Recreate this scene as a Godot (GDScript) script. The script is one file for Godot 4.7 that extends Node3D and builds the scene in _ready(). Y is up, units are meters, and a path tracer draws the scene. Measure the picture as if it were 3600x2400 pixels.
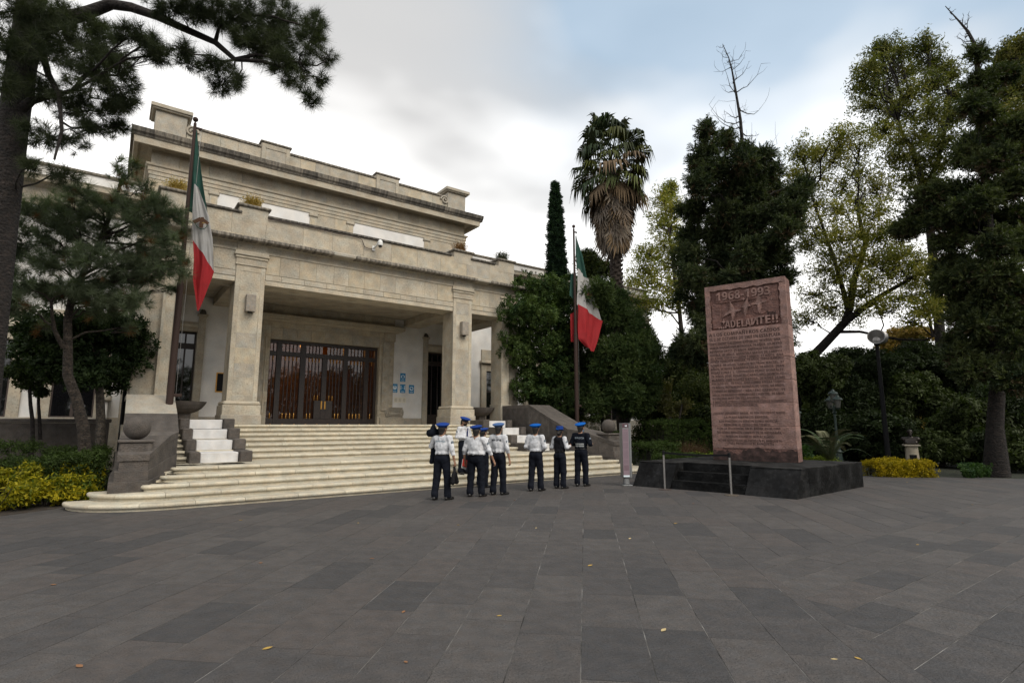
extends Node3D
# A stone palace with a columned portico and wide stair on a dark stone plaza, a line of guards, a pink inscribed slab on a black plinth, park trees around.

var rng := RandomNumberGenerator.new()
var mt := {}
var tx := {}
var taken := {}
var boxes := {}
const MX := 16.0      # the portico mirrors about x = MX / 2


# ---------- naming ----------
func numbered(n: String) -> String:
	taken[n] = taken.get(n, -1) + 1
	return n if taken[n] == 0 else "%s_%03d" % [n, taken[n]]


func tag(o: Node, label: String, category: String, group := "", kind := "") -> void:
	if label: o.set_meta("label", label)
	if category: o.set_meta("category", category)
	if group: o.set_meta("group", group)
	if kind: o.set_meta("kind", kind)


func thing(called: String, label: String, category: String, at := Vector3.ZERO, turn := 0.0, group := "") -> Node3D:
	var o := Node3D.new()
	o.name = numbered(called)
	add_child(o)
	o.position = at
	o.rotation.y = turn
	tag(o, label, category, group)
	return o


func part(called: String, mesh: Mesh, mat: Material, parent: Node, at := Vector3.ZERO, rot := Vector3.ZERO) -> MeshInstance3D:
	var o := MeshInstance3D.new()
	o.name = numbered(called) if parent == self else called
	o.mesh = mesh
	o.material_override = mat
	parent.add_child(o, true)
	o.position = at
	o.rotation = rot
	return o


func struct(called: String, mesh: Mesh, mat: Material, at := Vector3.ZERO) -> MeshInstance3D:
	var o := part(called, mesh, mat, self, at)
	o.set_meta("kind", "structure")
	return o


# ---------- mesh building ----------
class MB:
	var st := SurfaceTool.new()
	var used := 0
	func _init(smooth := false) -> void:
		st.begin(Mesh.PRIMITIVE_TRIANGLES)
		st.set_smooth_group(0 if smooth else -1)
	func tri(a: Vector3, b: Vector3, c: Vector3) -> void:
		st.add_vertex(a); st.add_vertex(b); st.add_vertex(c)
		used += 1
	func quad(a: Vector3, b: Vector3, c: Vector3, d: Vector3) -> void:
		tri(a, b, c); tri(a, c, d)
	func tri_n(a: Vector3, b: Vector3, c: Vector3, n: Vector3) -> void:
		if (a - c).cross(a - b).dot(n) >= 0.0: tri(a, b, c)
		else: tri(a, c, b)
	func quad_n(a: Vector3, b: Vector3, c: Vector3, d: Vector3, n: Vector3) -> void:
		tri_n(a, b, c, n); tri_n(a, c, d, n)
	func box(lo: Vector3, hi: Vector3) -> void:
		var p := []
		for i in 8: p.append(Vector3(hi.x if i & 1 else lo.x, hi.y if i & 2 else lo.y, hi.z if i & 4 else lo.z))
		quad_n(p[0], p[1], p[3], p[2], Vector3(0, 0, -1)); quad_n(p[4], p[5], p[7], p[6], Vector3(0, 0, 1))
		quad_n(p[0], p[1], p[5], p[4], Vector3(0, -1, 0)); quad_n(p[2], p[3], p[7], p[6], Vector3(0, 1, 0))
		quad_n(p[0], p[2], p[6], p[4], Vector3(-1, 0, 0)); quad_n(p[1], p[3], p[7], p[5], Vector3(1, 0, 0))
	# eight corners, bottom four then top four, each in order round
	func hexa(b: Array, t: Array) -> void:
		var c := Vector3.ZERO
		for i in 4: c += (b[i] + t[i]) / 8.0
		for f in [[b[0], b[1], b[2], b[3]], [t[0], t[1], t[2], t[3]], [b[0], b[1], t[1], t[0]], [b[1], b[2], t[2], t[1]], [b[2], b[3], t[3], t[2]], [b[3], b[0], t[0], t[3]]]:
			quad_n(f[0], f[1], f[2], f[3], (f[0] + f[1] + f[2] + f[3]) / 4.0 - c)
	# a polygon in x, y pushed from z0 to z1
	func prism(poly: PackedVector2Array, z0: float, z1: float) -> void:
		var ix := Geometry2D.triangulate_polygon(poly)
		for k in range(0, ix.size(), 3):
			var a := poly[ix[k]]; var b := poly[ix[k + 1]]; var c := poly[ix[k + 2]]
			tri_n(Vector3(a.x, a.y, z1), Vector3(b.x, b.y, z1), Vector3(c.x, c.y, z1), Vector3(0, 0, z1 - z0))
			tri_n(Vector3(a.x, a.y, z0), Vector3(b.x, b.y, z0), Vector3(c.x, c.y, z0), Vector3(0, 0, z0 - z1))
		var s := 1.0 if Geometry2D.is_polygon_clockwise(poly) else -1.0
		for i in poly.size():
			var a := poly[i]; var b := poly[(i + 1) % poly.size()]
			var e := (b - a)
			quad_n(Vector3(a.x, a.y, z0), Vector3(b.x, b.y, z0), Vector3(b.x, b.y, z1), Vector3(a.x, a.y, z1), Vector3(-e.y, e.x, 0) * s)
	func done() -> ArrayMesh:
		st.generate_normals()
		st.index()
		return st.commit()


# tubes with shared rings and smooth normals
class TB:
	var V := PackedVector3Array()
	var N := PackedVector3Array()
	var I := PackedInt32Array()
	func tube(pts: Array, radii: Array, seg: int, cap := false) -> void:
		var n := pts.size()
		var t0: Vector3 = (pts[1] - pts[0]).normalized()
		var nx: Vector3 = t0.cross(Vector3.UP if absf(t0.y) < 0.9 else Vector3.RIGHT).normalized()
		var start := V.size()
		for i in n:
			var t: Vector3 = (pts[mini(i + 1, n - 1)] - pts[maxi(i - 1, 0)]).normalized()
			nx = (nx - t * nx.dot(t)).normalized()
			var b := t.cross(nx)
			for j in seg:
				var a := TAU * j / seg
				var d := nx * cos(a) + b * sin(a)
				V.append(pts[i] + d * radii[i]); N.append(d)
		for i in n - 1:
			for j in seg:
				var p := start + i * seg + j
				var q := start + i * seg + (j + 1) % seg
				I.append_array(PackedInt32Array([p, p + seg, q + seg, p, q + seg, q]))
		if cap:
			for e in [0, n - 1]:
				var c := V.size()
				var t: Vector3 = (pts[e] - pts[1 if e == 0 else n - 2]).normalized()
				V.append(pts[e]); N.append(t)
				for j in seg:
					V.append(V[start + e * seg + j]); N.append(t)
				for j in seg:
					var x := c + 1 + j; var y := c + 1 + (j + 1) % seg
					I.append_array(PackedInt32Array([c, y, x] if e else [c, x, y]))
	# profile of (radius, height) from the bottom up, round a vertical axis
	func lathe(prof: Array, seg: int, at := Vector3.ZERO, sx := 1.0, sz := 1.0) -> void:
		for i in prof.size() - 1:
			var p: Vector2 = prof[i]; var q: Vector2 = prof[i + 1]
			var e := q - p
			var m := Vector2(e.y, -e.x).normalized()
			var s := V.size()
			for j in seg + 1:
				var a := TAU * j / seg
				var d := Vector3(sin(a), 0, cos(a))
				for k in [p, q]:
					V.append(at + Vector3(d.x * k.x * sx, k.y, d.z * k.x * sz))
					N.append(Vector3(d.x * m.x / sx, m.y, d.z * m.x / sz).normalized())
			for j in seg:
				var o := s + j * 2
				I.append_array(PackedInt32Array([o, o + 1, o + 3, o, o + 3, o + 2]))
	func done() -> ArrayMesh:
		var a := []
		a.resize(Mesh.ARRAY_MAX)
		a[Mesh.ARRAY_VERTEX] = V; a[Mesh.ARRAY_NORMAL] = N; a[Mesh.ARRAY_INDEX] = I
		var m := ArrayMesh.new()
		if V.size(): m.add_surface_from_arrays(Mesh.PRIMITIVE_TRIANGLES, a)
		return m


func tube(pts: Array, radii: Array, seg := 10, cap := true) -> ArrayMesh:
	var t := TB.new()
	t.tube(pts, radii, seg, cap)
	return t.done()


func lathe(prof: Array, seg := 24, sx := 1.0, sz := 1.0) -> ArrayMesh:
	var t := TB.new()
	t.lathe(prof, seg, Vector3.ZERO, sx, sz)
	return t.done()


# a box about the origin with bevelled edges, one mesh for each size
func cbox(size: Vector3, ch := 0.006) -> ArrayMesh:
	var key := "%.3f %.3f %.3f %.3f" % [size.x, size.y, size.z, ch]
	if boxes.has(key): return boxes[key]
	var h := size / 2.0
	ch = minf(ch, minf(h.x, minf(h.y, h.z)) * 0.6)
	var m := MB.new()
	var c := {}
	for i in 8:
		var s := Vector3(1 if i & 1 else -1, 1 if i & 2 else -1, 1 if i & 4 else -1)
		for ax in 3:
			var v := s * (h - Vector3.ONE * ch)
			v[ax] = s[ax] * h[ax]
			c[i * 3 + ax] = v
		m.tri_n(c[i * 3], c[i * 3 + 1], c[i * 3 + 2], s)
	for ax in 3:
		var u := (ax + 1) % 3; var w := (ax + 2) % 3
		for sg in 2:
			var q := []
			for k in [0, 1, 3, 2]: q.append((sg << ax) | ((k & 1) << u) | ((k >> 1) << w))
			var n := Vector3.ZERO
			n[ax] = 1 if sg else -1
			m.quad_n(c[q[0] * 3 + ax], c[q[1] * 3 + ax], c[q[2] * 3 + ax], c[q[3] * 3 + ax], n)
		for k in 4:
			var i0 := ((k & 1) << u) | ((k >> 1) << w)
			var i1 := i0 | (1 << ax)
			m.quad_n(c[i0 * 3 + u], c[i1 * 3 + u], c[i1 * 3 + w], c[i0 * 3 + w], c[i0 * 3 + u] + c[i1 * 3 + w])
	boxes[key] = m.done()
	return boxes[key]


func bx(called: String, x0: float, x1: float, y0: float, y1: float, z0: float, z1: float, mat: Material, parent: Node, ch := 0.008) -> MeshInstance3D:
	var lo := Vector3(minf(x0, x1), minf(y0, y1), minf(z0, z1))
	var hi := Vector3(maxf(x0, x1), maxf(y0, y1), maxf(z0, z1))
	return part(called, cbox(hi - lo, ch), mat, parent, (lo + hi) / 2.0)


# a wall face laid in courses of blocks: each block is a mesh of its own
func courses(called: String, parent: Node, x0: float, x1: float, y0: float, y1: float, zb: float, zf: float, bw: float, bh: float, mats: Array, joint := 0.005) -> void:
	var rows := maxi(1, roundi((y1 - y0) / bh))
	var rh := (y1 - y0) / rows
	for r in rows:
		var n := maxi(1, roundi((x1 - x0) / bw))
		var w := (x1 - x0) / n
		var cuts := [x0]
		if n > 1:
			for k in range(1, n): cuts.append(x0 + (k + (0.25 if r % 2 else -0.25) + rng.randf_range(-0.07, 0.07)) * w)
		cuts.append(x1)
		for k in cuts.size() - 1:
			var wd := snappedf(cuts[k + 1] - cuts[k] - joint, 0.01)
			var o := part(called, cbox(Vector3(wd, rh - joint, absf(zf - zb)), 0.004), mats[rng.randi() % mats.size()], parent)
			o.position = Vector3((cuts[k] + cuts[k + 1]) / 2.0, y0 + (r + 0.5) * rh, (zb + zf) / 2.0 + rng.randf_range(-0.002, 0.002))


# ---------- textures and materials ----------
func noise_bytes(n: int, sd: int, freq: float, oct: int, kind := FastNoiseLite.TYPE_SIMPLEX_SMOOTH) -> PackedByteArray:
	var f := FastNoiseLite.new()
	f.seed = sd; f.frequency = freq; f.noise_type = kind
	f.fractal_octaves = oct
	return f.get_seamless_image(n, n).get_data()


func lin(r: float, g: float, b: float) -> Color:
	return Color(r, g, b).linear_to_srgb()


# coarse patches, fine grain, dark pits, pale flecks; slightly warm or cool from patch to patch
func make_tex(n: int, sd: int, cf: float, coarse: float, ff: float, fine: float, pits: float, flecks: float, hue := 0.06, stretch := 1, pf := 1.7) -> ImageTexture:
	var a := noise_bytes(n, sd, cf, 4)
	var b := noise_bytes(n, sd + 7, ff, 3)
	var c := noise_bytes(n, sd + 13, ff * pf, 1)
	var h := noise_bytes(n, sd + 21, cf * 1.6, 3)
	var out := PackedByteArray()
	out.resize(n * n * 3)
	for i in n * n:
		var j := i
		if stretch > 1:
			var yy := i / n
			j = (yy / stretch) * n + i % n
		var v := 1.0 - coarse * (1.0 - a[j] / 255.0) - fine * (1.0 - b[j] / 255.0)
		var p := c[i] / 255.0
		if p < 0.22: v *= 1.0 - pits * minf(1.0, (0.22 - p) * 9.0)
		elif p > 0.80: v += flecks * minf(1.0, (p - 0.80) * 9.0)
		var w := (h[j] / 255.0 - 0.5) * hue
		out[i * 3] = clampi(int(255.0 * v * (1.0 + w)), 0, 255)
		out[i * 3 + 1] = clampi(int(255.0 * v), 0, 255)
		out[i * 3 + 2] = clampi(int(255.0 * v * (1.0 - w)), 0, 255)
	var im := Image.create_from_data(n, n, false, Image.FORMAT_RGB8, out)
	im.generate_mipmaps()
	return ImageTexture.create_from_image(im)


func make_normal(n: int, sd: int, freq: float, oct: int, strength: float) -> ImageTexture:
	var im := Image.create_from_data(n, n, false, Image.FORMAT_L8, noise_bytes(n, sd, freq, oct))
	im.convert(Image.FORMAT_RGBA8)
	im.bump_map_to_normal_map(strength)
	return ImageTexture.create_from_image(im)


func mat(key: String, col: Color, rough := 0.85, tex = null, scale := 0.5, nrm = null, ns := 0.6) -> StandardMaterial3D:
	var m := StandardMaterial3D.new()
	m.resource_name = key
	m.albedo_color = col
	m.roughness = rough
	if tex != null or nrm != null:
		m.uv1_triplanar = true
		m.uv1_world_triplanar = true
		m.uv1_scale = Vector3.ONE * scale
	if tex != null: m.albedo_texture = tex
	if nrm != null:
		m.normal_enabled = true
		m.normal_texture = nrm
		m.normal_scale = ns
	mt[key] = m
	return m


func make_materials() -> void:
	tx.stone = make_tex(512, 11, 0.006, 0.16, 0.05, 0.10, 0.14, 0.03)
	tx.old = make_tex(512, 31, 0.010, 0.55, 0.07, 0.30, 0.4, 0.06, 0.05)
	tx.pave = make_tex(1024, 51, 0.006, 0.15, 0.20, 0.24, 0.45, 0.22, 0.05, 1, 0.55)
	tx.grout = make_tex(512, 181, 0.012, 0.75, 0.05, 0.20, 0.0, 0.0, 0.03)
	tx.streak = make_tex(512, 161, 0.02, 0.50, 0.06, 0.22, 0.3, 0.05, 0.05, 7)
	tx.basalt = make_tex(512, 171, 0.008, 0.24, 0.09, 0.22, 0.3, 0.06, 0.05)
	tx.plaster = make_tex(512, 71, 0.006, 0.10, 0.10, 0.05, 0.0, 0.0, 0.02)
	tx.bark = make_tex(512, 91, 0.012, 0.45, 0.04, 0.45, 0.6, 0.0, 0.10)
	tx.wood = make_tex(256, 101, 0.02, 0.35, 0.08, 0.25, 0.0, 0.0, 0.10)
	tx.cloth = make_tex(256, 111, 0.01, 0.12, 0.2, 0.10, 0.0, 0.0, 0.02)
	tx.soil = make_tex(512, 121, 0.012, 0.45, 0.12, 0.45, 0.5, 0.25, 0.16)
	tx.black = make_tex(512, 131, 0.006, 0.5, 0.03, 0.30, 0.0, 0.25, 0.03)
	tx.n_fine = make_normal(512, 201, 0.06, 4, 6.0)
	tx.n_bark = make_normal(512, 211, 0.03, 4, 14.0)
	tx.n_cloth = make_normal(256, 221, 0.02, 3, 10.0)
	var tints := [[0.50, 0.445, 0.350], [0.46, 0.41, 0.325], [0.54, 0.48, 0.375], [0.44, 0.40, 0.33], [0.52, 0.45, 0.335]]
	mt.ashlar = []
	for k in tints.size():
		mt.ashlar.append(mat("ashlar_%d" % k, lin(tints[k][0], tints[k][1], tints[k][2]), 0.9, tx.stone, 0.35 + 0.05 * k, tx.n_fine, 0.2))
	mat("stone", lin(0.50, 0.445, 0.35), 0.9, tx.stone, 0.4, tx.n_fine, 0.35)
	mat("weathered", lin(0.25, 0.225, 0.19), 0.95, tx.streak, 0.7, tx.n_fine, 0.8)
	mat("coping", lin(0.44, 0.39, 0.32), 0.95, tx.streak, 0.8, tx.n_fine, 0.6)
	mat("rough_stone", lin(0.36, 0.32, 0.27), 0.95, tx.stone, 1.6, tx.n_fine, 0.6)
	mat("plaster", lin(0.72, 0.705, 0.68), 0.9, tx.plaster, 0.3)
	mt.step = []
	for k in 4:
		var f: float = [1.0, 0.90, 1.06, 0.95][k]
		mt.step.append(mat("step_%d" % k, lin(0.60 * f, 0.545 * f, 0.425 * f), 0.8, tx.stone, 0.5 + 0.1 * k, tx.n_fine, 0.4))
	mat("riser", lin(0.60, 0.545, 0.425), 0.9, tx.stone, 0.7)
	mt.dark = []
	for k in 3:
		var f: float = [1.0, 0.85, 1.12][k]
		mt.dark.append(mat("dark_stone_%d" % k, lin(0.145 * f, 0.124 * f, 0.108 * f), 0.9, tx.basalt, 0.7 + 0.1 * k, tx.n_fine, 0.8))
	mat("mortar", lin(0.42, 0.40, 0.37), 0.95, tx.plaster, 1.0)
	mat("whitewash", lin(0.66, 0.65, 0.64), 0.85, tx.plaster, 0.8, tx.n_fine, 0.5)
	mt.pave = []
	var pv := [[0.086, 0.077, 0.073], [0.076, 0.069, 0.067], [0.097, 0.087, 0.082], [0.081, 0.073, 0.070], [0.093, 0.080, 0.074], [0.062, 0.058, 0.058]]
	for k in pv.size():
		mt.pave.append(mat("paving_%d" % k, lin(pv[k][0], pv[k][1], pv[k][2]), 0.72, tx.pave, 0.55 + 0.03 * k, tx.n_fine, 0.35))
	mat("joint", lin(0.40, 0.38, 0.355), 0.95, tx.grout, 0.22)
	mat("soil", lin(0.10, 0.072, 0.05), 1.0, tx.soil, 0.6, tx.n_bark, 0.6)
	mat("lawn", lin(0.05, 0.06, 0.025), 1.0, tx.soil, 0.4, tx.n_bark, 0.6)
	mat("dark_wood", lin(0.040, 0.024, 0.019), 0.45, tx.wood, 1.2)
	mat("brass", lin(0.55, 0.30, 0.08), 0.35)
	mt.brass.metallic = 0.9
	mat("iron", lin(0.05, 0.035, 0.03), 0.55)
	mat("black", lin(0.012, 0.012, 0.013), 0.6).metallic_specular = 0.2
	mat("pole", lin(0.042, 0.028, 0.024), 0.5).metallic_specular = 0.2
	mat("steel", lin(0.30, 0.29, 0.28), 0.38)
	mt.steel.metallic = 0.8
	mat("alu", lin(0.20, 0.205, 0.21), 0.5)
	mt.alu.metallic = 0.4
	mat("amber", lin(0.42, 0.19, 0.045), 0.6, tx.wood, 0.6)
	mat("bark", lin(0.11, 0.085, 0.066), 1.0, tx.bark, 0.9, tx.n_bark, 1.2)
	mat("bark_dark", lin(0.048, 0.037, 0.032), 1.0, tx.bark, 0.8, tx.n_bark, 1.2)
	mat("bark_pale", lin(0.22, 0.185, 0.15), 1.0, tx.bark, 0.9, tx.n_bark, 0.8)
	var g := mat("glass", lin(0.02, 0.02, 0.02), 0.02)
	g.transparency = BaseMaterial3D.TRANSPARENCY_ALPHA
	g.albedo_color.a = 0.25
	g.metallic_specular = 0.5
	mat("dark_glass", lin(0.006, 0.006, 0.007), 0.03)
	mt.dark_glass.metallic_specular = 0.8
	for l in [["leaf", 0.55], ["needle", 0.6], ["frond", 0.5]]:
		var m := mat(l[0], Color.WHITE, l[1])
		m.vertex_color_use_as_albedo = true
		m.cull_mode = BaseMaterial3D.CULL_DISABLED
		m.metallic_specular = 0.25
		m.backlight_enabled = true
		m.backlight = Color(0.72, 0.80, 0.36)


# ---------- sky, camera, light ----------
func make_sky() -> ImageTexture:
	var w := 768
	var h := 384
	var f := FastNoiseLite.new()
	f.seed = 5; f.frequency = 1.1; f.fractal_octaves = 5; f.fractal_gain = 0.5
	var f2 := FastNoiseLite.new()
	f2.seed = 17; f2.frequency = 0.8; f2.fractal_octaves = 4
	# broken cloud all round: grey undersides and thin blue gaps (azimuth, elevation, size in degrees)
	var grey := [[30, 40, 19], [5, 62, 20], [100, 50, 22], [165, 40, 20], [230, 45, 24], [300, 42, 20]]
	var blue := [[57, 38, 14], [86, 36, 11], [130, 55, 18], [200, 60, 18], [265, 48, 15], [330, 58, 16]]
	var towards := func(k: Array) -> Vector3: return Vector3(sin(deg_to_rad(k[0])) * cos(deg_to_rad(k[1])), sin(deg_to_rad(k[1])), -cos(deg_to_rad(k[0])) * cos(deg_to_rad(k[1])))
	var gd := grey.map(towards)
	var bd := blue.map(towards)
	var im := Image.create(w, h, false, Image.FORMAT_RGBF)
	for y in h:
		var el := (0.5 - (y + 0.5) / h) * PI
		for x in w:
			var az := (x + 0.5) / w * TAU
			if el < -0.05:
				im.set_pixel(x, y, Color(0.16, 0.15, 0.14))
				continue
			var d := Vector3(sin(az) * cos(el), sin(el), -cos(az) * cos(el))
			var q := Vector3(d.x * 0.8 + d.y * 0.5, d.y * 2.6, d.z * 1.3) * 1.5
			var n := f.get_noise_3dv(q)
			var m := f2.get_noise_3dv(q * 1.3)
			var gr := 0.0
			var bl := 0.0
			for k in grey.size():
				var t: float = rad_to_deg(acos(clampf(d.dot(gd[k]), -1.0, 1.0))) / grey[k][2]
				if t < 2.5: gr += exp(-t * t)
				t = rad_to_deg(acos(clampf(d.dot(bd[k]), -1.0, 1.0))) / blue[k][2]
				if t < 2.5: bl += exp(-t * t)
			gr = clampf(gr * (0.85 + n * 1.1) + maxf(0.0, n - 0.12) * 0.5, 0.0, 1.0)
			bl = clampf(bl * (1.05 + m * 1.2), 0.0, 0.8)
			# bright haze low in the sky, greyer cloud higher up
			var c := Color(0.66, 0.655, 0.65).lerp(Color(0.98, 0.965, 0.94), 0.5 + 0.5 * cos(az)).lerp(Color(0.60, 0.597, 0.592), smoothstep(0.2, 0.9, el + n * 0.25)).lerp(Color(0.33, 0.327, 0.325), gr * 0.82)
			c = c.lerp(Color(0.22, 0.31, 0.41), bl)
			im.set_pixel(x, y, c)
	return ImageTexture.create_from_image(im)


func make_view() -> void:
	var cam := Camera3D.new()
	cam.name = "camera"
	cam.position = Vector3(0, 1.70, 0)
	cam.rotation_degrees = Vector3(8.548, -36.148, 0)
	cam.fov = 63.584
	cam.near = 0.1
	cam.far = 800.0
	add_child(cam)
	cam.current = true
	var e := Environment.new()
	e.background_mode = Environment.BG_SKY
	e.sky = Sky.new()
	var s := PanoramaSkyMaterial.new()
	s.panorama = make_sky()
	e.sky.sky_material = s
	e.tonemap_mode = Environment.TONE_MAPPER_LINEAR
	e.tonemap_exposure = 1.8
	e.sdfgi_enabled = true
	e.ssao_enabled = true
	e.ssil_enabled = true
	var we := WorldEnvironment.new()
	we.name = "environment"
	we.environment = e
	add_child(we)
	var sun := DirectionalLight3D.new()
	sun.name = "sun"
	sun.light_energy = 0.6
	sun.light_color = Color(1.0, 0.965, 0.91)
	sun.light_angular_distance = 45.0
	sun.shadow_enabled = true
	add_child(sun)
	sun.look_at_from_position(Vector3(2, 17, 16), Vector3.ZERO)


# ---------- ground and paving ----------
func make_ground() -> void:
	var m := MB.new()
	m.quad_n(Vector3(-300, 0, -400), Vector3(400, 0, -400), Vector3(400, 0, 300), Vector3(-300, 0, 300), Vector3.UP)
	struct("ground", m.done(), mt.lawn, Vector3(0, -0.06, 0))
	var plaza := PackedVector2Array([Vector2(-14, -12.2), Vector2(-4, -13.75), Vector2(-1.43, -14.23), Vector2(-0.7, -14.75), Vector2(-0.3, -15.5), Vector2(16.4, -15.5), Vector2(17.4, -12.6), Vector2(20.2, -8.6), Vector2(22.25, -6.45), Vector2(23.5, -4.8), Vector2(27, 0), Vector2(28, 9), Vector2(-14, 9)])
	m = MB.new()
	var ix := Geometry2D.triangulate_polygon(plaza)
	for k in range(0, ix.size(), 3):
		var t := []
		for j in 3: t.append(Vector3(plaza[ix[k + j]].x, 0, plaza[ix[k + j]].y))
		m.tri_n(t[0], t[1], t[2], Vector3.UP)
	var bed := struct("plaza", m.done(), mt.joint, Vector3(0, 0.0, 0))
	m = MB.new()
	m.quad_n(Vector3(-30, 0, -30), Vector3(-0.2, 0, -30), Vector3(-0.2, 0, -12), Vector3(-30, 0, -11), Vector3.UP)
	struct("garden_soil", m.done(), mt.soil, Vector3(0, -0.03, 0))
	# slabs: rows at 45 degrees, and rows along x beyond the diagonal seam
	var seam := PackedVector2Array([Vector2(6.56, -3.97), Vector2(60, -3.97), Vector2(60, 40), Vector2(-28.9, 40)])
	var list := []
	var fwd := Vector2(sin(deg_to_rad(36.148)), -cos(deg_to_rad(36.148)))
	for zone in 2:
		var ang := deg_to_rad(43.6 if zone == 0 else 90.0)
		var along := Vector2(sin(ang), -cos(ang))
		var across := Vector2(-along.y, along.x)
		var wide := 0.51 if zone == 0 else 0.415
		var off := -0.57 if zone == 0 else -0.03
		for row in range(-60, 60):
			var s := -40.0 + fmod(absf(row * 0.37), 0.9)
			var rr := RandomNumberGenerator.new()
			rr.seed = 900 + row + zone * 1000
			while s < 40.0:
				var ln := rr.randf_range(0.72, 1.12)
				var o := across * (off + row * wide) + along * s
				s += ln
				var mid := o + along * ln * 0.5 + across * wide * 0.5
				var dist := mid.dot(fwd)
				if dist < 1.0 or absf(mid.dot(Vector2(-fwd.y, fwd.x))) > dist * 1.05 + 1.5 or dist > 34.0: continue
				var g := 0.0045
				var c := 0.0018
				var poly := PackedVector2Array([o + across * g + along * c, o + across * g + along * (ln - c), o + across * (wide - g) + along * (ln - c), o + across * (wide - g) + along * c])
				var cut: Array = [poly]
				var in_b := Geometry2D.intersect_polygons(poly, seam)
				if zone == 0 and in_b.size(): cut = Geometry2D.clip_polygons(poly, seam)
				elif zone == 1: cut = in_b
				for q in cut:
					for z in Geometry2D.intersect_polygons(q, plaza):
						var area := 0.0
						for i in z.size(): area += z[i].cross(z[(i + 1) % z.size()]) * 0.5
						if z.size() < 3 or absf(area) < 0.006: continue
						list.append([mid.length(), z, rr.randi() % mt.pave.size(), rr.randf_range(-0.0008, 0.0008)])
	list.sort_custom(func(a, b): return a[0] < b[0])
	var rest := []
	for k in mt.pave.size(): rest.append(MB.new())
	for i in list.size():
		var z: PackedVector2Array = list[i][1]
		var c := Vector2.ZERO
		for v in z: c += v / z.size()
		var mb: MB = MB.new() if i < 300 else rest[list[i][2]]
		var o := Vector3(c.x, 0, c.y) if i < 300 else Vector3.ZERO
		var up: float = list[i][3]
		for k in z.size():
			var a := Vector3(z[k].x, up, z[k].y) - o
			var b := Vector3(z[(k + 1) % z.size()].x, up, z[(k + 1) % z.size()].y) - o
			mb.quad_n(a, b, b + Vector3(0, -0.03, 0), a + Vector3(0, -0.03, 0), (a + b) / 2.0 - Vector3(c.x, up, c.y) + o)
		var ti := Geometry2D.triangulate_polygon(z)
		for k in range(0, ti.size(), 3):
			var t3 := []
			for j in 3: t3.append(Vector3(z[ti[k + j]].x, up, z[ti[k + j]].y) - o)
			mb.tri_n(t3[0], t3[1], t3[2], Vector3.UP)
		if i < 300: part("paving_slab", mb.done(), mt.pave[list[i][2]], bed, o + Vector3(0, 0.003, 0))
	for k in rest.size():
		var o := part("far_paving", rest[k].done(), mt.pave[k], bed, Vector3(0, 0.003, 0))
		o.set_meta("kind", "stuff")


# ---------- the stair ----------
const RISE := 0.1408
const STEP_Z := [-13.25, -13.72, -14.2, -14.7, -15.25, -17.0, -17.5, -18.0, -18.5, -19.0, -19.5, -20.0]


# front line of step k in plan as points with outward directions, left to right
func step_path(k: int) -> Array:
	var zf: float = STEP_Z[k]
	var left: float = [-0.57, -0.19, 0.72, 1.08, 1.32, 1.5, 1.5, 1.5, 1.5, 1.5, 1.5, 1.5][k]
	var cx: float = [1.3, 1.2, 0.86, 1.2, 1.42, 1.54, 1.54, 1.54, 1.54, 1.54, 1.54, 1.54][k]
	var depth: float = [1.5, 1.25, 0.16, 0.14, 0.12, 0.04, 0.04, 0.04, 0.04, 0.04, 0.04, 0.04][k]
	var p := []
	for j in 13:
		var a := PI / 2.0 * j / 12.0
		p.append(Vector2(cx - (cx - left) * cos(a), zf - depth + depth * sin(a)))
	var out := p.duplicate()
	p.reverse()
	for q in p: out.append(Vector2(MX - q.x, q.y))
	return out


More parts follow.
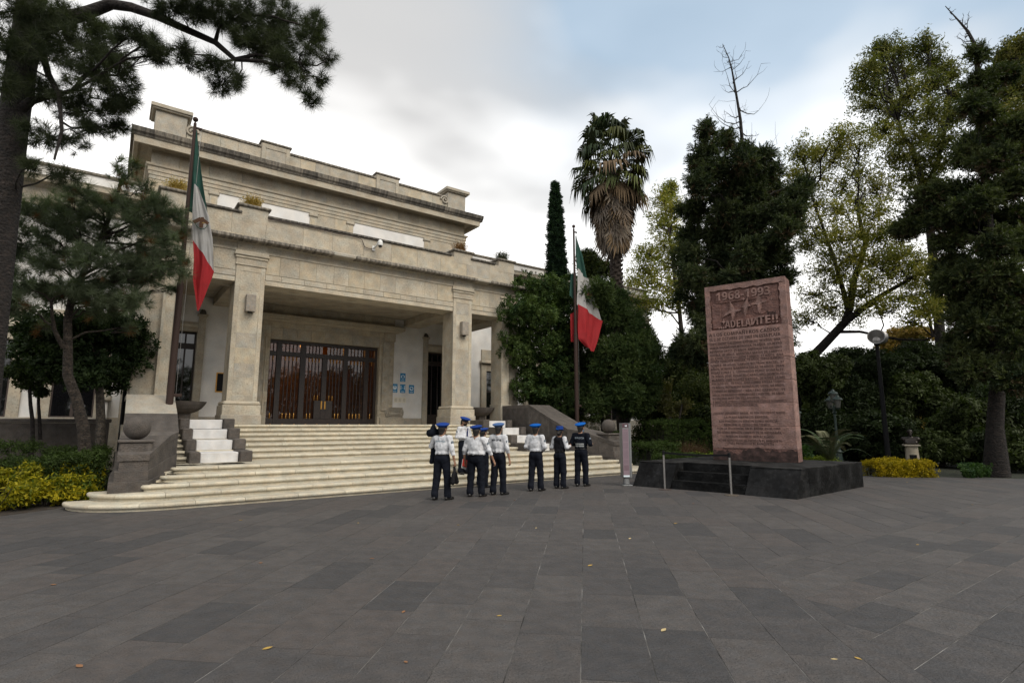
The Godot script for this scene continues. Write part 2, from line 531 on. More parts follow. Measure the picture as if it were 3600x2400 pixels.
func make_stair() -> void:
	var stair := thing("entrance_stair", "wide flight of cream stone steps with rounded nosings before the portico", "stair", Vector3(8, 0, -15))
	var prof := []   # nosing: (outward, down from the top)
	prof.append(Vector2(-0.62, 0.0))
	prof.append(Vector2(-0.035, 0.0))
	for j in 7: prof.append(Vector2(-0.035 + 0.043 * sin(PI * (j + 0.5) / 7.0), -0.044 + 0.044 * cos(PI * (j + 0.5) / 7.0)))
	prof.append(Vector2(-0.04, -0.09))
	prof.append(Vector2(-0.62, -0.09))
	for k in 12:
		var pts := step_path(k)
		var top := RISE * (k + 1)
		# arc length
		var len_at := [0.0]
		for i in range(1, pts.size()): len_at.append(len_at[i - 1] + pts[i].distance_to(pts[i - 1]))
		var total: float = len_at[-1]
		# riser behind the nosings
		var rm := MB.new()
		for i in pts.size() - 1:
			var a: Vector2 = pts[i]; var b: Vector2 = pts[i + 1]
			var n := Vector2(-(b - a).y, (b - a).x).normalized()
			if n.y < 0.0 and absf(n.x) < 0.5: n = -n
			var ia := a - n * 0.05; var ib := b - n * 0.05
			var lo := top - RISE - 0.01
			rm.quad_n(Vector3(ia.x, lo, ia.y), Vector3(ib.x, lo, ib.y), Vector3(ib.x, top - 0.085, ib.y), Vector3(ia.x, top - 0.085, ia.y), Vector3(n.x, 0, n.y))
		var step := part("step", rm.done(), mt.riser, stair, Vector3(-8, 0, 15))
		var back := 0.62
		if k == 4: back = 1.95
		var cuts := [0.0]
		while cuts[-1] < total - 1.5: cuts.append(cuts[-1] + rng.randf_range(0.92, 1.12))
		cuts.append(total)
		for c in cuts.size() - 1:
			var s0: float = cuts[c] + 0.004; var s1: float = cuts[c + 1] - 0.004
			var sm := [s0]
			for s in len_at:
				if s > s0 + 0.01 and s < s1 - 0.01: sm.append(s)
			sm.append(s1)
			var rows := []
			for s in sm:
				var i := 0
				while i < pts.size() - 2 and len_at[i + 1] < s: i += 1
				var t: float = (s - len_at[i]) / maxf(len_at[i + 1] - len_at[i], 1e-5)
				var q: Vector2 = pts[i].lerp(pts[i + 1], t)
				var d0: Vector2 = (pts[mini(i + 1, pts.size() - 1)] - pts[maxi(i, 0)]).normalized()
				var n := Vector2(-d0.y, d0.x)
				if t < 0.02 and i > 0: n = (n + Vector2(-(pts[i] - pts[i - 1]).normalized().y, (pts[i] - pts[i - 1]).normalized().x)).normalized()
				rows.append([q, n])
			var mb := MB.new()
			var mid := Vector3((rows[0][0].x + rows[-1][0].x) / 2.0, top, (rows[0][0].y + rows[-1][0].y) / 2.0)
			var ring := []
			for rw in rows:
				var line := []
				for pf in prof:
					var o: float = pf.x
					if o < -0.5: o = -back
					var q: Vector2 = rw[0] + rw[1] * o
					if k < 2 and o < -0.5:   # round ends: the tread reaches inwards to the middle of the stair
						q = Vector2(clampf(rw[0].x, 1.0, 15.0), STEP_Z[k] - 1.3) if rw[0].y < STEP_Z[k] - 0.02 else Vector2(rw[0].x, STEP_Z[k] - 1.3)
					line.append(Vector3(q.x, top + pf.y, q.y) - mid)
				ring.append(line)
			for i in ring.size() - 1:
				for j in prof.size() - 1:
					var e: Vector2 = prof[j + 1] - prof[j]
					var nn: Vector2 = rows[i][1]
					var up := Vector3(nn.x * -e.y, e.x, nn.y * -e.y)
					mb.quad_n(ring[i][j], ring[i + 1][j], ring[i + 1][j + 1], ring[i][j + 1], up)
			for e in [0, ring.size() - 1]:
				for j in range(1, prof.size() - 1):
					mb.tri_n(ring[e][0], ring[e][j], ring[e][j + 1], ring[e][1] - ring[ring.size() - 1 - e][1])
			part("step_stone", mb.done(), mt.step[rng.randi() % 4], step, mid)
	# the mass under the steps and the terrace behind them
	var core := MB.new()
	for k in 12:
		core.box(Vector3(1.0, -0.02, -25.7), Vector3(15.0, RISE * (k + 1) - 0.1, STEP_Z[k] - 0.12))
	part("core", core.done(), mt.riser, stair, Vector3(-8, 0, 15))
	struct("terrace", cbox(Vector3(15.2, 0.3, 5.4), 0.01), mt.stone, Vector3(8, 1.538, -23.2))


# ---------- stair cheeks, balls, stepped channels, bowls ----------
func make_cheeks() -> void:
	# stations: z, inner x, outer x, top y
	var st := [[-14.45, 0.82, 0.30, 1.06], [-15.0, 1.04, 0.31, 1.24], [-15.6, 1.28, 0.34, 1.44], [-16.2, 1.49, 0.38, 1.52], [-17.3, 1.52, 0.42, 1.98], [-18.6, 1.52, 0.44, 2.52], [-20.55, 1.52, 0.44, 2.52]]
	for side in 2:
		var who := "beside the yellow shrubs" if side == 0 else "beside the dark hedges"
		var t := thing("stair_cheek_wall", "dark stone stair cheek wall sloping down to a ball, " + who, "wall", Vector3(0, 0, -14.45) if side == 0 else Vector3(MX, 0, -14.45), 0.0, "cheek walls of the stair")
		var sg := 1.0 if side == 0 else -1.0
		for layer in 4:   # base, ribbed lower half, wall, coping
			var grow: float = [0.13, 0.055, 0.0, 0.035][layer]
			for i in st.size() - 1:
				var a: Array = st[i]; var b: Array = st[i + 1]
				var ends := []
				for s in [a, b]:
					var base := 0.02
					var mid: float = 0.28 + (s[3] - 0.28) * 0.55
					var y0: float = [base, 0.2, 0.3, s[3] - 0.13][layer]
					var y1: float = [0.28 + (s[3] - 0.28) * 0.28, mid, s[3] - 0.12, s[3]][layer]
					var zz: float = s[0]
					if i == 0 and s == a: zz += grow
					ends.append([zz, s[1] + grow * 0.25, s[2] - grow * 1.2, y0, y1])
				var g := 0.006
				ends[0][0] -= g if i > 0 else 0.0
				ends[1][0] += g
				var bt := []; var tp := []
				for v in [[0, 1], [0, 2], [1, 2], [1, 1]]:
					var e: Array = ends[v[0]]
					bt.append(Vector3(sg * e[v[1]], e[3], e[0] + 14.45))
					tp.append(Vector3(sg * e[v[1]], e[4], e[0] + 14.45))
				var mb := MB.new()
				mb.hexa(bt, tp)
				var up: Material = mt.ashlar[3] if i >= 4 and layer > 0 and side == 0 else mt.dark[rng.randi() % 3]
				part(["base_stone", "lower_stone", "wall_stone", "coping_stone"][layer], mb.done(), up, t)
		# mortar seen in the joints
		var core := MB.new()
		for i in st.size() - 1:
			var a: Array = st[i]; var b: Array = st[i + 1]
			var bt := []; var tp := []
			for v in [[a, 1, -0.006], [a, 2, 0.006], [b, 2, 0.006], [b, 1, -0.006]]:
				bt.append(Vector3(sg * (v[0][v[1]] + v[2]), 0.03, v[0][0] + 14.44))
				tp.append(Vector3(sg * (v[0][v[1]] + v[2]), v[0][3] - 0.006, v[0][0] + 14.44))
			core.hexa(bt, tp)
		part("mortar_core", core.done(), mt.mortar, t)
		# pedestal and ball
		var ped := thing("ball_pedestal", "low dark stone pedestal with rolled lip carrying a ball, " + who, "pedestal", Vector3(0.58 if side == 0 else MX - 0.58, 1.05, -14.9), 0.0, "pedestals under the stone balls")
		part("drum", cbox(Vector3(0.60, 0.26, 0.62), 0.03), mt.dark[0], ped, Vector3(0, 0.13, 0))
		part("lip", cbox(Vector3(0.67, 0.06, 0.69), 0.028), mt.dark[2], ped, Vector3(0, 0.285, 0))
		var ball := SphereMesh.new()
		ball.radius = 0.262; ball.height = 0.524
		ball.radial_segments = 40; ball.rings = 24
		var o := part("stone_ball", ball, mt.dark[1], self, Vector3(0.58 if side == 0 else MX - 0.58, 1.05 + 0.315 + 0.259, -14.9))
		tag(o, "round dark stone ball on the cheek wall end, " + who, "stone ball", "stone balls of the stair")
		# stepped channel: white blocks between dark kerb blocks
		var c := thing("stepped_channel", "stepped channel of whitewashed blocks between dark kerbs, " + ("by the flagpole on the cheek wall" if side == 0 else "by the woman in the black vest"), "water channel", Vector3(0, 0, -16.6) if side == 0 else Vector3(MX, 0, -16.6), 0.0, "stepped channels in the stair")
		for k in 4:
			var zf := -0.98 * k
			var y0 := 0.69 + 0.29 * k
			var y1: float = [0.96, 1.255, 1.55, 1.84][k]
			bx("white_block", sg * 2.07, sg * 2.97, y0, y1, zf - 1.0, zf, mt.whitewash, c, 0.012)
			bx("kerb_block", sg * 1.80, sg * 2.05, y0, y1 + 0.035, zf - 0.99, zf + 0.14, mt.dark[k % 3], c, 0.025)
			bx("kerb_block", sg * 2.99, sg * 3.30, y0, y1 + 0.035, zf - 0.99, zf + 0.14, mt.dark[(k + 1) % 3], c, 0.025)
		var bowl := thing("stone_bowl", "wide dark stone bowl on a square post between pier and pillar, " + ("near the flagpole" if side == 0 else "behind the leafy tree"), "bowl", Vector3(2.09 if side == 0 else MX - 2.09, 1.69, -21.5), 0.0, "stone bowls of the portico")
		part("post", cbox(Vector3(0.34, 0.42, 0.34), 0.015), mt.dark[1], bowl, Vector3(0, 0.21, 0))
		part("basin", lathe([Vector2(0.0, 0.36), Vector2(0.2, 0.37), Vector2(0.36, 0.43), Vector2(0.50, 0.53), Vector2(0.60, 0.66), Vector2(0.65, 0.76), Vector2(0.60, 0.765), Vector2(0.5, 0.64), Vector2(0.3, 0.55), Vector2(0.0, 0.52)], 40), mt.dark[0], bowl)


# ---------- the building ----------
func moulding(called: String, parent: Node, x0: float, x1: float, zf: float, zb: float, prof: Array, mat_: Material, ret := true) -> void:
	# prof: (projection, y) from bottom to top, with returns at both ends
	var m := MB.new()
	for i in prof.size() - 1:
		var p: Vector2 = prof[i]; var q: Vector2 = prof[i + 1]
		var e := q - p
		var up := Vector3(0, -e.x, e.y)
		m.quad_n(Vector3(x0 - p.x, p.y, zf + p.x), Vector3(x1 + p.x, p.y, zf + p.x), Vector3(x1 + q.x, q.y, zf + q.x), Vector3(x0 - q.x, q.y, zf + q.x), up)
		if ret:
			m.quad_n(Vector3(x0 - p.x, p.y, zb), Vector3(x0 - p.x, p.y, zf + p.x), Vector3(x0 - q.x, q.y, zf + q.x), Vector3(x0 - q.x, q.y, zb), Vector3(-e.y, -e.x, 0))
			m.quad_n(Vector3(x1 + p.x, p.y, zb), Vector3(x1 + p.x, p.y, zf + p.x), Vector3(x1 + q.x, q.y, zf + q.x), Vector3(x1 + q.x, q.y, zb), Vector3(e.y, -e.x, 0))
	var a: Vector2 = prof[0]; var z: Vector2 = prof[-1]
	m.quad_n(Vector3(x0 - z.x, z.y, zf + z.x), Vector3(x1 + z.x, z.y, zf + z.x), Vector3(x1 + z.x, z.y, zb), Vector3(x0 - z.x, z.y, zb), Vector3.UP)
	m.quad_n(Vector3(x0 - a.x, a.y, zf + a.x), Vector3(x1 + a.x, a.y, zf + a.x), Vector3(x1 + a.x, a.y, zb), Vector3(x0 - a.x, a.y, zb), Vector3.DOWN)
	part(called, m.done(), mat_, parent)


func make_building() -> void:
	var b := thing("palace", "cream stone palace with a columned portico, parapets and white plaster wings", "building", Vector3(8, 0, -26))
	var o := Vector3(-8, 0, 26)      # parts are given in world numbers
	var root := b
	var add := func(called: String, x0: float, x1: float, y0: float, y1: float, z0: float, z1: float, m: Material, ch := 0.008) -> MeshInstance3D:
		var n := bx(called, x0, x1, y0, y1, z0, z1, m, root, ch)
		n.position += o
		return n
	var A: Array = mt.ashlar
	# pillars of the portico
	for px in [3.19, 11.87]:
		var p: MeshInstance3D = add.call("pillar", px + 0.012, px + 0.938, 1.69, 8.0, -21.54, -20.612, mt.stone)
		var q := -p.position + o
		var put := func(called: String, x0: float, x1: float, y0: float, y1: float, z0: float, z1: float, m: Material, ch := 0.008) -> void:
			var n := bx(called, x0, x1, y0, y1, z0, z1, m, p, ch)
			n.position += q
		# frame strips round sunk panels on the front and both sides
		put.call("front_strip", px, px + 0.14, 2.46, 7.2, -20.62, -20.6, A[0], 0.004)
		put.call("front_strip", px + 0.81, px + 0.95, 2.46, 7.2, -20.62, -20.6, A[2], 0.004)
		put.call("front_strip", px + 0.14, px + 0.81, 7.0, 7.2, -20.62, -20.599, A[0], 0.004)
		put.call("front_strip", px + 0.14, px + 0.81, 2.46, 2.69, -20.62, -20.599, A[1], 0.004)
		for sx in [px + 0.0, px + 0.938]:
			put.call("side_strip", sx, sx + 0.012, 2.46, 7.2, -20.74, -20.622, A[1], 0.004)
			put.call("side_strip", sx, sx + 0.012, 2.46, 7.2, -21.54, -21.42, A[0], 0.004)
			put.call("side_strip", sx, sx + 0.012, 2.46, 2.69, -21.42, -20.74, A[2], 0.004)
			put.call("side_strip", sx, sx + 0.012, 7.0, 7.2, -21.42, -20.74, A[2], 0.004)
		var holder := Node3D.new()
		var y := 2.70
		while y < 6.9:
			var hgt := minf(rng.randf_range(0.42, 0.66), 7.0 - y)
			if 7.0 - y - hgt < 0.2: hgt = 7.0 - y
			put.call("panel_block", px + 0.155, px + 0.795, y + 0.003, y + hgt - 0.003, -20.64, -20.609, A[rng.randi() % 5], 0.004)
			y += hgt
		holder.free()
		put.call("plinth", px - 0.12, px + 1.07, 1.69, 2.34, -21.66, -20.48, A[0], 0.012)
		put.call("plinth_foot", px - 0.15, px + 1.10, 1.69, 2.02, -21.69, -20.45, A[3], 0.012)
		put.call("torus", px - 0.10, px + 1.05, 2.34, 2.47, -21.64, -20.5, A[2], 0.055)
		put.call("necking", px - 0.035, px + 0.985, 7.2, 7.26, -21.58, -20.565, A[0], 0.012)
		put.call("capital", px - 0.02, px + 0.97, 7.26, 7.45, -21.56, -20.58, A[1], 0.006)
		put.call("capital", px - 0.06, px + 1.01, 7.45, 7.54, -21.6, -20.54, A[2], 0.025)
		put.call("capital", px - 0.10, px + 1.05, 7.54, 7.62, -21.64, -20.5, A[1], 0.03)
		put.call("abacus", px - 0.07, px + 1.02, 7.62, 7.72, -21.62, -20.53, A[2], 0.006)
		put.call("capital", px - 0.01, px + 0.96, 7.72, 8.0, -21.55, -20.59, A[0], 0.004)
	# end piers with pilaster strips
	for s in 2:
		var f := func(x: float) -> float: return x if s == 0 else MX - x
		add.call("end_pier", f.call(0.5), f.call(1.5), 1.2, 8.0, -21.5, -20.75, A[1])
		add.call("pilaster", f.call(1.14), f.call(1.56), 2.6, 7.5, -21.45, -20.6, A[2])
		add.call("pilaster_strip", f.call(1.14), f.call(1.22), 2.68, 7.2, -20.6, -20.585, A[0], 0.004)
		add.call("pilaster_strip", f.call(1.47), f.call(1.56), 2.68, 7.2, -20.6, -20.585, A[0], 0.004)
		add.call("pilaster_foot", f.call(1.02), f.call(1.6), 1.2, 2.6, -21.48, -20.57, A[0], 0.015)
		add.call("pilaster_cap", f.call(1.08), f.call(1.62), 7.5, 7.6, -21.5, -20.54, A[2], 0.03)
		add.call("pilaster_cap", f.call(1.1), f.call(1.6), 7.2, 7.26, -21.5, -20.565, A[0], 0.012)
		add.call("rear_pier", f.call(0.55), f.call(1.3), 1.2, 6.6, -25.68, -24.9, A[1])
		add.call("side_beam", f.call(0.55), f.call(1.5), 6.6, 8.0, -25.66, -21.5, A[0])
	# entablature of the portico
	add.call("entablature_core", 0.56, 15.44, 6.62, 8.1, -21.6, -20.66, mt.stone)
	for seg in [[1.56, 3.18], [4.15, 11.86], [12.83, 14.44]]:
		var core: MeshInstance3D = add.call("lintel", seg[0], seg[1], 6.6, 6.78, -21.62, -20.635, A[2])
		var q := -core.position + o
		courses("lintel_block", core, seg[0] + q.x, seg[1] + q.x, 6.785 + q.y, 6.985 + q.y, -20.68 + q.z, -20.615 + q.z, 0.8, 0.2, A)
		courses("frieze_block", core, seg[0] + q.x, seg[1] + q.x, 7.0 + q.y, 7.70 + q.y, -20.7 + q.z, -20.63 + q.z, 0.62, 0.7, [A[0], A[1], A[0], A[4]])
	moulding("frieze_band", root, 0.52 + o.x, 15.48 + o.x, -20.65 + o.z, -21.5 + o.z, [Vector2(0.0, 7.70), Vector2(0.045, 7.71), Vector2(0.045, 7.78), Vector2(0.02, 7.80), Vector2(0.02, 7.98), Vector2(0.10, 8.03)], A[1])
	# cornice slabs of the portico, worn and separately laid
	var cx := 0.42
	while cx < 15.55:
		var w := minf(rng.randf_range(0.7, 1.1), 15.58 - cx)
		if 15.58 - cx - w < 0.3: w = 15.58 - cx
		add.call("cornice_slab", cx + 0.004, cx + w - 0.004, 8.03, 8.17 + rng.randf_range(-0.006, 0.006), -21.7, -20.22 + rng.randf_range(-0.012, 0.006), mt.coping if rng.randf() < 0.7 else A[3], 0.03)
		cx += w
	# parapet of the portico
	add.call("parapet_core", 0.82, 15.18, 8.17, 9.08, -21.0, -20.66, mt.stone)
	courses("parapet_block", root, 0.82 + o.x, 15.18 + o.x, 8.17 + o.y, 8.32, -20.7 + o.z, -20.60 + o.z, 1.4, 0.15, A)
	courses("parapet_block", root, 0.82 + o.x, 15.18 + o.x, 8.325, 9.08, -20.7 + o.z, -20.635 + o.z, 1.15, 0.75, A)
	for seg in [[1.75, 3.25], [4.1, 11.75], [12.75, 14.1]]:
		var x: float = seg[0]
		while x < seg[1] - 0.01:
			var w := minf(rng.randf_range(0.8, 1.2), seg[1] - x)
			if seg[1] - x - w < 0.3: w = seg[1] - x
			add.call("parapet_coping", x + 0.003, x + w - 0.003, 9.08, 9.17 + rng.randf_range(-0.008, 0.008), -21.04, -20.56, mt.weathered, 0.02)
			x += w
	for s in [[0.8, 1.7], [3.15, 4.12], [11.88, 12.85], [14.3, 15.2]]:
		add.call("parapet_pedestal", s[0], s[1], 8.8, 9.34, -21.55, -20.63, A[1], 0.01)
		add.call("pedestal_cap", s[0] - 0.08, s[1] + 0.08, 9.34, 9.44, -21.62, -20.55, mt.coping, 0.03)
	# dry weeds on the pedestals
	var weed := grass_tuft(70, 0.55, 0.012, 77)
	for w in [[3.62, "yellow dry weed rooted on the pedestal above the pillar nearest the flagpole", Color(0.30, 0.20, 0.05)], [1.25, "yellow dry weed rooted on the parapet pedestal behind the pine", Color(0.32, 0.22, 0.06)], [12.4, "reddish dry weed rooted on the pedestal above the pillar beside the blue notices", Color(0.20, 0.11, 0.05)], [14.75, "sparse dark weed rooted on the last parapet pedestal", Color(0.05, 0.055, 0.03)]]:
		var g := thing("dry_weed", w[1], "weed", Vector3(w[0], 9.43, -21.0), 0.0, "weeds on the parapet pedestals")
		crown_mesh("stalks", g, weed, [[0, 0, 0, 0.32, 0.02, 0.15, 9]], w[2], w[2] * 1.5, 0.8, 1.3, 31, true)
	# portico ceiling with beams
	add.call("ceiling", 0.6, 15.4, 6.95, 7.15, -25.68, -21.6, A[1])
	for x in [[3.2, 4.12], [11.88, 12.8]]: add.call("ceiling_beam", x[0], x[1], 6.62, 6.95, -25.66, -21.6, A[0])
	moulding("ceiling_cove", root, 4.3 + o.x, 11.7 + o.x, -21.95 + o.z, -21.64 + o.z, [Vector2(0.0, 6.78), Vector2(0.12, 6.86), Vector2(0.2, 6.95)], A[1], false)
	add.call("portico_roof", 0.6, 15.4, 8.1, 8.25, -25.7, -20.9, mt.coping)
	# rear wall of the portico, with the great door and two side doors left open
	for seg in [[4.64, 5.53, 1.69, 6.95], [10.57, 11.36, 1.69, 6.95], [5.53, 10.57, 5.43, 6.95]]:
		courses("door_surround_block", root, seg[0] + o.x, seg[1] + o.x, seg[2], seg[3], -26.2 + o.z, -25.55 + o.z, 0.62, 0.48, A)
	for s in 2:
		var f := func(x: float) -> float: return x if s == 0 else MX - x
		add.call("plaster_wall", f.call(3.0), f.call(4.64), 2.0, 6.95, -26.2, -25.65, mt.plaster, 0.002)
		add.call("wall_base", f.call(3.0), f.call(4.64), 1.69, 2.0, -26.2, -25.62, A[3])
		add.call("plaster_wall", f.call(0.56), f.call(3.0), 5.85, 6.95, -26.2, -25.65, mt.plaster, 0.002)
		add.call("plaster_wall", f.call(0.56), f.call(1.0), 1.69, 5.85, -26.2, -25.65, mt.plaster, 0.002)
		# side door: stone frame with finials, dark leaf with panes
		add.call("door_pilaster", f.call(2.72), f.call(3.0), 1.69, 6.1, -26.0, -25.58, A[1])
		add.call("door_pilaster", f.call(1.0), f.call(1.28), 1.69, 6.1, -26.0, -25.58, A[1])
		add.call("door_lintel", f.call(1.28), f.call(2.72), 5.45, 5.85, -26.0, -25.6, A[0])
		add.call("door_lintel", f.call(1.28), f.call(2.72), 5.62, 5.75, -25.62, -25.56, A[2], 0.02)
		for fx in [2.86, 1.14]:
			add.call("finial_cap", f.call(fx - 0.2), f.call(fx + 0.2), 6.1, 6.2, -25.9, -25.5, A[1], 0.03)
			var fin := part("finial", lathe([Vector2(0.17, 0), Vector2(0.16, 0.1), Vector2(0.10, 0.19), Vector2(0.0, 0.25)], 4), mt.weathered, root, Vector3(f.call(fx), 6.2, -25.7) + o)
			fin.rotation.y = PI / 4
		var leaf: MeshInstance3D = add.call("side_door", f.call(1.28), f.call(2.72), 1.69, 5.45, -25.94, -25.88, mt.dark_wood, 0.004)
		var q := -leaf.position + o
		for k in 4:
			var xa: float = 1.34 + k * 0.345
			for yy in [[4.98, 5.36], [2.2, 4.74]]:
				var n := bx("pane", f.call(xa), f.call(xa + 0.285), yy[0], yy[1], -25.885, -25.876, mt.dark_glass, leaf, 0.002)
				n.position += q
	# ledge and brackets over the great door
	moulding("door_ledge", root, 4.55 + o.x, 11.45 + o.x, -25.55 + o.z, -25.7 + o.z, [Vector2(0.0, 6.2), Vector2(0.10, 6.22), Vector2(0.14, 6.28), Vector2(0.32, 6.30), Vector2(0.34, 6.48), Vector2(0.28, 6.52)], A[0])
	for s in 2:
		var f := func(x: float) -> float: return x if s == 0 else MX - x
		add.call("door_bracket", f.call(4.6), f.call(5.2), 5.78, 6.2, -25.6, -25.5, A[1])
		# carved scalloped strip beside the opening
		var poly := PackedVector2Array()
		for k in 49:
			var y := 2.35 + k * 0.07
			poly.append(Vector2(f.call(4.80 + 0.10 * absf(sin(PI * (y - 2.35) / 0.62))), y))
		poly.append(Vector2(f.call(5.25), 5.71)); poly.append(Vector2(f.call(5.25), 2.35))
		var m := MB.new()
		m.prism(poly, -25.56, -25.49)
		part("carved_strip", m.done(), A[3], root, o)
		for k in 5:
			part("rosette", lathe([Vector2(0.085, 0), Vector2(0.085, 0.025), Vector2(0.05, 0.03), Vector2(0.045, 0.015), Vector2(0.0, 0.02)], 14), A[1], root, Vector3(f.call(5.1), 2.75 + k * 0.6, -25.5) + o, Vector3(PI / 2, 0, 0))
		add.call("jamb_moulding", f.call(5.33), f.call(5.40), 2.1, 5.6, -25.58, -25.51, A[2], 0.02)
		# scroll stone at the foot
		for k in 3:
			var rr := 0.23 - 0.075 * k
			var loop := []
			for j in 33:
				var a := TAU * j / 32.0
				loop.append(Vector3(f.call(4.55) + cos(a) * rr + (0.24 if cos(a) > 0 else -0.24) * minf(1.0, absf(cos(a)) * 3.0), 2.27 + sin(a) * rr, -25.5))
			var rad := []
			for j in 33: rad.append(0.03)
			part("scroll_ring", tube(loop, rad, 6, false), A[3], root, o)
		add.call("scroll_back", f.call(4.08), f.call(5.02), 2.0, 2.52, -25.62, -25.52, A[3], 0.04)
		add.call("scroll_foot", f.call(4.05), f.call(5.3), 1.69, 2.02, -25.6, -25.46, A[0], 0.012)
	make_door(root, o)
	# lobby behind the glass
	add.call("lobby_wall", 3.4, 12.6, 1.69, 6.6, -33.0, -32.7, mt.amber)
	add.call("lobby_wall", 3.2, 3.4, 1.69, 6.6, -33.0, -26.2, mt.amber)
	add.call("lobby_wall", 12.6, 12.8, 1.69, 6.6, -33.0, -26.2, mt.amber)
	add.call("lobby_floor", 3.2, 12.8, 1.5, 1.69, -33.0, -25.8, mt.dark_wood)
	add.call("lobby_ceiling", 3.2, 12.8, 6.6, 6.8, -33.0, -26.2, mt.plaster)
	# upper block behind the portico
	add.call("upper_core", 0.6, 15.4, 6.95, 13.2, -40.0, -25.85, mt.stone)
	for seg in [[0.55, 2.74], [7.26, 8.74], [13.26, 15.45]]:
		courses("upper_wall_block", root, seg[0] + o.x, seg[1] + o.x, 8.2, 11.58, -25.86 + o.z, -25.72 + o.z, 0.9, 0.85, A)
	for seg in [[3.05, 6.95], [9.05, 12.95]]:
		add.call("white_panel", seg[0], seg[1], 8.2, 11.58, -25.86, -25.735, mt.plaster, 0.002)
	for x in [2.74, 6.95, 8.74, 12.95]:
		add.call("attic_pilaster", x, x + 0.31, 8.2, 11.42, -25.86, -25.70, A[2], 0.006)
		add.call("attic_pilaster_panel", x + 0.07, x + 0.24, 8.2, 11.32, -25.71, -25.69, A[4], 0.006)
		add.call("attic_capital", x - 0.06, x + 0.37, 11.42, 11.58, -25.86, -25.64, A[1], 0.04)
	moulding("architrave", root, 0.55 + o.x, 15.45 + o.x, -25.72 + o.z, -39.0 + o.z, [Vector2(0.0, 11.58), Vector2(0.02, 11.59), Vector2(0.02, 11.74), Vector2(0.05, 11.75), Vector2(0.05, 11.90), Vector2(0.08, 11.91), Vector2(0.08, 12.08), Vector2(0.14, 12.11), Vector2(0.16, 12.19), Vector2(0.0, 12.22)], A[0])
	courses("frieze_stone", root, 0.55 + o.x, 15.45 + o.x, 12.22, 12.84, -25.86 + o.z, -25.71 + o.z, 1.25, 0.42, A)
	moulding("cornice_soffit", root, 0.55 + o.x, 15.45 + o.x, -25.71 + o.z, -39.0 + o.z, [Vector2(0.0, 12.82), Vector2(0.08, 12.85), Vector2(0.14, 12.90), Vector2(0.40, 12.90), Vector2(0.48, 12.74), Vector2(0.62, 12.72), Vector2(0.64, 12.98), Vector2(0.66, 13.0)], A[0])
	cx = -0.2
	while cx < 16.2:
		var w := minf(rng.randf_range(0.55, 1.0), 16.22 - cx)
		if 16.22 - cx - w < 0.3: w = 16.22 - cx
		var pr := PackedVector2Array()
		for q in [Vector2(-25.2, 12.99), Vector2(-25.03, 12.99), Vector2(-25.0, 13.06), Vector2(-24.93, 13.12), Vector2(-24.9, 13.22), Vector2(-24.88, 13.29), Vector2(-25.2, 13.31)]: pr.append(q)
		var m := MB.new()
		m.prism(pr, -w / 2.0 + 0.004, w / 2.0 - 0.004)
		var cs := part("cornice_stone", m.done(), mt.weathered if rng.randf() < 0.7 else mt.coping, root, Vector3(cx + w / 2.0, rng.randf_range(-0.006, 0.006), 0) + o, Vector3(0, -PI / 2, 0))
		cs.position += Vector3.ZERO
		cx += w
	for c in [[-0.2, 0.55], [15.45, 16.2]]: add.call("cornice_return", c[0], c[1], 12.99, 13.3, -39.0, -25.2, mt.weathered)
	add.call("cornice_top", 0.5, 15.5, 13.0, 13.29, -26.4, -25.19, mt.coping)
	# roof parapet
	add.call("roof_parapet_core", 0.7, 15.3, 13.2, 14.12, -26.3, -25.8, mt.stone)
	for seg in [[1.7, 4.63], [5.88, 10.12], [11.37, 14.3]]:
		courses("roof_parapet_block", root, seg[0] + o.x, seg[1] + o.x, 13.29, 14.15, -25.84 + o.z, -25.70 + o.z, 0.75, 0.86, A)
		add.call("roof_coping", seg[0], seg[1], 14.15, 14.27, -26.34, -25.64, mt.coping, 0.03)
	for x in [4.63, 10.12]:
		var blk: MeshInstance3D = add.call("roof_block", x, x + 1.25, 13.25, 14.42, -26.3, -25.66, A[1])
		var q := -blk.position + o
		var n := bx("sunk_panel", x + 0.2, x + 1.05, 13.4, 14.15, -25.68, -25.652, A[3], blk, 0.01)
		n.position += q
		for fr in [[x + 0.02, x + 0.18, 13.3, 14.38], [x + 1.07, x + 1.23, 13.3, 14.38], [x + 0.18, x + 1.07, 14.17, 14.38]]:
			n = bx("frame_strip", fr[0], fr[1], fr[2], fr[3], -25.68, -25.63, A[1], blk, 0.008)
			n.position += q
		n = bx("block_cap", x - 0.06, x + 1.31, 14.42, 14.52, -26.34, -25.6, mt.coping, blk, 0.03)
		n.position += q
	for s in 2:
		var f := func(x: float) -> float: return x if s == 0 else MX - x
		var ped: MeshInstance3D = add.call("corner_pedestal", f.call(0.55), f.call(1.68), 13.2, 14.55, -26.8, -25.66, A[3], 0.012)
		var q := -ped.position + o
		var n := bx("pedestal_cornice", f.call(0.42), f.call(1.80), 14.55, 14.62, -26.9, -25.54, A[1], ped, 0.03)
		n.position += q
		n = bx("pedestal_top", f.call(0.36), f.call(1.86), 14.62, 14.78, -26.95, -25.48, A[1], ped, 0.012)
		n.position += q
		var sp := []; var rad := []
		for j in 30:
			var a := j / 29.0 * 3.2 * PI
			sp.append(Vector3(f.call(1.88) + (1.0 if s == 0 else -1.0) * cos(a) * (0.24 - 0.06 * a / PI), 14.0 + sin(a) * (0.24 - 0.06 * a / PI), -25.66))
			rad.append(0.05)
		n = part("volute", tube(sp, rad, 7), A[3], ped, q)
	make_wings(root, add, o)
	make_fittings()


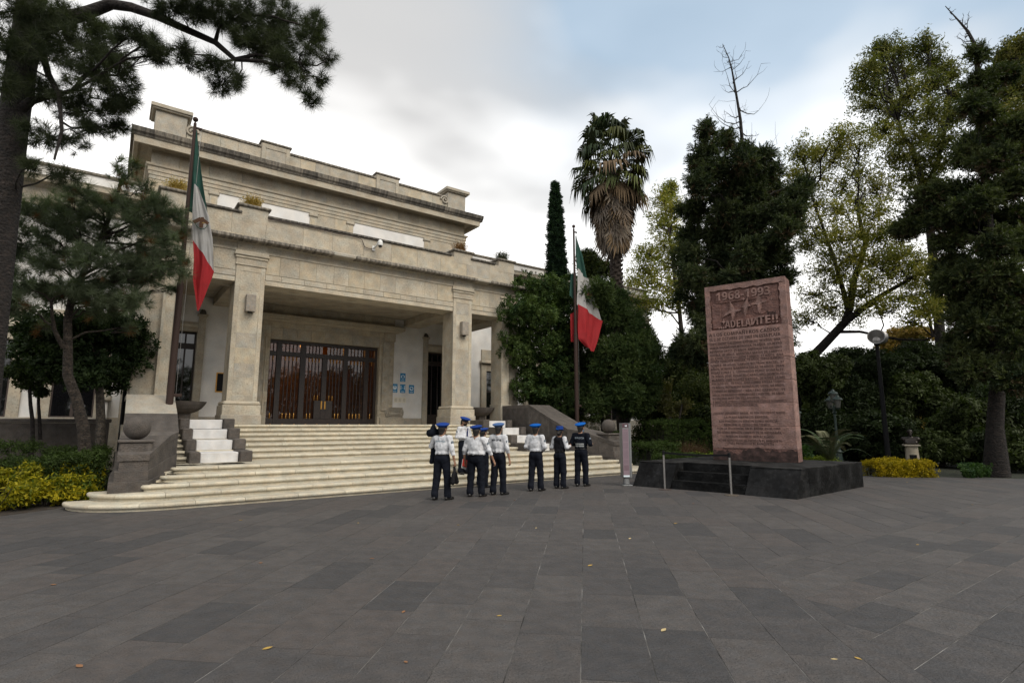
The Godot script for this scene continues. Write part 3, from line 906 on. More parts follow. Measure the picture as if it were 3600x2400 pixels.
func make_door(root: Node3D, o: Vector3) -> void:
	var d := part("great_door", cbox(Vector3(5.04, 0.14, 0.16), 0.006), mt.dark_wood, root, Vector3(8.05, 5.36, -25.86) + o)
	var q := o - d.position
	var put := func(called: String, x0: float, x1: float, y0: float, y1: float, z0: float, z1: float, m: Material, ch := 0.006) -> void:
		var n := bx(called, x0, x1, y0, y1, z0, z1, m, d, ch)
		n.position += q
	var z0 := -25.94; var z1 := -25.80
	var posts := [5.53, 5.60, 5.88, 6.10, 6.92, 7.16, 8.90, 9.12, 9.95, 10.17, 10.45, 10.57]
	for k in range(0, 12, 2): put.call("door_post", posts[k], posts[k + 1], 1.69, 5.29, z0, z1, mt.dark_wood)
	put.call("transom", 5.60, 10.45, 4.72, 4.93, z0 + 0.01, z1 - 0.012, mt.dark_wood)
	put.call("bottom_rail", 5.60, 10.45, 1.69, 1.95, z0 + 0.01, z1 - 0.012, mt.dark_wood)
	put.call("centre_stile", 7.92, 8.14, 1.95, 4.72, z0 + 0.005, z1 + 0.006, mt.dark_wood)
	put.call("lock_panel", 7.62, 7.92, 1.95, 2.78, z0 + 0.02, z1, mt.dark_wood)
	put.call("lock_panel", 8.14, 8.46, 1.95, 2.78, z0 + 0.02, z1, mt.dark_wood)
	for x in [7.95, 8.11]: put.call("handle", x - 0.035, x + 0.035, 2.38, 2.76, z1, z1 + 0.05, mt.brass, 0.02)
	var bays := [[5.60, 5.88], [6.10, 6.92], [7.16, 7.92], [8.14, 8.90], [9.12, 9.95], [10.17, 10.45]]
	for b in bays:
		put.call("pane", b[0], b[1], 1.95, 5.29, -25.885, -25.879, mt.glass, 0.001)
	var bar := lathe([Vector2(0.02, 0.0), Vector2(0.034, 0.02), Vector2(0.014, 0.06), Vector2(0.03, 0.10), Vector2(0.014, 0.14), Vector2(0.028, 0.18), Vector2(0.010, 0.24)], 8)
	for b in bays:
		var w: float = b[1] - b[0]
		var n := maxi(1, roundi(w / 0.165) - 1) if w > 0.4 else 1
		for k in n:
			var x: float = b[0] + w * (k + 1) / (n + 1)
			var foot := 1.95
			if x > 7.6 and x < 8.48: foot = 2.78
			put.call("glazing_bar", x - 0.021, x + 0.021, foot, 4.72, -25.878, -25.845, mt.dark_wood, 0.008)
			put.call("glazing_bar", x - 0.021, x + 0.021, 4.93, 5.29, -25.878, -25.845, mt.dark_wood, 0.008)
			part("brass_foot", bar, mt.brass, d, Vector3(x, foot, -25.83) + q)
			var t := part("brass_tip", bar, mt.brass, d, Vector3(x, 4.72, -25.83) + q)
			t.scale.y = -0.8
	for k in 10: put.call("brass_stop", 5.75 + k * 0.5, 5.81 + k * 0.5, 1.692, 1.72, -25.79, -25.74, mt.brass)


func make_wings(root: Node3D, add: Callable, o: Vector3) -> void:
	var A: Array = mt.ashlar
	for s in 2:
		var x0: float = -18.0 if s == 0 else 15.45
		var x1: float = 0.55 if s == 0 else 31.4
		add.call("wing_wall", x0, x1, 0.0, 10.2, -40.0, -26.12, mt.plaster, 0.004)
		add.call("wing_base", x0, x1, 0.0, 1.95, -26.2, -25.96, A[3])
		courses("wing_frieze_block", root, x0 + o.x, x1 + o.x, 9.75, 10.45, -26.2 + o.z, -26.02 + o.z, 1.6, 0.7, A)
		moulding("wing_cornice", root, x0 + o.x, x1 + o.x, -26.0 + o.z, -39.5 + o.z, [Vector2(0.0, 10.40), Vector2(0.12, 10.46), Vector2(0.14, 10.52), Vector2(0.42, 10.54), Vector2(0.44, 10.68), Vector2(0.48, 10.76)], A[0])
		add.call("wing_parapet", x0 + 0.1, x1 - 0.1, 10.7, 11.3, -26.5, -26.16, mt.plaster, 0.004)
		# front skin of the parapet, in pieces so that the slots stay open
		var groups: Array = [[-3.6], [-9.0]] if s == 0 else [[16.6], [19.73], [23.2], [26.8]]
		var cut := [x0 + 0.1]
		for g in groups:
			for k in 4: cut.append_array([g[0] + k * 0.36, g[0] + k * 0.36 + 0.13])
		cut.sort()
		cut.append(x1 - 0.1)
		for k in range(0, cut.size(), 2): add.call("parapet_skin", cut[k], cut[k + 1], 10.76, 11.3, -26.16, -26.06, mt.plaster, 0.003)
		for k in range(1, cut.size() - 1, 2):
			add.call("slot_sill", cut[k], cut[k + 1], 10.76, 10.80, -26.16, -26.06, mt.plaster, 0.002)
			add.call("slot_head", cut[k], cut[k + 1], 11.12, 11.3, -26.16, -26.06, mt.plaster, 0.002)
		add.call("wing_coping", x0, x1, 11.3, 11.42, -26.6, -25.98, mt.coping, 0.03)
		# tall windows with stone surrounds
		var wins: Array = [[-4.3, -2.86], [-1.70, -0.42], [-7.3, -5.9]] if s == 0 else [[17.2, 18.6], [20.2, 21.6], [23.4, 24.8], [26.6, 28.0]]
		for w in wins:
			add.call("window_surround", w[0] - 0.34, w[0], 1.95, 5.1, -26.12, -25.99, A[0])
			add.call("window_surround", w[1], w[1] + 0.34, 1.95, 5.1, -26.12, -25.99, A[0])
			add.call("window_head", w[0], w[1], 4.68, 5.1, -26.12, -26.0, A[1])
			add.call("window_hood", w[0] - 0.42, w[1] + 0.42, 5.1, 5.26, -26.12, -25.86, A[2], 0.03)
			add.call("window_apron", w[0] - 0.3, w[1] + 0.3, 5.26, 5.9, -26.12, -26.04, A[1])
			var fr: MeshInstance3D = add.call("window", w[0], w[1], 1.95, 4.68, -26.11, -26.08, mt.iron, 0.004)
			var q := -fr.position + o
			for k in 2:
				var wd: float = (w[1] - w[0]) / 2.0
				for yy in [[2.0, 3.5], [3.56, 4.62]]:
					var n := bx("pane", w[0] + k * wd + 0.05, w[0] + (k + 1) * wd - 0.05, yy[0], yy[1], -26.082, -26.072, mt.dark_glass, fr, 0.002)
					n.position += q
		if s == 0:
			add.call("corner_pilaster", 0.36, 0.62, 0.3, 9.75, -26.1, -25.9, A[1])
			add.call("wing_bracket", -0.35, 0.1, 2.55, 2.75, -26.1, -25.45, A[1], 0.05)
			add.call("bracket_leg", -0.25, 0.0, 0.3, 2.55, -26.1, -25.6, mt.plaster, 0.02)
		else:
			add.call("end_pilaster", 30.45, 31.32, 0.3, 9.1, -26.12, -25.9, A[1])
			add.call("end_capital", 30.35, 31.42, 9.1, 9.3, -26.12, -25.8, A[2], 0.04)
			add.call("end_capital", 30.4, 31.37, 8.85, 8.92, -26.12, -25.84, A[2], 0.02)
	# rain pipe in the corner
	var pipe := part("rain_pipe", tube([Vector3(0.42, 0.3, -22.2), Vector3(0.42, 8.0, -22.2)], [0.06, 0.06], 10), mt.black, root, o)
	pipe.position += Vector3(0, 0, 0)


func make_fittings() -> void:
	for s in 2:
		var t := thing("wall_sconce", "rough grey stone box sconce on the pillar " + ("nearest the flagpole on the cheek wall" if s == 0 else "beside the leafy tree"), "sconce", Vector3(3.70 if s == 0 else 12.36, 5.55, -20.6), 0.0, "stone sconces on the pillars")
		part("box", cbox(Vector3(0.31, 0.6, 0.24), 0.012), mt.rough_stone, t, Vector3(0, 0.3, 0.125))
		part("fitting", cbox(Vector3(0.14, 0.05, 0.1), 0.01), mt.black, t, Vector3(0, -0.015, 0.12))
	# camera with its cable on the parapet
	var c := thing("surveillance_camera", "white domed surveillance camera on a bracket under the parapet coping", "camera", Vector3(8.12, 8.72, -20.61))
	mat("white_plastic", lin(0.62, 0.62, 0.60), 0.4)
	part("wall_plate", cbox(Vector3(0.12, 0.2, 0.03), 0.01), mt.white_plastic, c, Vector3(0, 0, 0.015))
	part("arm", tube([Vector3(0, 0, 0.02), Vector3(0.04, 0.06, 0.18), Vector3(0.08, 0.22, 0.34), Vector3(0.10, 0.24, 0.40)], [0.04, 0.035, 0.035, 0.04], 10), mt.white_plastic, c)
	part("housing", lathe([Vector2(0.0, 0.0), Vector2(0.085, 0.0), Vector2(0.10, 0.02), Vector2(0.10, 0.14), Vector2(0.075, 0.21), Vector2(0.03, 0.25), Vector2(0.0, 0.25)], 20), mt.white_plastic, c, Vector3(0.11, 0.02, 0.42))
	part("dome", lathe([Vector2(0.0, -0.09), Vector2(0.045, -0.075), Vector2(0.075, -0.035), Vector2(0.083, 0.0)], 20), mt.dark_glass, c, Vector3(0.11, 0.02, 0.42))
	var pts := []; var rr := []
	for p in [[4.1, 9.03], [4.6, 9.06], [5.3, 9.05], [6.0, 9.045], [6.6, 9.01], [7.1, 9.03], [7.45, 9.02], [7.62, 8.97], [7.68, 8.82], [7.74, 8.70], [7.9, 8.665], [8.06, 8.68]]:
		pts.append(Vector3(p[0] - 6.0, p[1] - 9.0, 0)); rr.append(0.016)
	var cable := part("camera_cable", tube(pts, rr, 6), mt.iron, self, Vector3(6.0, 9.0, -20.575))
	tag(cable, "dark cable looping along the parapet to the surveillance camera", "cable")
	# notices
	mat("poster", lin(0.012, 0.19, 0.40), 0.6)
	mat("poster_print", lin(0.62, 0.70, 0.76), 0.6)
	mat("paper", lin(0.62, 0.58, 0.48), 0.8)
	mat("print", lin(0.22, 0.20, 0.18), 0.8)
	var note := [[11.76, 4.03, "with a white face above a desk, topmost of the four", 0], [11.34, 3.48, "with a white masked face, beside the carved strip", 1], [11.77, 3.47, "with two white standing figures", 2], [12.25, 3.46, "with two white washing hands", 3]]
	for n in note:
		var t := thing("blue_notice", "blue notice " + n[2], "notice", Vector3(n[0] + 0.15, n[1], -25.645), 0.0, "blue notices on the portico wall")
		part("sheet", cbox(Vector3(0.29, 0.43, 0.008), 0.001), mt.poster, t)
		if n[3] != 2:
			part("disc", lathe([Vector2(0, 0), Vector2(0.105, 0), Vector2(0.105, 0.003), Vector2(0, 0.003)], 24), mt.poster_print, t, Vector3(0, 0.03, 0.004), Vector3(PI / 2, 0, 0))
			if n[3] < 2:
				part("head", lathe([Vector2(0, 0), Vector2(0.05, 0), Vector2(0.05, 0.003), Vector2(0, 0.003)], 16, 1.0, 1.2), mt.poster, t, Vector3(0, 0.055, 0.007), Vector3(PI / 2, 0, 0))
				part("mask", cbox(Vector3(0.095 if n[3] == 1 else 0.15, 0.05, 0.003), 0.001), mt.poster_print if n[3] == 1 else mt.poster, t, Vector3(0, 0.03 if n[3] == 1 else -0.02, 0.011))
			else:
				for k in 2: part("hand", cbox(Vector3(0.05, 0.12, 0.003), 0.001), mt.poster, t, Vector3(-0.025 + k * 0.05, 0.03 + k * 0.02, 0.008), Vector3(0, 0, 0.7))
		else:
			for k in [-1, 1]:
				part("figure", cbox(Vector3(0.045, 0.14, 0.003), 0.001), mt.poster_print, t, Vector3(k * 0.1, 0.02, 0.005))
				part("figure_head", lathe([Vector2(0, 0), Vector2(0.026, 0), Vector2(0.026, 0.003), Vector2(0, 0.003)], 12), mt.poster_print, t, Vector3(k * 0.1, 0.125, 0.004), Vector3(PI / 2, 0, 0))
			part("arrow", cbox(Vector3(0.09, 0.012, 0.003), 0.001), mt.poster_print, t, Vector3(0, 0.03, 0.005))
		for k in 2: part("caption", cbox(Vector3(0.2 - 0.04 * k, 0.014, 0.002), 0.001), mt.poster_print, t, Vector3(0, -0.14 - 0.03 * k, 0.005))
	for k in 3:
		var t := thing("paper_notice", ["beige printed sheet under the masked face notice", "beige printed sheet, middle of the three below the blue notices", "beige printed sheet under the notice with two figures"][k], "notice", Vector3(11.57 + k * 0.22, 2.90, -25.646), 0.0, "beige sheets on the portico wall")
		part("sheet", cbox(Vector3(0.2, 0.27, 0.006), 0.001), mt.paper, t)
		for j in 5: part("text_line", cbox(Vector3(0.13, 0.012, 0.002), 0.0005), mt.print, t, Vector3(0, 0.07 - 0.035 * j, 0.004))
	var pl := thing("dark_plaque", "narrow black plaque with a brass edge beside the pillar", "plaque", Vector3(3.74, 3.42, -25.63))
	part("edge", cbox(Vector3(0.42, 0.82, 0.02), 0.004), mt.brass, pl)
	part("face", cbox(Vector3(0.34, 0.74, 0.02), 0.004), mt.black, pl, Vector3(0, 0, 0.012))
	# lamp in the lobby
	var l := thing("lobby_lamp", "warm lamp glowing behind the glass of the great door", "lamp", Vector3(8.0, 6.6, -29.5))
	mat("glow", lin(0.9, 0.6, 0.25), 0.5)
	mt.glow.emission_enabled = true
	mt.glow.emission = Color(1.0, 0.62, 0.25)
	mt.glow.emission_energy_multiplier = 1.2
	part("rod", tube([Vector3(0, 0, 0), Vector3(0, -0.7, 0)], [0.015, 0.015], 6), mt.brass, l)
	var sp := SphereMesh.new(); sp.radius = 0.16; sp.height = 0.32
	part("lamp_globe", sp, mt.glow, l, Vector3(0, -0.85, 0))
	var om := OmniLight3D.new()
	om.name = "lobby_light"
	om.light_color = Color(1.0, 0.66, 0.30)
	om.light_energy = 1.0
	om.light_size = 0.16
	om.omni_range = 14.0
	om.omni_attenuation = 2.0
	om.shadow_enabled = true
	om.position = Vector3(8.0, 5.75, -29.5)
	add_child(om)


# ---------- where the plants stand ----------
const PINE_TRUNK := [Vector3(-1.99, 0.88, -15.07), Vector3(-2.05, 2.77, -15.06), Vector3(-2.08, 4.52, -15.06), Vector3(-2.11, 5.96, -15.05), Vector3(-2.15, 8.19, -15.05), Vector3(-2.14, 9.89, -15.05), Vector3(-2.14, 11.37, -15.05), Vector3(-2.2, 13.06, -15.04)]
const PINE_LIMB_A := [Vector3(-2.05, 10.17, -14.96), Vector3(-1.5, 10.57, -14.72), Vector3(-1.09, 10.85, -14.56), Vector3(-0.74, 11.09, -14.38), Vector3(-0.36, 11.01, -14.1), Vector3(0.13, 10.89, -13.9), Vector3(0.75, 10.61, -13.58), Vector3(1.27, 10.4, -13.34), Vector3(1.67, 9.99, -13.09), Vector3(2.18, 10.01, -12.82), Vector3(2.63, 9.86, -12.53)]
const PINE_LIMB_B := [Vector3(-2.09, 8.25, -14.95), Vector3(-1.87, 8.52, -14.78), Vector3(-1.5, 8.64, -14.52), Vector3(-1.1, 8.81, -14.26)]
const PINE_LIMB_C := [Vector3(-2.11, 10, -14.95), Vector3(-1.79, 9.58, -14.69), Vector3(-1.64, 9.07, -14.51), Vector3(-1.41, 8.61, -14.33), Vector3(-1.27, 7.73, -14.14), Vector3(-1.32, 7.04, -14.04)]
const PINE_LIMB_D := [Vector3(1.67, 9.99, -13.09), Vector3(2.06, 10.14, -12.84), Vector3(2.55, 10.13, -12.65), Vector3(3.07, 10.08, -12.43)]
const PINE_LIMB_E := [Vector3(1.27, 10.4, -13.34), Vector3(1.31, 10.74, -13.23), Vector3(1.67, 11.01, -12.99), Vector3(2.17, 11.21, -12.82)]
const PINE_FAR := [[1.84, 11.22, -13.09, 0.88, 0.57, 0.7, 144], [2.68, 11.53, -13.25, 0.6, 0.6, 0.48, 93], [3.17, 10.83, -12.4, 0.35, 0.62, 0.28, 57], [2.32, 10.56, -12.9, 0.73, 0.46, 0.58, 93], [2.78, 9.98, -12.64, 0.61, 0.42, 0.49, 79], [3.21, 9.28, -12.49, 0.25, 0.27, 0.2, 18], [1.09, 10.9, -12.94, 0.69, 0.36, 0.55, 86], [0.42, 10.74, -13.14, 0.68, 0.25, 0.54, 57], [0.2, 9.53, -13.2, 0.31, 0.21, 0.25, 28], [0, 9.84, -13.34, 0.32, 0.17, 0.25, 25], [1.3, 9.62, -13.16, 0.51, 0.29, 0.41, 43], [1.47, 9.42, -13.41, 0.19, 0.34, 0.15, 15], [1.75, 9.33, -12.89, 0.18, 0.22, 0.15, 12], [0.76, 9.86, -13.66, 0.17, 0.26, 0.13, 12], [-0.28, 9.59, -12.82, 0.37, 0.17, 0.29, 28], [3.69, 10.84, -12.96, 0.25, 0.24, 0.2, 15], [3.37, 11.63, -12.78, 0.14, 0.32, 0.11, 12], [3.52, 10.07, -12.89, 0.2, 0.24, 0.16, 11], [0.62, 9.72, -12.93, 0.28, 0.14, 0.22, 18], [1.86, 10.34, -12.86, 0.45, 0.22, 0.36, 43]]
const PINE_NEAR := [[-1.05, 9.93, -14.5, 0.92, 0.66, 0.73, 154], [-0.72, 9.08, -14.11, 0.76, 0.68, 0.61, 140], [-0.39, 9, -14.64, 0.4, 0.25, 0.32, 35], [-0.92, 8.49, -14.51, 0.7, 0.38, 0.56, 77], [-1.45, 7.68, -14.45, 0.67, 0.3, 0.54, 56], [-0.75, 8.03, -14.41, 0.38, 0.21, 0.31, 25], [-2.13, 10.13, -14.15, 0.56, 0.36, 0.45, 77], [-1.45, 10.62, -14.65, 0.6, 0.24, 0.48, 56], [-2.27, 9.23, -14.22, 0.26, 0.51, 0.21, 35], [-2.21, 8.51, -14.2, 0.19, 0.35, 0.15, 25], [-1.69, 8.74, -14.62, 0.37, 0.3, 0.3, 42], [-0.31, 8.35, -14.63, 0.25, 0.18, 0.2, 15], [-1.65, 6.82, -14.14, 0.19, 0.22, 0.15, 15], [-1.18, 6.96, -14.57, 0.41, 0.2, 0.33, 21], [-1.76, 9.36, -14.18, 0.4, 0.52, 0.32, 49], [-0.8, 10.56, -14.86, 0.41, 0.33, 0.32, 35]]
const BLUE_TRUNK := [Vector3(-0.31, 0.63, -18), Vector3(-0.46, 1.64, -17.99), Vector3(-0.67, 2.37, -17.99), Vector3(-0.89, 2.93, -17.98), Vector3(-0.95, 3.63, -17.97), Vector3(-1.02, 4.33, -17.97), Vector3(-1, 4.91, -17.97), Vector3(-0.78, 5.78, -17.98), Vector3(-0.56, 6.51, -17.99), Vector3(-0.36, 7.5, -18), Vector3(-0.22, 8.49, -18)]
const BLUE_STEM := [Vector3(-1.03, 3.63, -17.97), Vector3(-1.15, 3.84, -17.86), Vector3(-1.24, 4.03, -17.76), Vector3(-1.31, 4.36, -17.65), Vector3(-1.37, 4.78, -17.55)]
const BLUE_CROWN := [[-2.03, 6.97, -17.57, 0.55, 0.37, 0.55, 44], [-1.34, 7.34, -17.92, 0.58, 0.39, 0.58, 44], [-0.54, 7.33, -17.22, 0.58, 0.38, 0.58, 44], [-1.86, 6.32, -17.52, 0.55, 0.36, 0.55, 44], [-1.19, 6.76, -18.27, 0.59, 0.39, 0.59, 44], [-0.38, 6.85, -18.31, 0.61, 0.41, 0.61, 44], [0.31, 6.84, -16.92, 0.59, 0.39, 0.59, 44], [0.9, 7.31, -17.05, 0.61, 0.4, 0.61, 44], [0.82, 6.39, -16.77, 0.59, 0.39, 0.59, 44], [0.15, 6.15, -17.49, 0.6, 0.4, 0.6, 44], [-0.61, 5.74, -16.74, 0.55, 0.37, 0.55, 44], [-1.47, 5.62, -17.46, 0.55, 0.37, 0.55, 44], [-2.2, 5.89, -17.73, 0.55, 0.36, 0.55, 44], [-0.89, 5.15, -17.18, 0.56, 0.37, 0.56, 44], [-0.25, 5.4, -17.92, 0.6, 0.39, 0.6, 44], [0.45, 5.6, -17.76, 0.61, 0.4, 0.61, 44], [1.01, 5.81, -16.71, 0.59, 0.39, 0.59, 44], [-0.28, 4.71, -17.7, 0.58, 0.39, 0.58, 44], [0.23, 4.82, -17.17, 0.58, 0.38, 0.58, 44], [-2.08, 5, -17.32, 0.53, 0.35, 0.53, 44], [-2.1, 4.5, -17.08, 0.52, 0.34, 0.52, 44], [-0.87, 7.18, -17.93, 0.59, 0.39, 0.59, 44], [-1.52, 6.73, -17.43, 0.56, 0.37, 0.56, 44], [0.56, 7.42, -16.97, 0.6, 0.4, 0.6, 44], [0, 7.49, -17.68, 0.61, 0.4, 0.61, 44], [-1.15, 6.17, -18.07, 0.58, 0.39, 0.58, 44], [-0.09, 5.69, -17.25, 0.58, 0.38, 0.58, 44], [0.59, 5.92, -17.09, 0.59, 0.39, 0.59, 44], [-0.48, 4.97, -17.39, 0.57, 0.38, 0.57, 44], [-1.7, 5.2, -18.31, 0.57, 0.38, 0.57, 44], [-1.26, 5.06, -18.41, 0.59, 0.39, 0.59, 44], [0.35, 4.25, -17.91, 0.18, 0.13, 0.18, 5], [1.21, 5.57, -18.28, 0.28, 0.18, 0.28, 8], [-1.52, 4.12, -18.16, 0.14, 0.16, 0.14, 4], [1.24, 6.91, -17.34, 0.21, 0.18, 0.21, 6], [1.35, 6.08, -16.81, 0.15, 0.13, 0.15, 4], [-0.14, 8.27, -17.88, 0.42, 0.35, 0.42, 14], [-0.34, 8.62, -17.7, 0.27, 0.26, 0.27, 8], [0.06, 8.69, -17.35, 0.18, 0.17, 0.18, 5], [-1.11, 7.54, -17.07, 0.44, 0.21, 0.44, 14], [0.31, 8.01, -17.43, 0.36, 0.26, 0.36, 10]]
const FICUS_L_TRUNK := [Vector3(-0.07, 1.13, -20.5), Vector3(-0.12, 1.79, -20.5), Vector3(-0.2, 2.46, -20.5), Vector3(-0.29, 3.05, -20.5), Vector3(-0.46, 3.8, -20.49)]
const FICUS_L_CROWN := [[-1.76, 4.19, -21.17, 0.62, 0.49, 0.62, 150], [-1.23, 4.43, -20.54, 0.61, 0.49, 0.61, 150], [-0.59, 4.3, -21.25, 0.64, 0.52, 0.64, 150], [0.1, 4.17, -20.84, 0.65, 0.52, 0.65, 150], [0.44, 3.66, -20.81, 0.65, 0.52, 0.65, 150], [-0.28, 3.38, -20.04, 0.61, 0.49, 0.61, 150], [-0.96, 3.57, -21.24, 0.63, 0.51, 0.63, 150], [-1.72, 4.4, -19.63, 0.57, 0.46, 0.57, 150], [-1.38, 3.36, -20.06, 0.59, 0.47, 0.59, 150], [0.16, 4.71, -20.4, 0.64, 0.51, 0.64, 150], [0.08, 3.14, -20.95, 0.64, 0.52, 0.64, 150], [-0.71, 4.62, -20, 0.61, 0.49, 0.61, 150], [-1.91, 3.83, -20.99, 0.6, 0.48, 0.6, 150], [-0.29, 4.68, -21.27, 0.65, 0.52, 0.65, 150], [-1.14, 3.83, -19.93, 0.59, 0.47, 0.59, 150], [0.51, 4.19, -20.65, 0.65, 0.52, 0.65, 150], [-0.66, 3.07, -19.7, 0.59, 0.47, 0.59, 150]]
const SMALL_TRUNK_A := [Vector3(-1.68, 1.26, -21.43), Vector3(-1.74, 1.81, -21.43), Vector3(-1.83, 2.28, -21.42), Vector3(-1.89, 2.7, -21.42), Vector3(-1.94, 3.03, -21.41)]
const SMALL_TRUNK_B := [Vector3(-1.52, 1.25, -21.55), Vector3(-1.59, 1.81, -21.54), Vector3(-1.66, 2.29, -21.54), Vector3(-1.7, 2.71, -21.53)]
const SMALL_CROWN := [[-2.25, 3.19, -21.16, 0.34, 0.15, 0.34, 60], [-2.01, 3.25, -21.7, 0.4, 0.26, 0.4, 60], [-1.68, 3.01, -21.2, 0.37, 0.26, 0.37, 60], [-2, 2.9, -21.74, 0.38, 0.18, 0.38, 60], [-1.62, 2.63, -21.43, 0.16, 0.1, 0.16, 60], [-2.48, 3.2, -21.45, 0.16, 0.1, 0.16, 60], [-2.16, 3.39, -21.61, 0.24, 0.16, 0.24, 60]]
const FICUS_R_TRUNK := [Vector3(17.14, 0.8, -19.55), Vector3(17.12, 1.84, -19.57), Vector3(17.06, 2.9, -19.62), Vector3(16.97, 4.51, -19.7)]
const FICUS_R_CROWN := [[16.16, 8.03, -20.86, 0.89, 0.79, 0.89, 190], [16.27, 7.96, -19.33, 0.85, 0.76, 0.85, 190], [17.53, 7.96, -19.53, 0.88, 0.79, 0.88, 190], [14.74, 6.87, -19.8, 0.83, 0.74, 0.83, 190], [15.71, 6.69, -19.21, 0.83, 0.74, 0.83, 190], [17.11, 6.73, -19.29, 0.86, 0.77, 0.86, 190], [15.6, 5.82, -20.38, 0.86, 0.76, 0.86, 190], [16.31, 5.43, -19.52, 0.85, 0.75, 0.85, 190], [15.04, 5.08, -20.31, 0.84, 0.75, 0.84, 190], [16.08, 4.39, -20.23, 0.85, 0.76, 0.85, 190], [15.59, 3.41, -20.15, 0.84, 0.75, 0.84, 190], [16.59, 3.04, -20.11, 0.85, 0.76, 0.85, 190], [16.83, 4.23, -19.33, 0.84, 0.75, 0.84, 190], [17.13, 5.47, -19.24, 0.85, 0.76, 0.85, 190], [16.29, 7.62, -20.12, 0.87, 0.78, 0.87, 190], [16.44, 6.61, -20.89, 0.89, 0.79, 0.89, 190], [15.22, 4.37, -21.38, 0.42, 0.27, 0.42, 26], [14.69, 6.96, -20.75, 0.2, 0.27, 0.2, 12], [15.85, 8.46, -21.05, 0.5, 0.35, 0.5, 40]]
const JUNIPER_TRUNK := [Vector3(19.68, 0.28, -17.9), Vector3(19.67, 1.58, -17.91), Vector3(19.6, 2.64, -17.98), Vector3(19.46, 4.26, -18.14), Vector3(19.3, 5.91, -18.3), Vector3(19.15, 7.74, -18.46)]
const JUNIPER_STEM := [Vector3(18.69, 0.28, -18.5), Vector3(18.73, 1.58, -18.46), Vector3(18.7, 2.5, -18.49), Vector3(18.39, 3.71, -18.8)]
const JUNIPER_CROWN := [[18.14, 7.8, -17.88, 0.75, 0.63, 0.75, 120], [19.72, 7.7, -18.46, 0.79, 0.66, 0.79, 120], [18.92, 6.77, -18.21, 0.76, 0.64, 0.76, 120], [19.99, 6.85, -17.98, 0.78, 0.65, 0.78, 120], [20.72, 6.21, -18.01, 0.79, 0.66, 0.79, 120], [17.93, 5.85, -19.49, 0.77, 0.65, 0.77, 120], [18.76, 5.53, -18.58, 0.76, 0.64, 0.76, 120], [18.54, 4.98, -17.45, 0.73, 0.61, 0.73, 120], [19.31, 5.15, -17.25, 0.74, 0.62, 0.74, 120], [20.09, 5.48, -17.13, 0.75, 0.63, 0.75, 120], [17.76, 4.91, -20.06, 0.78, 0.65, 0.78, 120], [18.72, 4.64, -19.55, 0.78, 0.65, 0.78, 120], [18.79, 4.11, -18.17, 0.75, 0.63, 0.75, 120], [18.87, 4.17, -17.07, 0.72, 0.61, 0.72, 120], [19.67, 4.33, -16.91, 0.74, 0.62, 0.74, 120], [17.54, 3.53, -20.92, 0.79, 0.66, 0.79, 120], [17.11, 2.82, -19.27, 0.74, 0.62, 0.74, 120], [18.17, 3.45, -19.01, 0.75, 0.63, 0.75, 120], [19.64, 3.16, -19.03, 0.78, 0.65, 0.78, 120], [18.78, 3.04, -17.04, 0.72, 0.6, 0.72, 120], [20.34, 3.37, -17.18, 0.75, 0.63, 0.75, 120], [19.28, 6.64, -19.46, 0.8, 0.67, 0.8, 120], [17.98, 7.34, -18.51, 0.76, 0.63, 0.76, 120], [20.33, 4.86, -17.01, 0.75, 0.63, 0.75, 120], [18.66, 3.88, -19.93, 0.79, 0.66, 0.79, 120], [18.05, 2.61, -18.14, 0.73, 0.61, 0.73, 120], [19.8, 2.56, -17.54, 0.74, 0.62, 0.74, 120], [20.8, 5.26, -17.13, 0.31, 0.24, 0.31, 16], [17.98, 2.38, -19.84, 0.42, 0.27, 0.42, 22], [16.54, 3.47, -20.48, 0.28, 0.2, 0.28, 14]]
const CYPRESS_CROWN := [[19.96, 15.41, -23.06, 0.07, 0.24, 0.07, 46], [19.97, 15.11, -23.06, 0.13, 0.24, 0.13, 58], [19.97, 14.81, -23.06, 0.2, 0.24, 0.2, 70], [19.97, 14.52, -23.06, 0.25, 0.24, 0.25, 79], [19.97, 14.22, -23.05, 0.28, 0.24, 0.28, 85], [19.97, 13.93, -23.05, 0.31, 0.24, 0.31, 91], [19.97, 13.63, -23.05, 0.35, 0.24, 0.35, 97], [19.97, 13.34, -23.05, 0.36, 0.24, 0.36, 100], [19.97, 13.05, -23.05, 0.38, 0.24, 0.38, 103], [19.97, 12.76, -23.05, 0.39, 0.24, 0.39, 106], [19.98, 12.47, -23.05, 0.43, 0.24, 0.43, 112], [19.98, 12.18, -23.05, 0.44, 0.24, 0.44, 115], [19.98, 11.89, -23.05, 0.46, 0.24, 0.46, 118], [19.98, 11.6, -23.05, 0.47, 0.24, 0.47, 121], [19.98, 11.32, -23.04, 0.49, 0.24, 0.49, 124], [19.98, 11.03, -23.04, 0.5, 0.24, 0.5, 127], [19.98, 10.75, -23.04, 0.52, 0.24, 0.52, 130], [19.98, 10.46, -23.04, 0.52, 0.24, 0.52, 130], [19.98, 10.18, -23.04, 0.53, 0.24, 0.53, 133], [19.99, 9.89, -23.04, 0.53, 0.24, 0.53, 133], [19.99, 9.61, -23.04, 0.53, 0.23, 0.53, 133], [19.99, 9.33, -23.04, 0.53, 0.23, 0.53, 133]]
const FIR_TRUNK := [Vector3(22.38, -0.08, -13.24), Vector3(22.44, 4.03, -13.13), Vector3(22.47, 7.84, -13.08), Vector3(22.54, 11.8, -12.95), Vector3(22.58, 14.2, -12.9)]
const FIR_TOP := [Vector3(22.58, 14.2, -12.9), Vector3(22.57, 15.66, -12.91), Vector3(22.51, 17.17, -13.02), Vector3(22.46, 18.2, -13.1), Vector3(22.4, 18.91, -13.19), Vector3(22.28, 19.7, -13.39)]
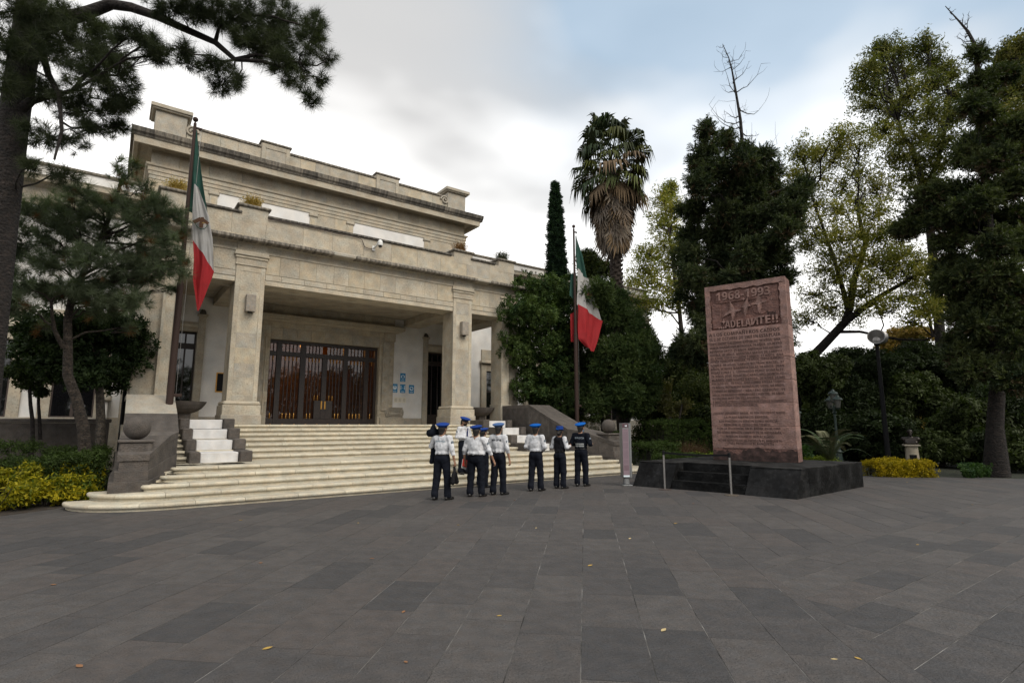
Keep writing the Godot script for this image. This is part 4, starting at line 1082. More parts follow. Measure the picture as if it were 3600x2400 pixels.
const FIR_CROWN := [[21.41, 13.08, -12.18, 0.33, 0.48, 0.36, 71], [22.58, 12.15, -12.91, 0.39, 0.62, 0.43, 100], [22.55, 10.6, -12.92, 0.44, 0.67, 0.48, 122], [21.65, 8.79, -12.46, 0.42, 0.64, 0.46, 122], [20.94, 14.97, -13.65, 0.22, 0.34, 0.24, 30], [21.13, 14.12, -13.75, 0.34, 0.39, 0.38, 55], [22.03, 14.64, -13.38, 0.25, 0.46, 0.27, 45], [20.95, 13.52, -14.17, 0.3, 0.34, 0.33, 40], [21.61, 13.47, -12.24, 0.28, 0.32, 0.31, 40], [22.56, 13.44, -12.03, 0.34, 0.33, 0.37, 47], [21.24, 13.02, -13.3, 0.48, 0.44, 0.53, 90], [23.52, 13.54, -13.38, 0.51, 0.47, 0.56, 90], [24.13, 13.28, -12.69, 0.41, 0.41, 0.45, 63], [20.48, 12.24, -13.83, 0.38, 0.44, 0.42, 72], [22.59, 12.45, -13.97, 0.56, 0.52, 0.61, 112], [22.88, 12.02, -12.78, 0.54, 0.51, 0.59, 112], [24.1, 12.29, -12.43, 0.3, 0.46, 0.33, 54], [21.78, 11.8, -15.04, 0.46, 0.47, 0.51, 81], [22.16, 11.19, -13.85, 0.6, 0.51, 0.66, 122], [23.16, 11, -13.01, 0.59, 0.51, 0.65, 122], [22.89, 10.81, -11.65, 0.38, 0.38, 0.41, 63], [23.99, 11.74, -11.36, 0.34, 0.44, 0.37, 63], [24.47, 12.26, -11.19, 0.15, 0.28, 0.16, 17], [23.31, 10.79, -11.3, 0.38, 0.32, 0.41, 54], [22.25, 10.87, -15.71, 0.47, 0.48, 0.52, 81], [22.66, 10.35, -14.41, 0.66, 0.52, 0.73, 132], [23.81, 10.16, -13.46, 0.66, 0.52, 0.72, 132], [22.38, 9.78, -11.31, 0.36, 0.37, 0.4, 63], [21.22, 9.39, -15.13, 0.45, 0.52, 0.5, 92], [22.96, 9.35, -14.67, 0.67, 0.53, 0.73, 132], [22.97, 8.8, -13.05, 0.63, 0.5, 0.7, 132], [24.04, 9.2, -12.32, 0.34, 0.39, 0.38, 55], [24.59, 10.66, -11.89, 0.25, 0.28, 0.27, 28], [20.58, 8.11, -14.4, 0.53, 0.44, 0.58, 100], [21.46, 7.81, -13.37, 0.61, 0.43, 0.67, 118], [23.62, 8.1, -13.17, 0.59, 0.4, 0.65, 95], [24.21, 8.22, -12.25, 0.29, 0.33, 0.32, 40], [22.24, 13.57, -14.81, 0.31, 0.36, 0.34, 40], [22.01, 12.35, -13.02, 0.29, 0.33, 0.32, 40], [22.98, 9.65, -11.94, 0.28, 0.32, 0.31, 40], [21.93, 7.2, -14.54, 1.12, 0.65, 1.23, 240], [22.41, 6.72, -13.17, 1.08, 0.63, 1.19, 240], [21.84, 5.83, -13.99, 1.02, 0.78, 1.12, 200], [21.27, 5.12, -14.64, 1.02, 0.85, 1.12, 200], [23.48, 5.69, -13.41, 1.04, 0.79, 1.14, 160]]
const YELLOW_TRUNK := [Vector3(33.82, 0.31, -24.9), Vector3(33.85, 5.62, -24.87), Vector3(33.72, 9.86, -25.04), Vector3(33.56, 13.15, -25.25), Vector3(33.39, 16.53, -25.47)]
const YELLOW_CROWN := [[34.33, 19.48, -26.49, 0.91, 0.76, 0.91, 85], [31.68, 17.13, -23.77, 0.94, 0.91, 0.94, 85], [33.59, 17.36, -26.32, 1.02, 1.11, 1.02, 85], [34.62, 16.8, -25.91, 1.02, 1.12, 1.02, 85], [33.15, 15.14, -25.77, 0.99, 1.08, 0.99, 85], [32.69, 14.48, -24.11, 0.95, 0.93, 0.95, 85], [31.23, 14.14, -25.77, 1.08, 0.93, 1.08, 85], [34.3, 13.96, -26.43, 1.4, 1.11, 1.4, 85], [30.94, 12.88, -25.89, 1.32, 1.04, 1.32, 85], [31.26, 11.73, -24.86, 1.52, 1.02, 1.52, 85], [34.47, 12.37, -25.58, 1.12, 1.09, 1.12, 85], [33.43, 12.93, -29.02, 1.45, 1.15, 1.45, 85], [30.54, 10.23, -25.08, 1.51, 1.01, 1.51, 85], [33.53, 10.68, -25.39, 1.34, 1.07, 1.34, 85], [34.81, 20.32, -26.19, 0.52, 0.51, 0.52, 85], [31.62, 11.25, -28.49, 1.14, 0.86, 1.14, 85], [32.76, 10.8, -28.02, 1.4, 0.99, 1.4, 85]]
const LEAN_TRUNK := [Vector3(29.36, 0.68, -15.06), Vector3(29.51, 3.36, -14.77), Vector3(29.73, 4.85, -14.32), Vector3(30.09, 5.71, -13.55), Vector3(30.54, 6.93, -12.5), Vector3(30.63, 7.55, -12.27), Vector3(30.76, 9.15, -11.96), Vector3(30.87, 9.92, -11.65), Vector3(30.99, 11.04, -11.35), Vector3(30.94, 11.96, -11.48), Vector3(30.91, 13.42, -11.57)]
const LEAN_LIMB_A := [Vector3(30.43, 6.7, -12.77), Vector3(30.51, 7.56, -11.49), Vector3(30.53, 8.1, -10.55), Vector3(30.43, 8.34, -9.9), Vector3(30.48, 8.77, -9.07)]
const LEAN_LIMB_B := [Vector3(30.4, 6.46, -12.84), Vector3(30.59, 6.35, -11.85), Vector3(30.83, 5.78, -10.27), Vector3(30.95, 5.63, -9.25), Vector3(30.97, 5.79, -8.83)]
const LEAN_LIMB_C := [Vector3(30.62, 7.47, -12.3), Vector3(30.54, 8.94, -12.49), Vector3(30.63, 10.58, -12.82), Vector3(30.61, 12.98, -13.35), Vector3(30.54, 15.09, -13.76)]
const LEAN_CROWN := [[29.28, 8.66, -10.78, 0.83, 0.65, 0.92, 85], [30.44, 9.02, -10.18, 0.84, 0.66, 0.92, 85], [31.58, 8.92, -9.59, 0.85, 0.66, 0.93, 85], [32.61, 8.3, -9.26, 0.85, 0.67, 0.94, 85], [33.18, 8.3, -10.51, 0.89, 0.7, 0.98, 85], [29.47, 7.29, -10.24, 0.82, 0.64, 0.9, 85], [29.99, 8.12, -11.45, 0.86, 0.67, 0.94, 85], [30.48, 9.25, -12.66, 0.9, 0.71, 0.99, 85], [31.04, 10.07, -13.63, 0.94, 0.74, 1.04, 85], [31.63, 8.94, -14.5, 0.97, 0.76, 1.07, 85], [29.9, 6.89, -8.93, 0.79, 0.62, 0.87, 85], [30.94, 7.11, -8.57, 0.8, 0.63, 0.88, 85], [30.3, 7.81, -13.08, 0.9, 0.71, 0.99, 85], [30.62, 7.5, -14.55, 0.94, 0.74, 1.04, 85], [32.38, 7.59, -12.76, 0.93, 0.73, 1.03, 85], [30.16, 8.41, -7.98, 0.78, 0.61, 0.86, 85], [30.26, 9.74, -10.72, 0.85, 0.67, 0.94, 85], [30.68, 10.17, -12.14, 0.9, 0.71, 0.99, 85], [32.28, 10.27, -10.37, 0.88, 0.69, 0.97, 85], [29.71, 15.63, -10.74, 1, 0.89, 1.1, 105], [28.82, 16.12, -11.1, 0.74, 0.64, 0.82, 105], [30.5, 15.92, -12.16, 0.79, 0.85, 0.87, 105], [31.93, 15.29, -11.66, 1.07, 0.86, 1.17, 105], [30.34, 14.26, -12.06, 0.95, 0.84, 1.05, 105], [30.25, 16.49, -13.02, 0.72, 0.61, 0.79, 105], [28.04, 15.74, -12.87, 0.68, 0.58, 0.75, 105], [29.77, 15.53, -14.1, 0.82, 0.79, 0.9, 105], [31.99, 15.94, -14.06, 0.95, 0.92, 1.04, 105], [31.18, 14.82, -14.87, 0.76, 0.83, 0.84, 105], [31.15, 13.9, -13.65, 0.92, 0.89, 1.01, 105], [29, 12.47, -11.71, 0.91, 0.8, 1, 105], [32.58, 13.81, -12.05, 1.08, 0.88, 1.19, 105], [32.74, 14.37, -11.1, 0.88, 0.86, 0.97, 105], [29.82, 12, -10.22, 0.8, 0.7, 0.88, 105], [30.72, 12.35, -13.57, 0.99, 0.79, 1.09, 105], [28.6, 10.91, -11.67, 0.89, 0.71, 0.98, 105], [29.33, 11.11, -10.98, 0.89, 0.71, 0.98, 105], [30.46, 10.94, -10.41, 0.81, 0.63, 0.9, 105], [28.45, 12.38, -13.5, 0.69, 0.67, 0.76, 105], [31, 11.67, -14.29, 0.83, 0.62, 0.91, 105], [32.83, 11.84, -10.29, 0.68, 0.58, 0.75, 105], [30.68, 9.98, -10.14, 0.97, 0.63, 1.07, 90], [30.84, 9.46, -9.28, 0.94, 0.61, 1.04, 90], [30.15, 8.73, -8.36, 0.83, 0.51, 0.91, 80], [29.06, 9.97, -11.26, 0.73, 0.55, 0.8, 60], [31.19, 10.9, -13.38, 0.81, 0.52, 0.89, 60], [32.28, 7.54, -8.71, 0.79, 0.38, 0.87, 50], [29.66, 6.43, -9.18, 0.68, 0.44, 0.74, 40]]
const TALL_TRUNK := [Vector3(35.59, 1.57, -10.11), Vector3(35.64, 7.61, -9.92), Vector3(35.67, 14.01, -9.82), Vector3(35.62, 15.61, -10.02), Vector3(35.55, 17.24, -10.25), Vector3(35.47, 18.05, -10.55), Vector3(35.4, 19.47, -10.76)]
const TALL_LIMB := [Vector3(35.66, 14.36, -9.87), Vector3(35.56, 16.03, -9.09), Vector3(35.49, 17.75, -8.53), Vector3(35.38, 19.51, -8.14)]
const TALL_CROWN := [[33.64, 22.73, -10.61, 0.56, 0.45, 0.61, 110], [36.68, 23.88, -10.67, 0.59, 0.48, 0.65, 110], [34.68, 22.29, -8.95, 0.63, 0.53, 0.69, 110], [36.06, 22.02, -9.02, 0.74, 0.63, 0.82, 110], [32.78, 21.38, -10.98, 0.73, 0.53, 0.8, 110], [37.32, 23.61, -11.63, 0.92, 0.69, 1.01, 110], [37.53, 23.01, -10.62, 0.9, 0.68, 0.98, 110], [32.8, 20.52, -11.23, 0.82, 0.62, 0.91, 110], [37.5, 22.39, -11.71, 1.02, 0.79, 1.12, 110], [33.89, 19.62, -9.48, 0.89, 0.69, 0.98, 110], [34.83, 20, -8.76, 0.8, 0.69, 0.88, 110], [35.53, 20.77, -12.1, 0.89, 0.67, 0.98, 110], [37.42, 20.84, -11.73, 1.01, 0.78, 1.11, 110], [37.3, 20.01, -10.56, 1.07, 0.85, 1.18, 110], [33.44, 17.85, -8.55, 0.77, 0.66, 0.84, 110], [36.18, 21.03, -8.24, 0.63, 0.62, 0.7, 110], [36.35, 19.7, -8.2, 0.72, 0.7, 0.79, 110], [35.95, 18.31, -8.44, 0.72, 0.69, 0.79, 110], [36.46, 19.28, -11.87, 0.99, 0.77, 1.09, 110], [33.84, 17.2, -10.07, 0.98, 0.69, 1.08, 110], [37, 18.29, -9.97, 0.95, 0.74, 1.04, 110], [33.62, 16.12, -8.2, 0.76, 0.65, 0.83, 110], [33.58, 16.15, -10.46, 0.89, 0.69, 0.98, 110], [33.77, 15.62, -9.51, 0.87, 0.68, 0.96, 110], [34.94, 15.52, -8.86, 0.79, 0.68, 0.87, 110], [36.29, 15.69, -10.79, 0.85, 0.64, 0.94, 110], [35.6, 14.85, -9.56, 0.72, 0.52, 0.79, 110]]
const EDGE_TRUNK := [Vector3(33.58, 1.59, -5.31), Vector3(33.64, 9.15, -4.96), Vector3(33.66, 14.54, -4.78), Vector3(33.66, 17.38, -4.77)]
const EDGE_CROWN := [[34.69, 20.08, -5.41, 0.57, 0.47, 0.62, 80], [32.61, 19.02, -4.74, 0.38, 0.44, 0.41, 80], [34.84, 19.39, -5.64, 0.49, 0.47, 0.54, 80], [35.46, 19.3, -5.34, 0.57, 0.56, 0.63, 80], [35.41, 20.3, -5.85, 0.33, 0.32, 0.37, 80], [33.39, 17.52, -5.34, 0.54, 0.53, 0.6, 80], [34.05, 17.09, -5.17, 0.39, 0.6, 0.43, 80], [34.61, 17.66, -5.88, 0.48, 0.47, 0.53, 80], [34.22, 18.28, -4.9, 0.62, 0.61, 0.69, 80], [34.57, 19.61, -4.71, 0.47, 0.46, 0.52, 80], [31.71, 15.61, -5.24, 0.59, 0.43, 0.65, 80]]
const DARK_TRUNK := [Vector3(24.53, -0.19, -5.76), Vector3(24.56, 1.61, -5.63), Vector3(24.62, 3.55, -5.35), Vector3(24.65, 6.53, -5.23), Vector3(24.68, 9.63, -5.08), Vector3(24.71, 12.85, -4.93), Vector3(24.73, 14.5, -4.85)]
const DARK_TOP := [Vector3(24.73, 14.5, -4.85), Vector3(24.73, 15.53, -4.83), Vector3(24.71, 16.18, -4.97), Vector3(24.66, 16.78, -5.2), Vector3(24.59, 17.53, -5.5)]
const DARK_CROWN_A := [[24.57, 14, -4.81, 0.24, 0.14, 0.27, 22], [25.32, 14.32, -4.48, 0.33, 0.17, 0.36, 34], [25.63, 14.46, -4.17, 0.2, 0.13, 0.22, 16], [23.21, 12.64, -4.88, 0.19, 0.24, 0.21, 32], [24.05, 12.48, -4.69, 0.23, 0.24, 0.26, 39], [25.69, 12.27, -5.11, 0.46, 0.3, 0.5, 83], [24.65, 11.91, -4.35, 0.43, 0.24, 0.47, 71], [24.22, 11.68, -3.9, 0.3, 0.27, 0.33, 60], [24.54, 11.35, -5.3, 0.36, 0.29, 0.4, 68], [23.83, 10.63, -4.65, 0.42, 0.31, 0.46, 95], [25.42, 11.23, -4.37, 0.36, 0.37, 0.39, 88], [23.74, 9.98, -6.42, 0.45, 0.25, 0.49, 71], [24.41, 10.08, -5.86, 0.41, 0.29, 0.45, 76], [23.16, 9.09, -5.12, 0.38, 0.31, 0.41, 86], [24.98, 9.87, -4.86, 0.44, 0.33, 0.48, 95], [23.9, 9.66, -4.08, 0.3, 0.34, 0.33, 78], [25.14, 9.9, -7.12, 0.43, 0.27, 0.48, 65], [23.91, 9.03, -6.07, 0.44, 0.29, 0.49, 83], [24.54, 9.21, -7.48, 0.35, 0.27, 0.38, 52], [25.05, 8.79, -5.68, 0.45, 0.33, 0.49, 95], [25.55, 9.01, -4.62, 0.4, 0.37, 0.44, 97], [23.51, 7.62, -4.75, 0.37, 0.3, 0.41, 86], [24.11, 7.59, -4.22, 0.3, 0.34, 0.32, 78], [24.17, 8.24, -6.12, 0.36, 0.25, 0.4, 58], [25, 13.75, -4.75, 0.16, 0.25, 0.18, 26], [23.93, 14.72, -4.62, 0.12, 0.2, 0.13, 16]]
const DARK_CROWN_B := [[25.11, 7.58, -6.38, 0.43, 0.32, 0.48, 95], [23.56, 6.75, -5.39, 0.39, 0.33, 0.43, 107], [23.36, 6.58, -4.75, 0.38, 0.32, 0.42, 107], [24.22, 5.98, -4.53, 0.32, 0.4, 0.35, 107], [23.63, 6.6, -6.15, 0.3, 0.27, 0.33, 60], [24.38, 6.03, -5.88, 0.41, 0.31, 0.45, 95], [23.94, 5.79, -5.17, 0.39, 0.33, 0.43, 107], [24.01, 5.11, -4.81, 0.35, 0.36, 0.38, 108], [23.35, 4.98, -5.51, 0.32, 0.29, 0.35, 78], [23.61, 5.35, -5.96, 0.25, 0.26, 0.28, 53], [25.5, 4.59, -5.52, 0.38, 0.31, 0.41, 86], [23.94, 4.35, -4.64, 0.28, 0.32, 0.3, 78], [24.87, 4.36, -5.91, 0.3, 0.23, 0.33, 52], [25.11, 4.86, -6.55, 0.23, 0.2, 0.26, 32], [25.27, 3.83, -5.21, 0.33, 0.26, 0.36, 68], [23.48, 4.05, -6.06, 0.29, 0.22, 0.32, 52], [23.5, 3.58, -5.49, 0.31, 0.25, 0.35, 68], [23.33, 3.12, -4.79, 0.27, 0.24, 0.3, 60], [23.08, 3.38, -5.81, 0.21, 0.18, 0.23, 32], [23.78, 3.63, -4.61, 0.24, 0.24, 0.26, 53]]
const THICKET := [[28.16, 3.88, -12.95, 1.59, 1.44], [29.63, 2.37, -12.08, 1.44, 1.74], [31.08, 4.2, -11.1, 1.53, 1.3], [30.46, 2.48, -9.82, 1.51, 1.66], [33.49, 4.9, -10.18, 1.5, 1.02], [32.86, 4.12, -8.74, 1.48, 1.11], [29.03, 1.76, -7.56, 1.29, 1.61], [27.31, 1.27, -12.42, 1.23, 1.59], [28.13, 1.09, -10.43, 1.31, 1.38], [27.82, 0.51, -8.18, 1.2, 0.95], [30.32, 2.14, -6.47, 1.22, 1.48], [28.25, 0.57, -6.55, 1.03, 0.97], [27.42, 0.63, -5.65, 0.91, 0.91], [33.42, 5.19, -13.39, 1.12, 0.95], [39.96, 6.75, -12.92, 1.64, 1.06]]
const PARK_SHRUBS := [[26.6, 4.4, -21.18, 1.53, 1.7], [29.12, 5.23, -21.17, 1.42, 1.96], [26.43, 3.1, -18.04, 1.4, 1.71], [24.39, 2.47, -19.13, 1.07, 0.92], [25.07, 2.86, -21.46, 0.99, 1.32], [24.43, 1.86, -17.41, 1.31, 0.87], [26.11, 1.86, -16.71, 1.33, 1.18], [26.97, 12.19, -26.77, 1.2, 1.4], [26.42, 12.84, -27.31, 0.8, 1]]


# ---------- leaves, needles and crowns ----------
func rand_dir(r: RandomNumberGenerator) -> Vector3:
	var z := r.randf_range(-1, 1)
	var a := r.randf_range(0, TAU)
	var s := sqrt(1.0 - z * z)
	return Vector3(s * cos(a), z, s * sin(a))


class Leafy:
	var V := PackedVector3Array()
	var N := PackedVector3Array()
	var I := PackedInt32Array()
	# a leaf of two facets folded on its midrib
	func leaf(p: Vector3, d: Vector3, up: Vector3, ln: float, w: float, fold := 0.25) -> void:
		var s := d.cross(up).normalized()
		var n := s.cross(d).normalized()
		var b := V.size()
		var t := p + d * ln - n * ln * 0.12
		var m := p + d * ln * 0.42
		V.append(p); V.append(m + s * w + n * w * fold); V.append(t); V.append(m - s * w + n * w * fold)
		for k in 4: N.append((n + s * [0.0, -0.25, 0.0, 0.25][k]).normalized())
		I.append_array(PackedInt32Array([b, b + 2, b + 1, b, b + 3, b + 2]))
	func blade(p: Vector3, q: Vector3, w: float, side: Vector3) -> void:
		var s := (q - p).cross(side).normalized()
		var n := s.cross(q - p).normalized()
		var b := V.size()
		V.append(p + s * w); V.append(q); V.append(p - s * w)
		for k in 3: N.append(n)
		I.append_array(PackedInt32Array([b, b + 2, b + 1]))
	func done() -> ArrayMesh:
		var a := []
		a.resize(Mesh.ARRAY_MAX)
		a[Mesh.ARRAY_VERTEX] = V; a[Mesh.ARRAY_NORMAL] = N; a[Mesh.ARRAY_INDEX] = I
		var m := ArrayMesh.new()
		m.add_surface_from_arrays(Mesh.PRIMITIVE_TRIANGLES, a)
		return m


func leaf_cluster(n: int, ln: float, w: float, spread: float, sd: int) -> ArrayMesh:
	var r := RandomNumberGenerator.new()
	r.seed = sd
	var l := Leafy.new()
	for k in n:
		var d := rand_dir(r)
		d.y = d.y * 0.7 + 0.1
		var p := rand_dir(r) * spread * r.randf()
		l.leaf(p, d.normalized(), (Vector3.UP + rand_dir(r) * 0.7).normalized(), ln * r.randf_range(0.7, 1.2), w * r.randf_range(0.8, 1.2))
	return l.done()


func needle_tuft(n: int, ln: float, w: float, sd: int) -> ArrayMesh:
	var r := RandomNumberGenerator.new()
	r.seed = sd
	var l := Leafy.new()
	for k in n:
		var d := (rand_dir(r) + Vector3(0, 0.75, 0)).normalized()
		var p := Vector3(0, r.randf_range(-0.10, 0.05), 0)
		var q := p + d * ln * r.randf_range(0.65, 1.1) + Vector3(0, -0.04 * r.randf(), 0)
		l.blade(p, q, w, rand_dir(r))
	return l.done()


# scale-leaved conifer spray: a drooping plume with short side shoots
func plume(sd: int, ln: float, w: float) -> ArrayMesh:
	var r := RandomNumberGenerator.new()
	r.seed = sd
	var l := Leafy.new()
	for br in 4:
		var d := (rand_dir(r) * 0.8 + Vector3(0, 0.35, 0)).normalized()
		var side := d.cross(rand_dir(r)).normalized()
		for k in 9:
			var p := d * ln * k / 10.0
			for s: float in [-1.0, 1.0]:
				var e := (d * 0.8 + side * s * 0.75 + rand_dir(r) * 0.3).normalized()
				l.leaf(p, e, rand_dir(r), ln * 0.36 * (1.0 - k * 0.05), w)
	return l.done()


func grass_tuft(n: int, ln: float, w: float, sd: int) -> ArrayMesh:
	var r := RandomNumberGenerator.new()
	r.seed = sd
	var l := Leafy.new()
	for k in n:
		var d := (rand_dir(r) * Vector3(1, 0.2, 1) * 0.55 + Vector3.UP).normalized()
		var p := rand_dir(r) * 0.08
		p.y = 0.0
		var q := p + d * ln * r.randf_range(0.3, 1.0)
		l.blade(p, q, w * 0.5, rand_dir(r))
		for j in 2: l.leaf(p.lerp(q, r.randf_range(0.5, 1.0)), rand_dir(r), rand_dir(r), w * 3.5, w * 1.4)
	return l.done()


# copies of one sprig through a set of ellipsoids [x, y, z, rx, ry, rz, count]
func crown_mesh(called: String, parent: Node, mesh: Mesh, clumps: Array, c1: Color, c2: Color, smin: float, smax: float, sd: int, upright := false, outer := 0.45, m: Material = null, centre := Vector3.ZERO) -> MultiMeshInstance3D:
	var r := RandomNumberGenerator.new()
	r.seed = sd
	var total := 0
	for c in clumps: total += int(c[6])
	var buf := PackedFloat32Array()
	buf.resize(total * 16)
	var i := 0
	for c in clumps:
		var tone := r.randf_range(-0.25, 0.25)
		for k in int(c[6]):
			var d := rand_dir(r)
			var p := Vector3(c[0], c[1], c[2]) - centre + d * pow(r.randf(), outer) * Vector3(c[3], c[4], c[5])
			var s := r.randf_range(smin, smax)
			var b: Basis
			if upright: b = Basis(Vector3.UP, r.randf_range(0, TAU))
			else:
				var y := (d + rand_dir(r) * 0.8 + Vector3(0, 0.25, 0)).normalized()
				var x := y.cross(rand_dir(r)).normalized()
				b = Basis(x, y, x.cross(y))
			b = b * Basis.from_scale(Vector3.ONE * s)
			for row in 3:
				buf[i] = b.x[row]; buf[i + 1] = b.y[row]; buf[i + 2] = b.z[row]; buf[i + 3] = p[row]
				i += 4
			var q := c1.lerp(c2, clampf(r.randf() + tone, 0.0, 1.0))
			buf[i] = q.r; buf[i + 1] = q.g; buf[i + 2] = q.b; buf[i + 3] = 1.0
			i += 4
	var mm := MultiMesh.new()
	mm.transform_format = MultiMesh.TRANSFORM_3D
	mm.use_colors = true
	mm.mesh = mesh
	mm.instance_count = total
	mm.buffer = buf
	var o := MultiMeshInstance3D.new()
	o.name = called
	o.multimesh = mm
	o.material_override = m if m else mt.leaf
	parent.add_child(o, true)
	o.set_meta("kind", "stuff")
	return o


func bend(a: Vector3, b: Vector3, lift: float, r: RandomNumberGenerator, wob := 0.1) -> Array:
	var ln := a.distance_to(b)
	var out := []
	for k in 5:
		var t := k / 4.0
		var p := a.lerp(b, t) + Vector3(0, lift * ln * sin(t * PI), 0)
		if k > 0 and k < 4: p += rand_dir(r) * ln * wob
		out.append(p)
	return out


func rel(pts: Array, base: Vector3) -> Array:
	var o := []
	for p in pts: o.append(p - base)
	return o


func taper(n: int, r0: float, r1: float) -> Array:
	var o := []
	for k in n: o.append(lerpf(r0, r1, pow(k / float(n - 1), 0.8)))
	return o


# a tree: trunk, a limb to every clump, twigs inside the clumps and the crown of sprigs
func tree(called: String, label: String, group: String, trunk: Array, r0: float, r1: float, clumps: Array, sprig: Mesh, c1: Color, c2: Color, smin: float, smax: float, sd: int, bark: Material, opt := {}) -> Node3D:
	var base: Vector3 = trunk[0]
	base.y = minf(base.y, 0.0) if base.y < 1.6 else base.y
	var t := thing(called, label, "tree", base, 0.0, group)
	if opt.has("category"): t.set_meta("category", opt.category)
	var r := RandomNumberGenerator.new()
	r.seed = sd
	var tp := rel(trunk, base)
	if tp[0].y > 0.05: tp.push_front(Vector3(tp[0].x, 0, tp[0].z))
	var rad := taper(tp.size(), r0, r1)
	rad[0] *= 1.35
	part("trunk", tube(tp, rad, 14), bark, t)
	for l in opt.get("limbs", []):
		part("limb", tube(rel(l[0], base), taper(l[0].size(), l[1], l[2]), 10), bark, t)
	var tw := TB.new()
	var per: int = opt.get("twigs", 10)
	var top_y: float = tp[-1].y
	for c in clumps:
		var ce := Vector3(c[0], c[1], c[2]) - base
		# nearest skeleton point that lies lower than the clump
		var best: Vector3 = tp[tp.size() / 2]
		var bd := 1e9
		for path in [tp] + opt.get("limbs", []).map(func(l): return rel(l[0], base)):
			for k in path.size() - 1:
				for j in 4:
					var p: Vector3 = path[k].lerp(path[k + 1], j / 4.0)
					var dd := p.distance_to(ce) + maxf(0.0, p.y - ce.y + 0.35 * Vector2(p.x - ce.x, p.z - ce.z).length()) * 1.6
					if p.y < opt.get("clear", 0.0): dd += 50.0
					if dd < bd: bd = dd; best = p
		var ln := best.distance_to(ce)
		if ln > 0.25:
			var rr: float = clampf(ln * 0.016 + 0.008, 0.012, r0 * 0.4)
			part("branch", tube(bend(best, ce, opt.get("lift", 0.08), r), taper(5, rr, rr * 0.45), 6, false), bark, t)
		for k in per:
			var d := rand_dir(r) * Vector3(c[3], c[4], c[5]) * r.randf_range(0.7, 1.05)
			var a := ce - (ce - best) * r.randf() * 0.35
			tw.tube([a, a.lerp(ce + d, 0.5) + rand_dir(r) * 0.08 * d.length(), ce + d], [0.012 * opt.get("twig", 1.0), 0.008 * opt.get("twig", 1.0), 0.003], 4)
	var sprays := clumps.duplicate()
	for c in clumps:
		for k in opt.get("tips", 0):
			var d := rand_dir(r)
			d.y = d.y * 0.8 + 0.15
			var p := Vector3(c[0], c[1], c[2]) + d * Vector3(c[3], c[4], c[5]) * r.randf_range(0.95, 1.55)
			var f := r.randf_range(0.16, 0.34)
			sprays.append([p.x, p.y, p.z, c[3] * f, c[4] * f * 1.3, c[5] * f, maxi(2, int(c[6] * 0.05))])
	if tw.V.size():
		var o := part("twigs", tw.done(), bark, t)
		o.set_meta("kind", "stuff")
	crown_mesh("crown", t, sprig, sprays, c1, c2, smin, smax, sd + 5, false, opt.get("outer", 0.45), opt.get("mat", mt.leaf), base)
	return t


func bare_twigs(t: Node3D, path: Array, base: Vector3, sd: int, n: int, ln: float, bark: Material, r0: float) -> void:
	var r := RandomNumberGenerator.new()
	r.seed = sd
	part("dead_top", tube(rel(path, base), taper(path.size(), r0, 0.012), 8), bark, t)
	for k in n:
		var u := float(k) / n
		var f := u * (path.size() - 1)
		var p: Vector3 = path[int(f)].lerp(path[mini(int(f) + 1, path.size() - 1)], f - int(f)) - base
		var a := r.randf_range(0, TAU)
		var reach := ln * (1.1 - u) * r.randf_range(0.5, 1.1)
		var q := p + Vector3(cos(a), 0.0, sin(a)) * reach + Vector3(0, reach * r.randf_range(-0.1, 0.8), 0)
		var pts := bend(p, q, -0.2, r, 0.07)
		var tb := TB.new()
		tb.tube(pts, taper(5, 0.03 * (1.1 - u) + 0.006, 0.004), 5)
		for j in 4:
			var s: Vector3 = pts[1 + j % 4]
			var e: Vector3 = s + (rand_dir(r) + Vector3(0, 0.5, 0)) * reach * 0.35
			tb.tube([s, s.lerp(e, 0.5) + rand_dir(r) * 0.05, e], [0.008, 0.006, 0.003], 4)
		part("dead_branch", tb.done(), bark, t)


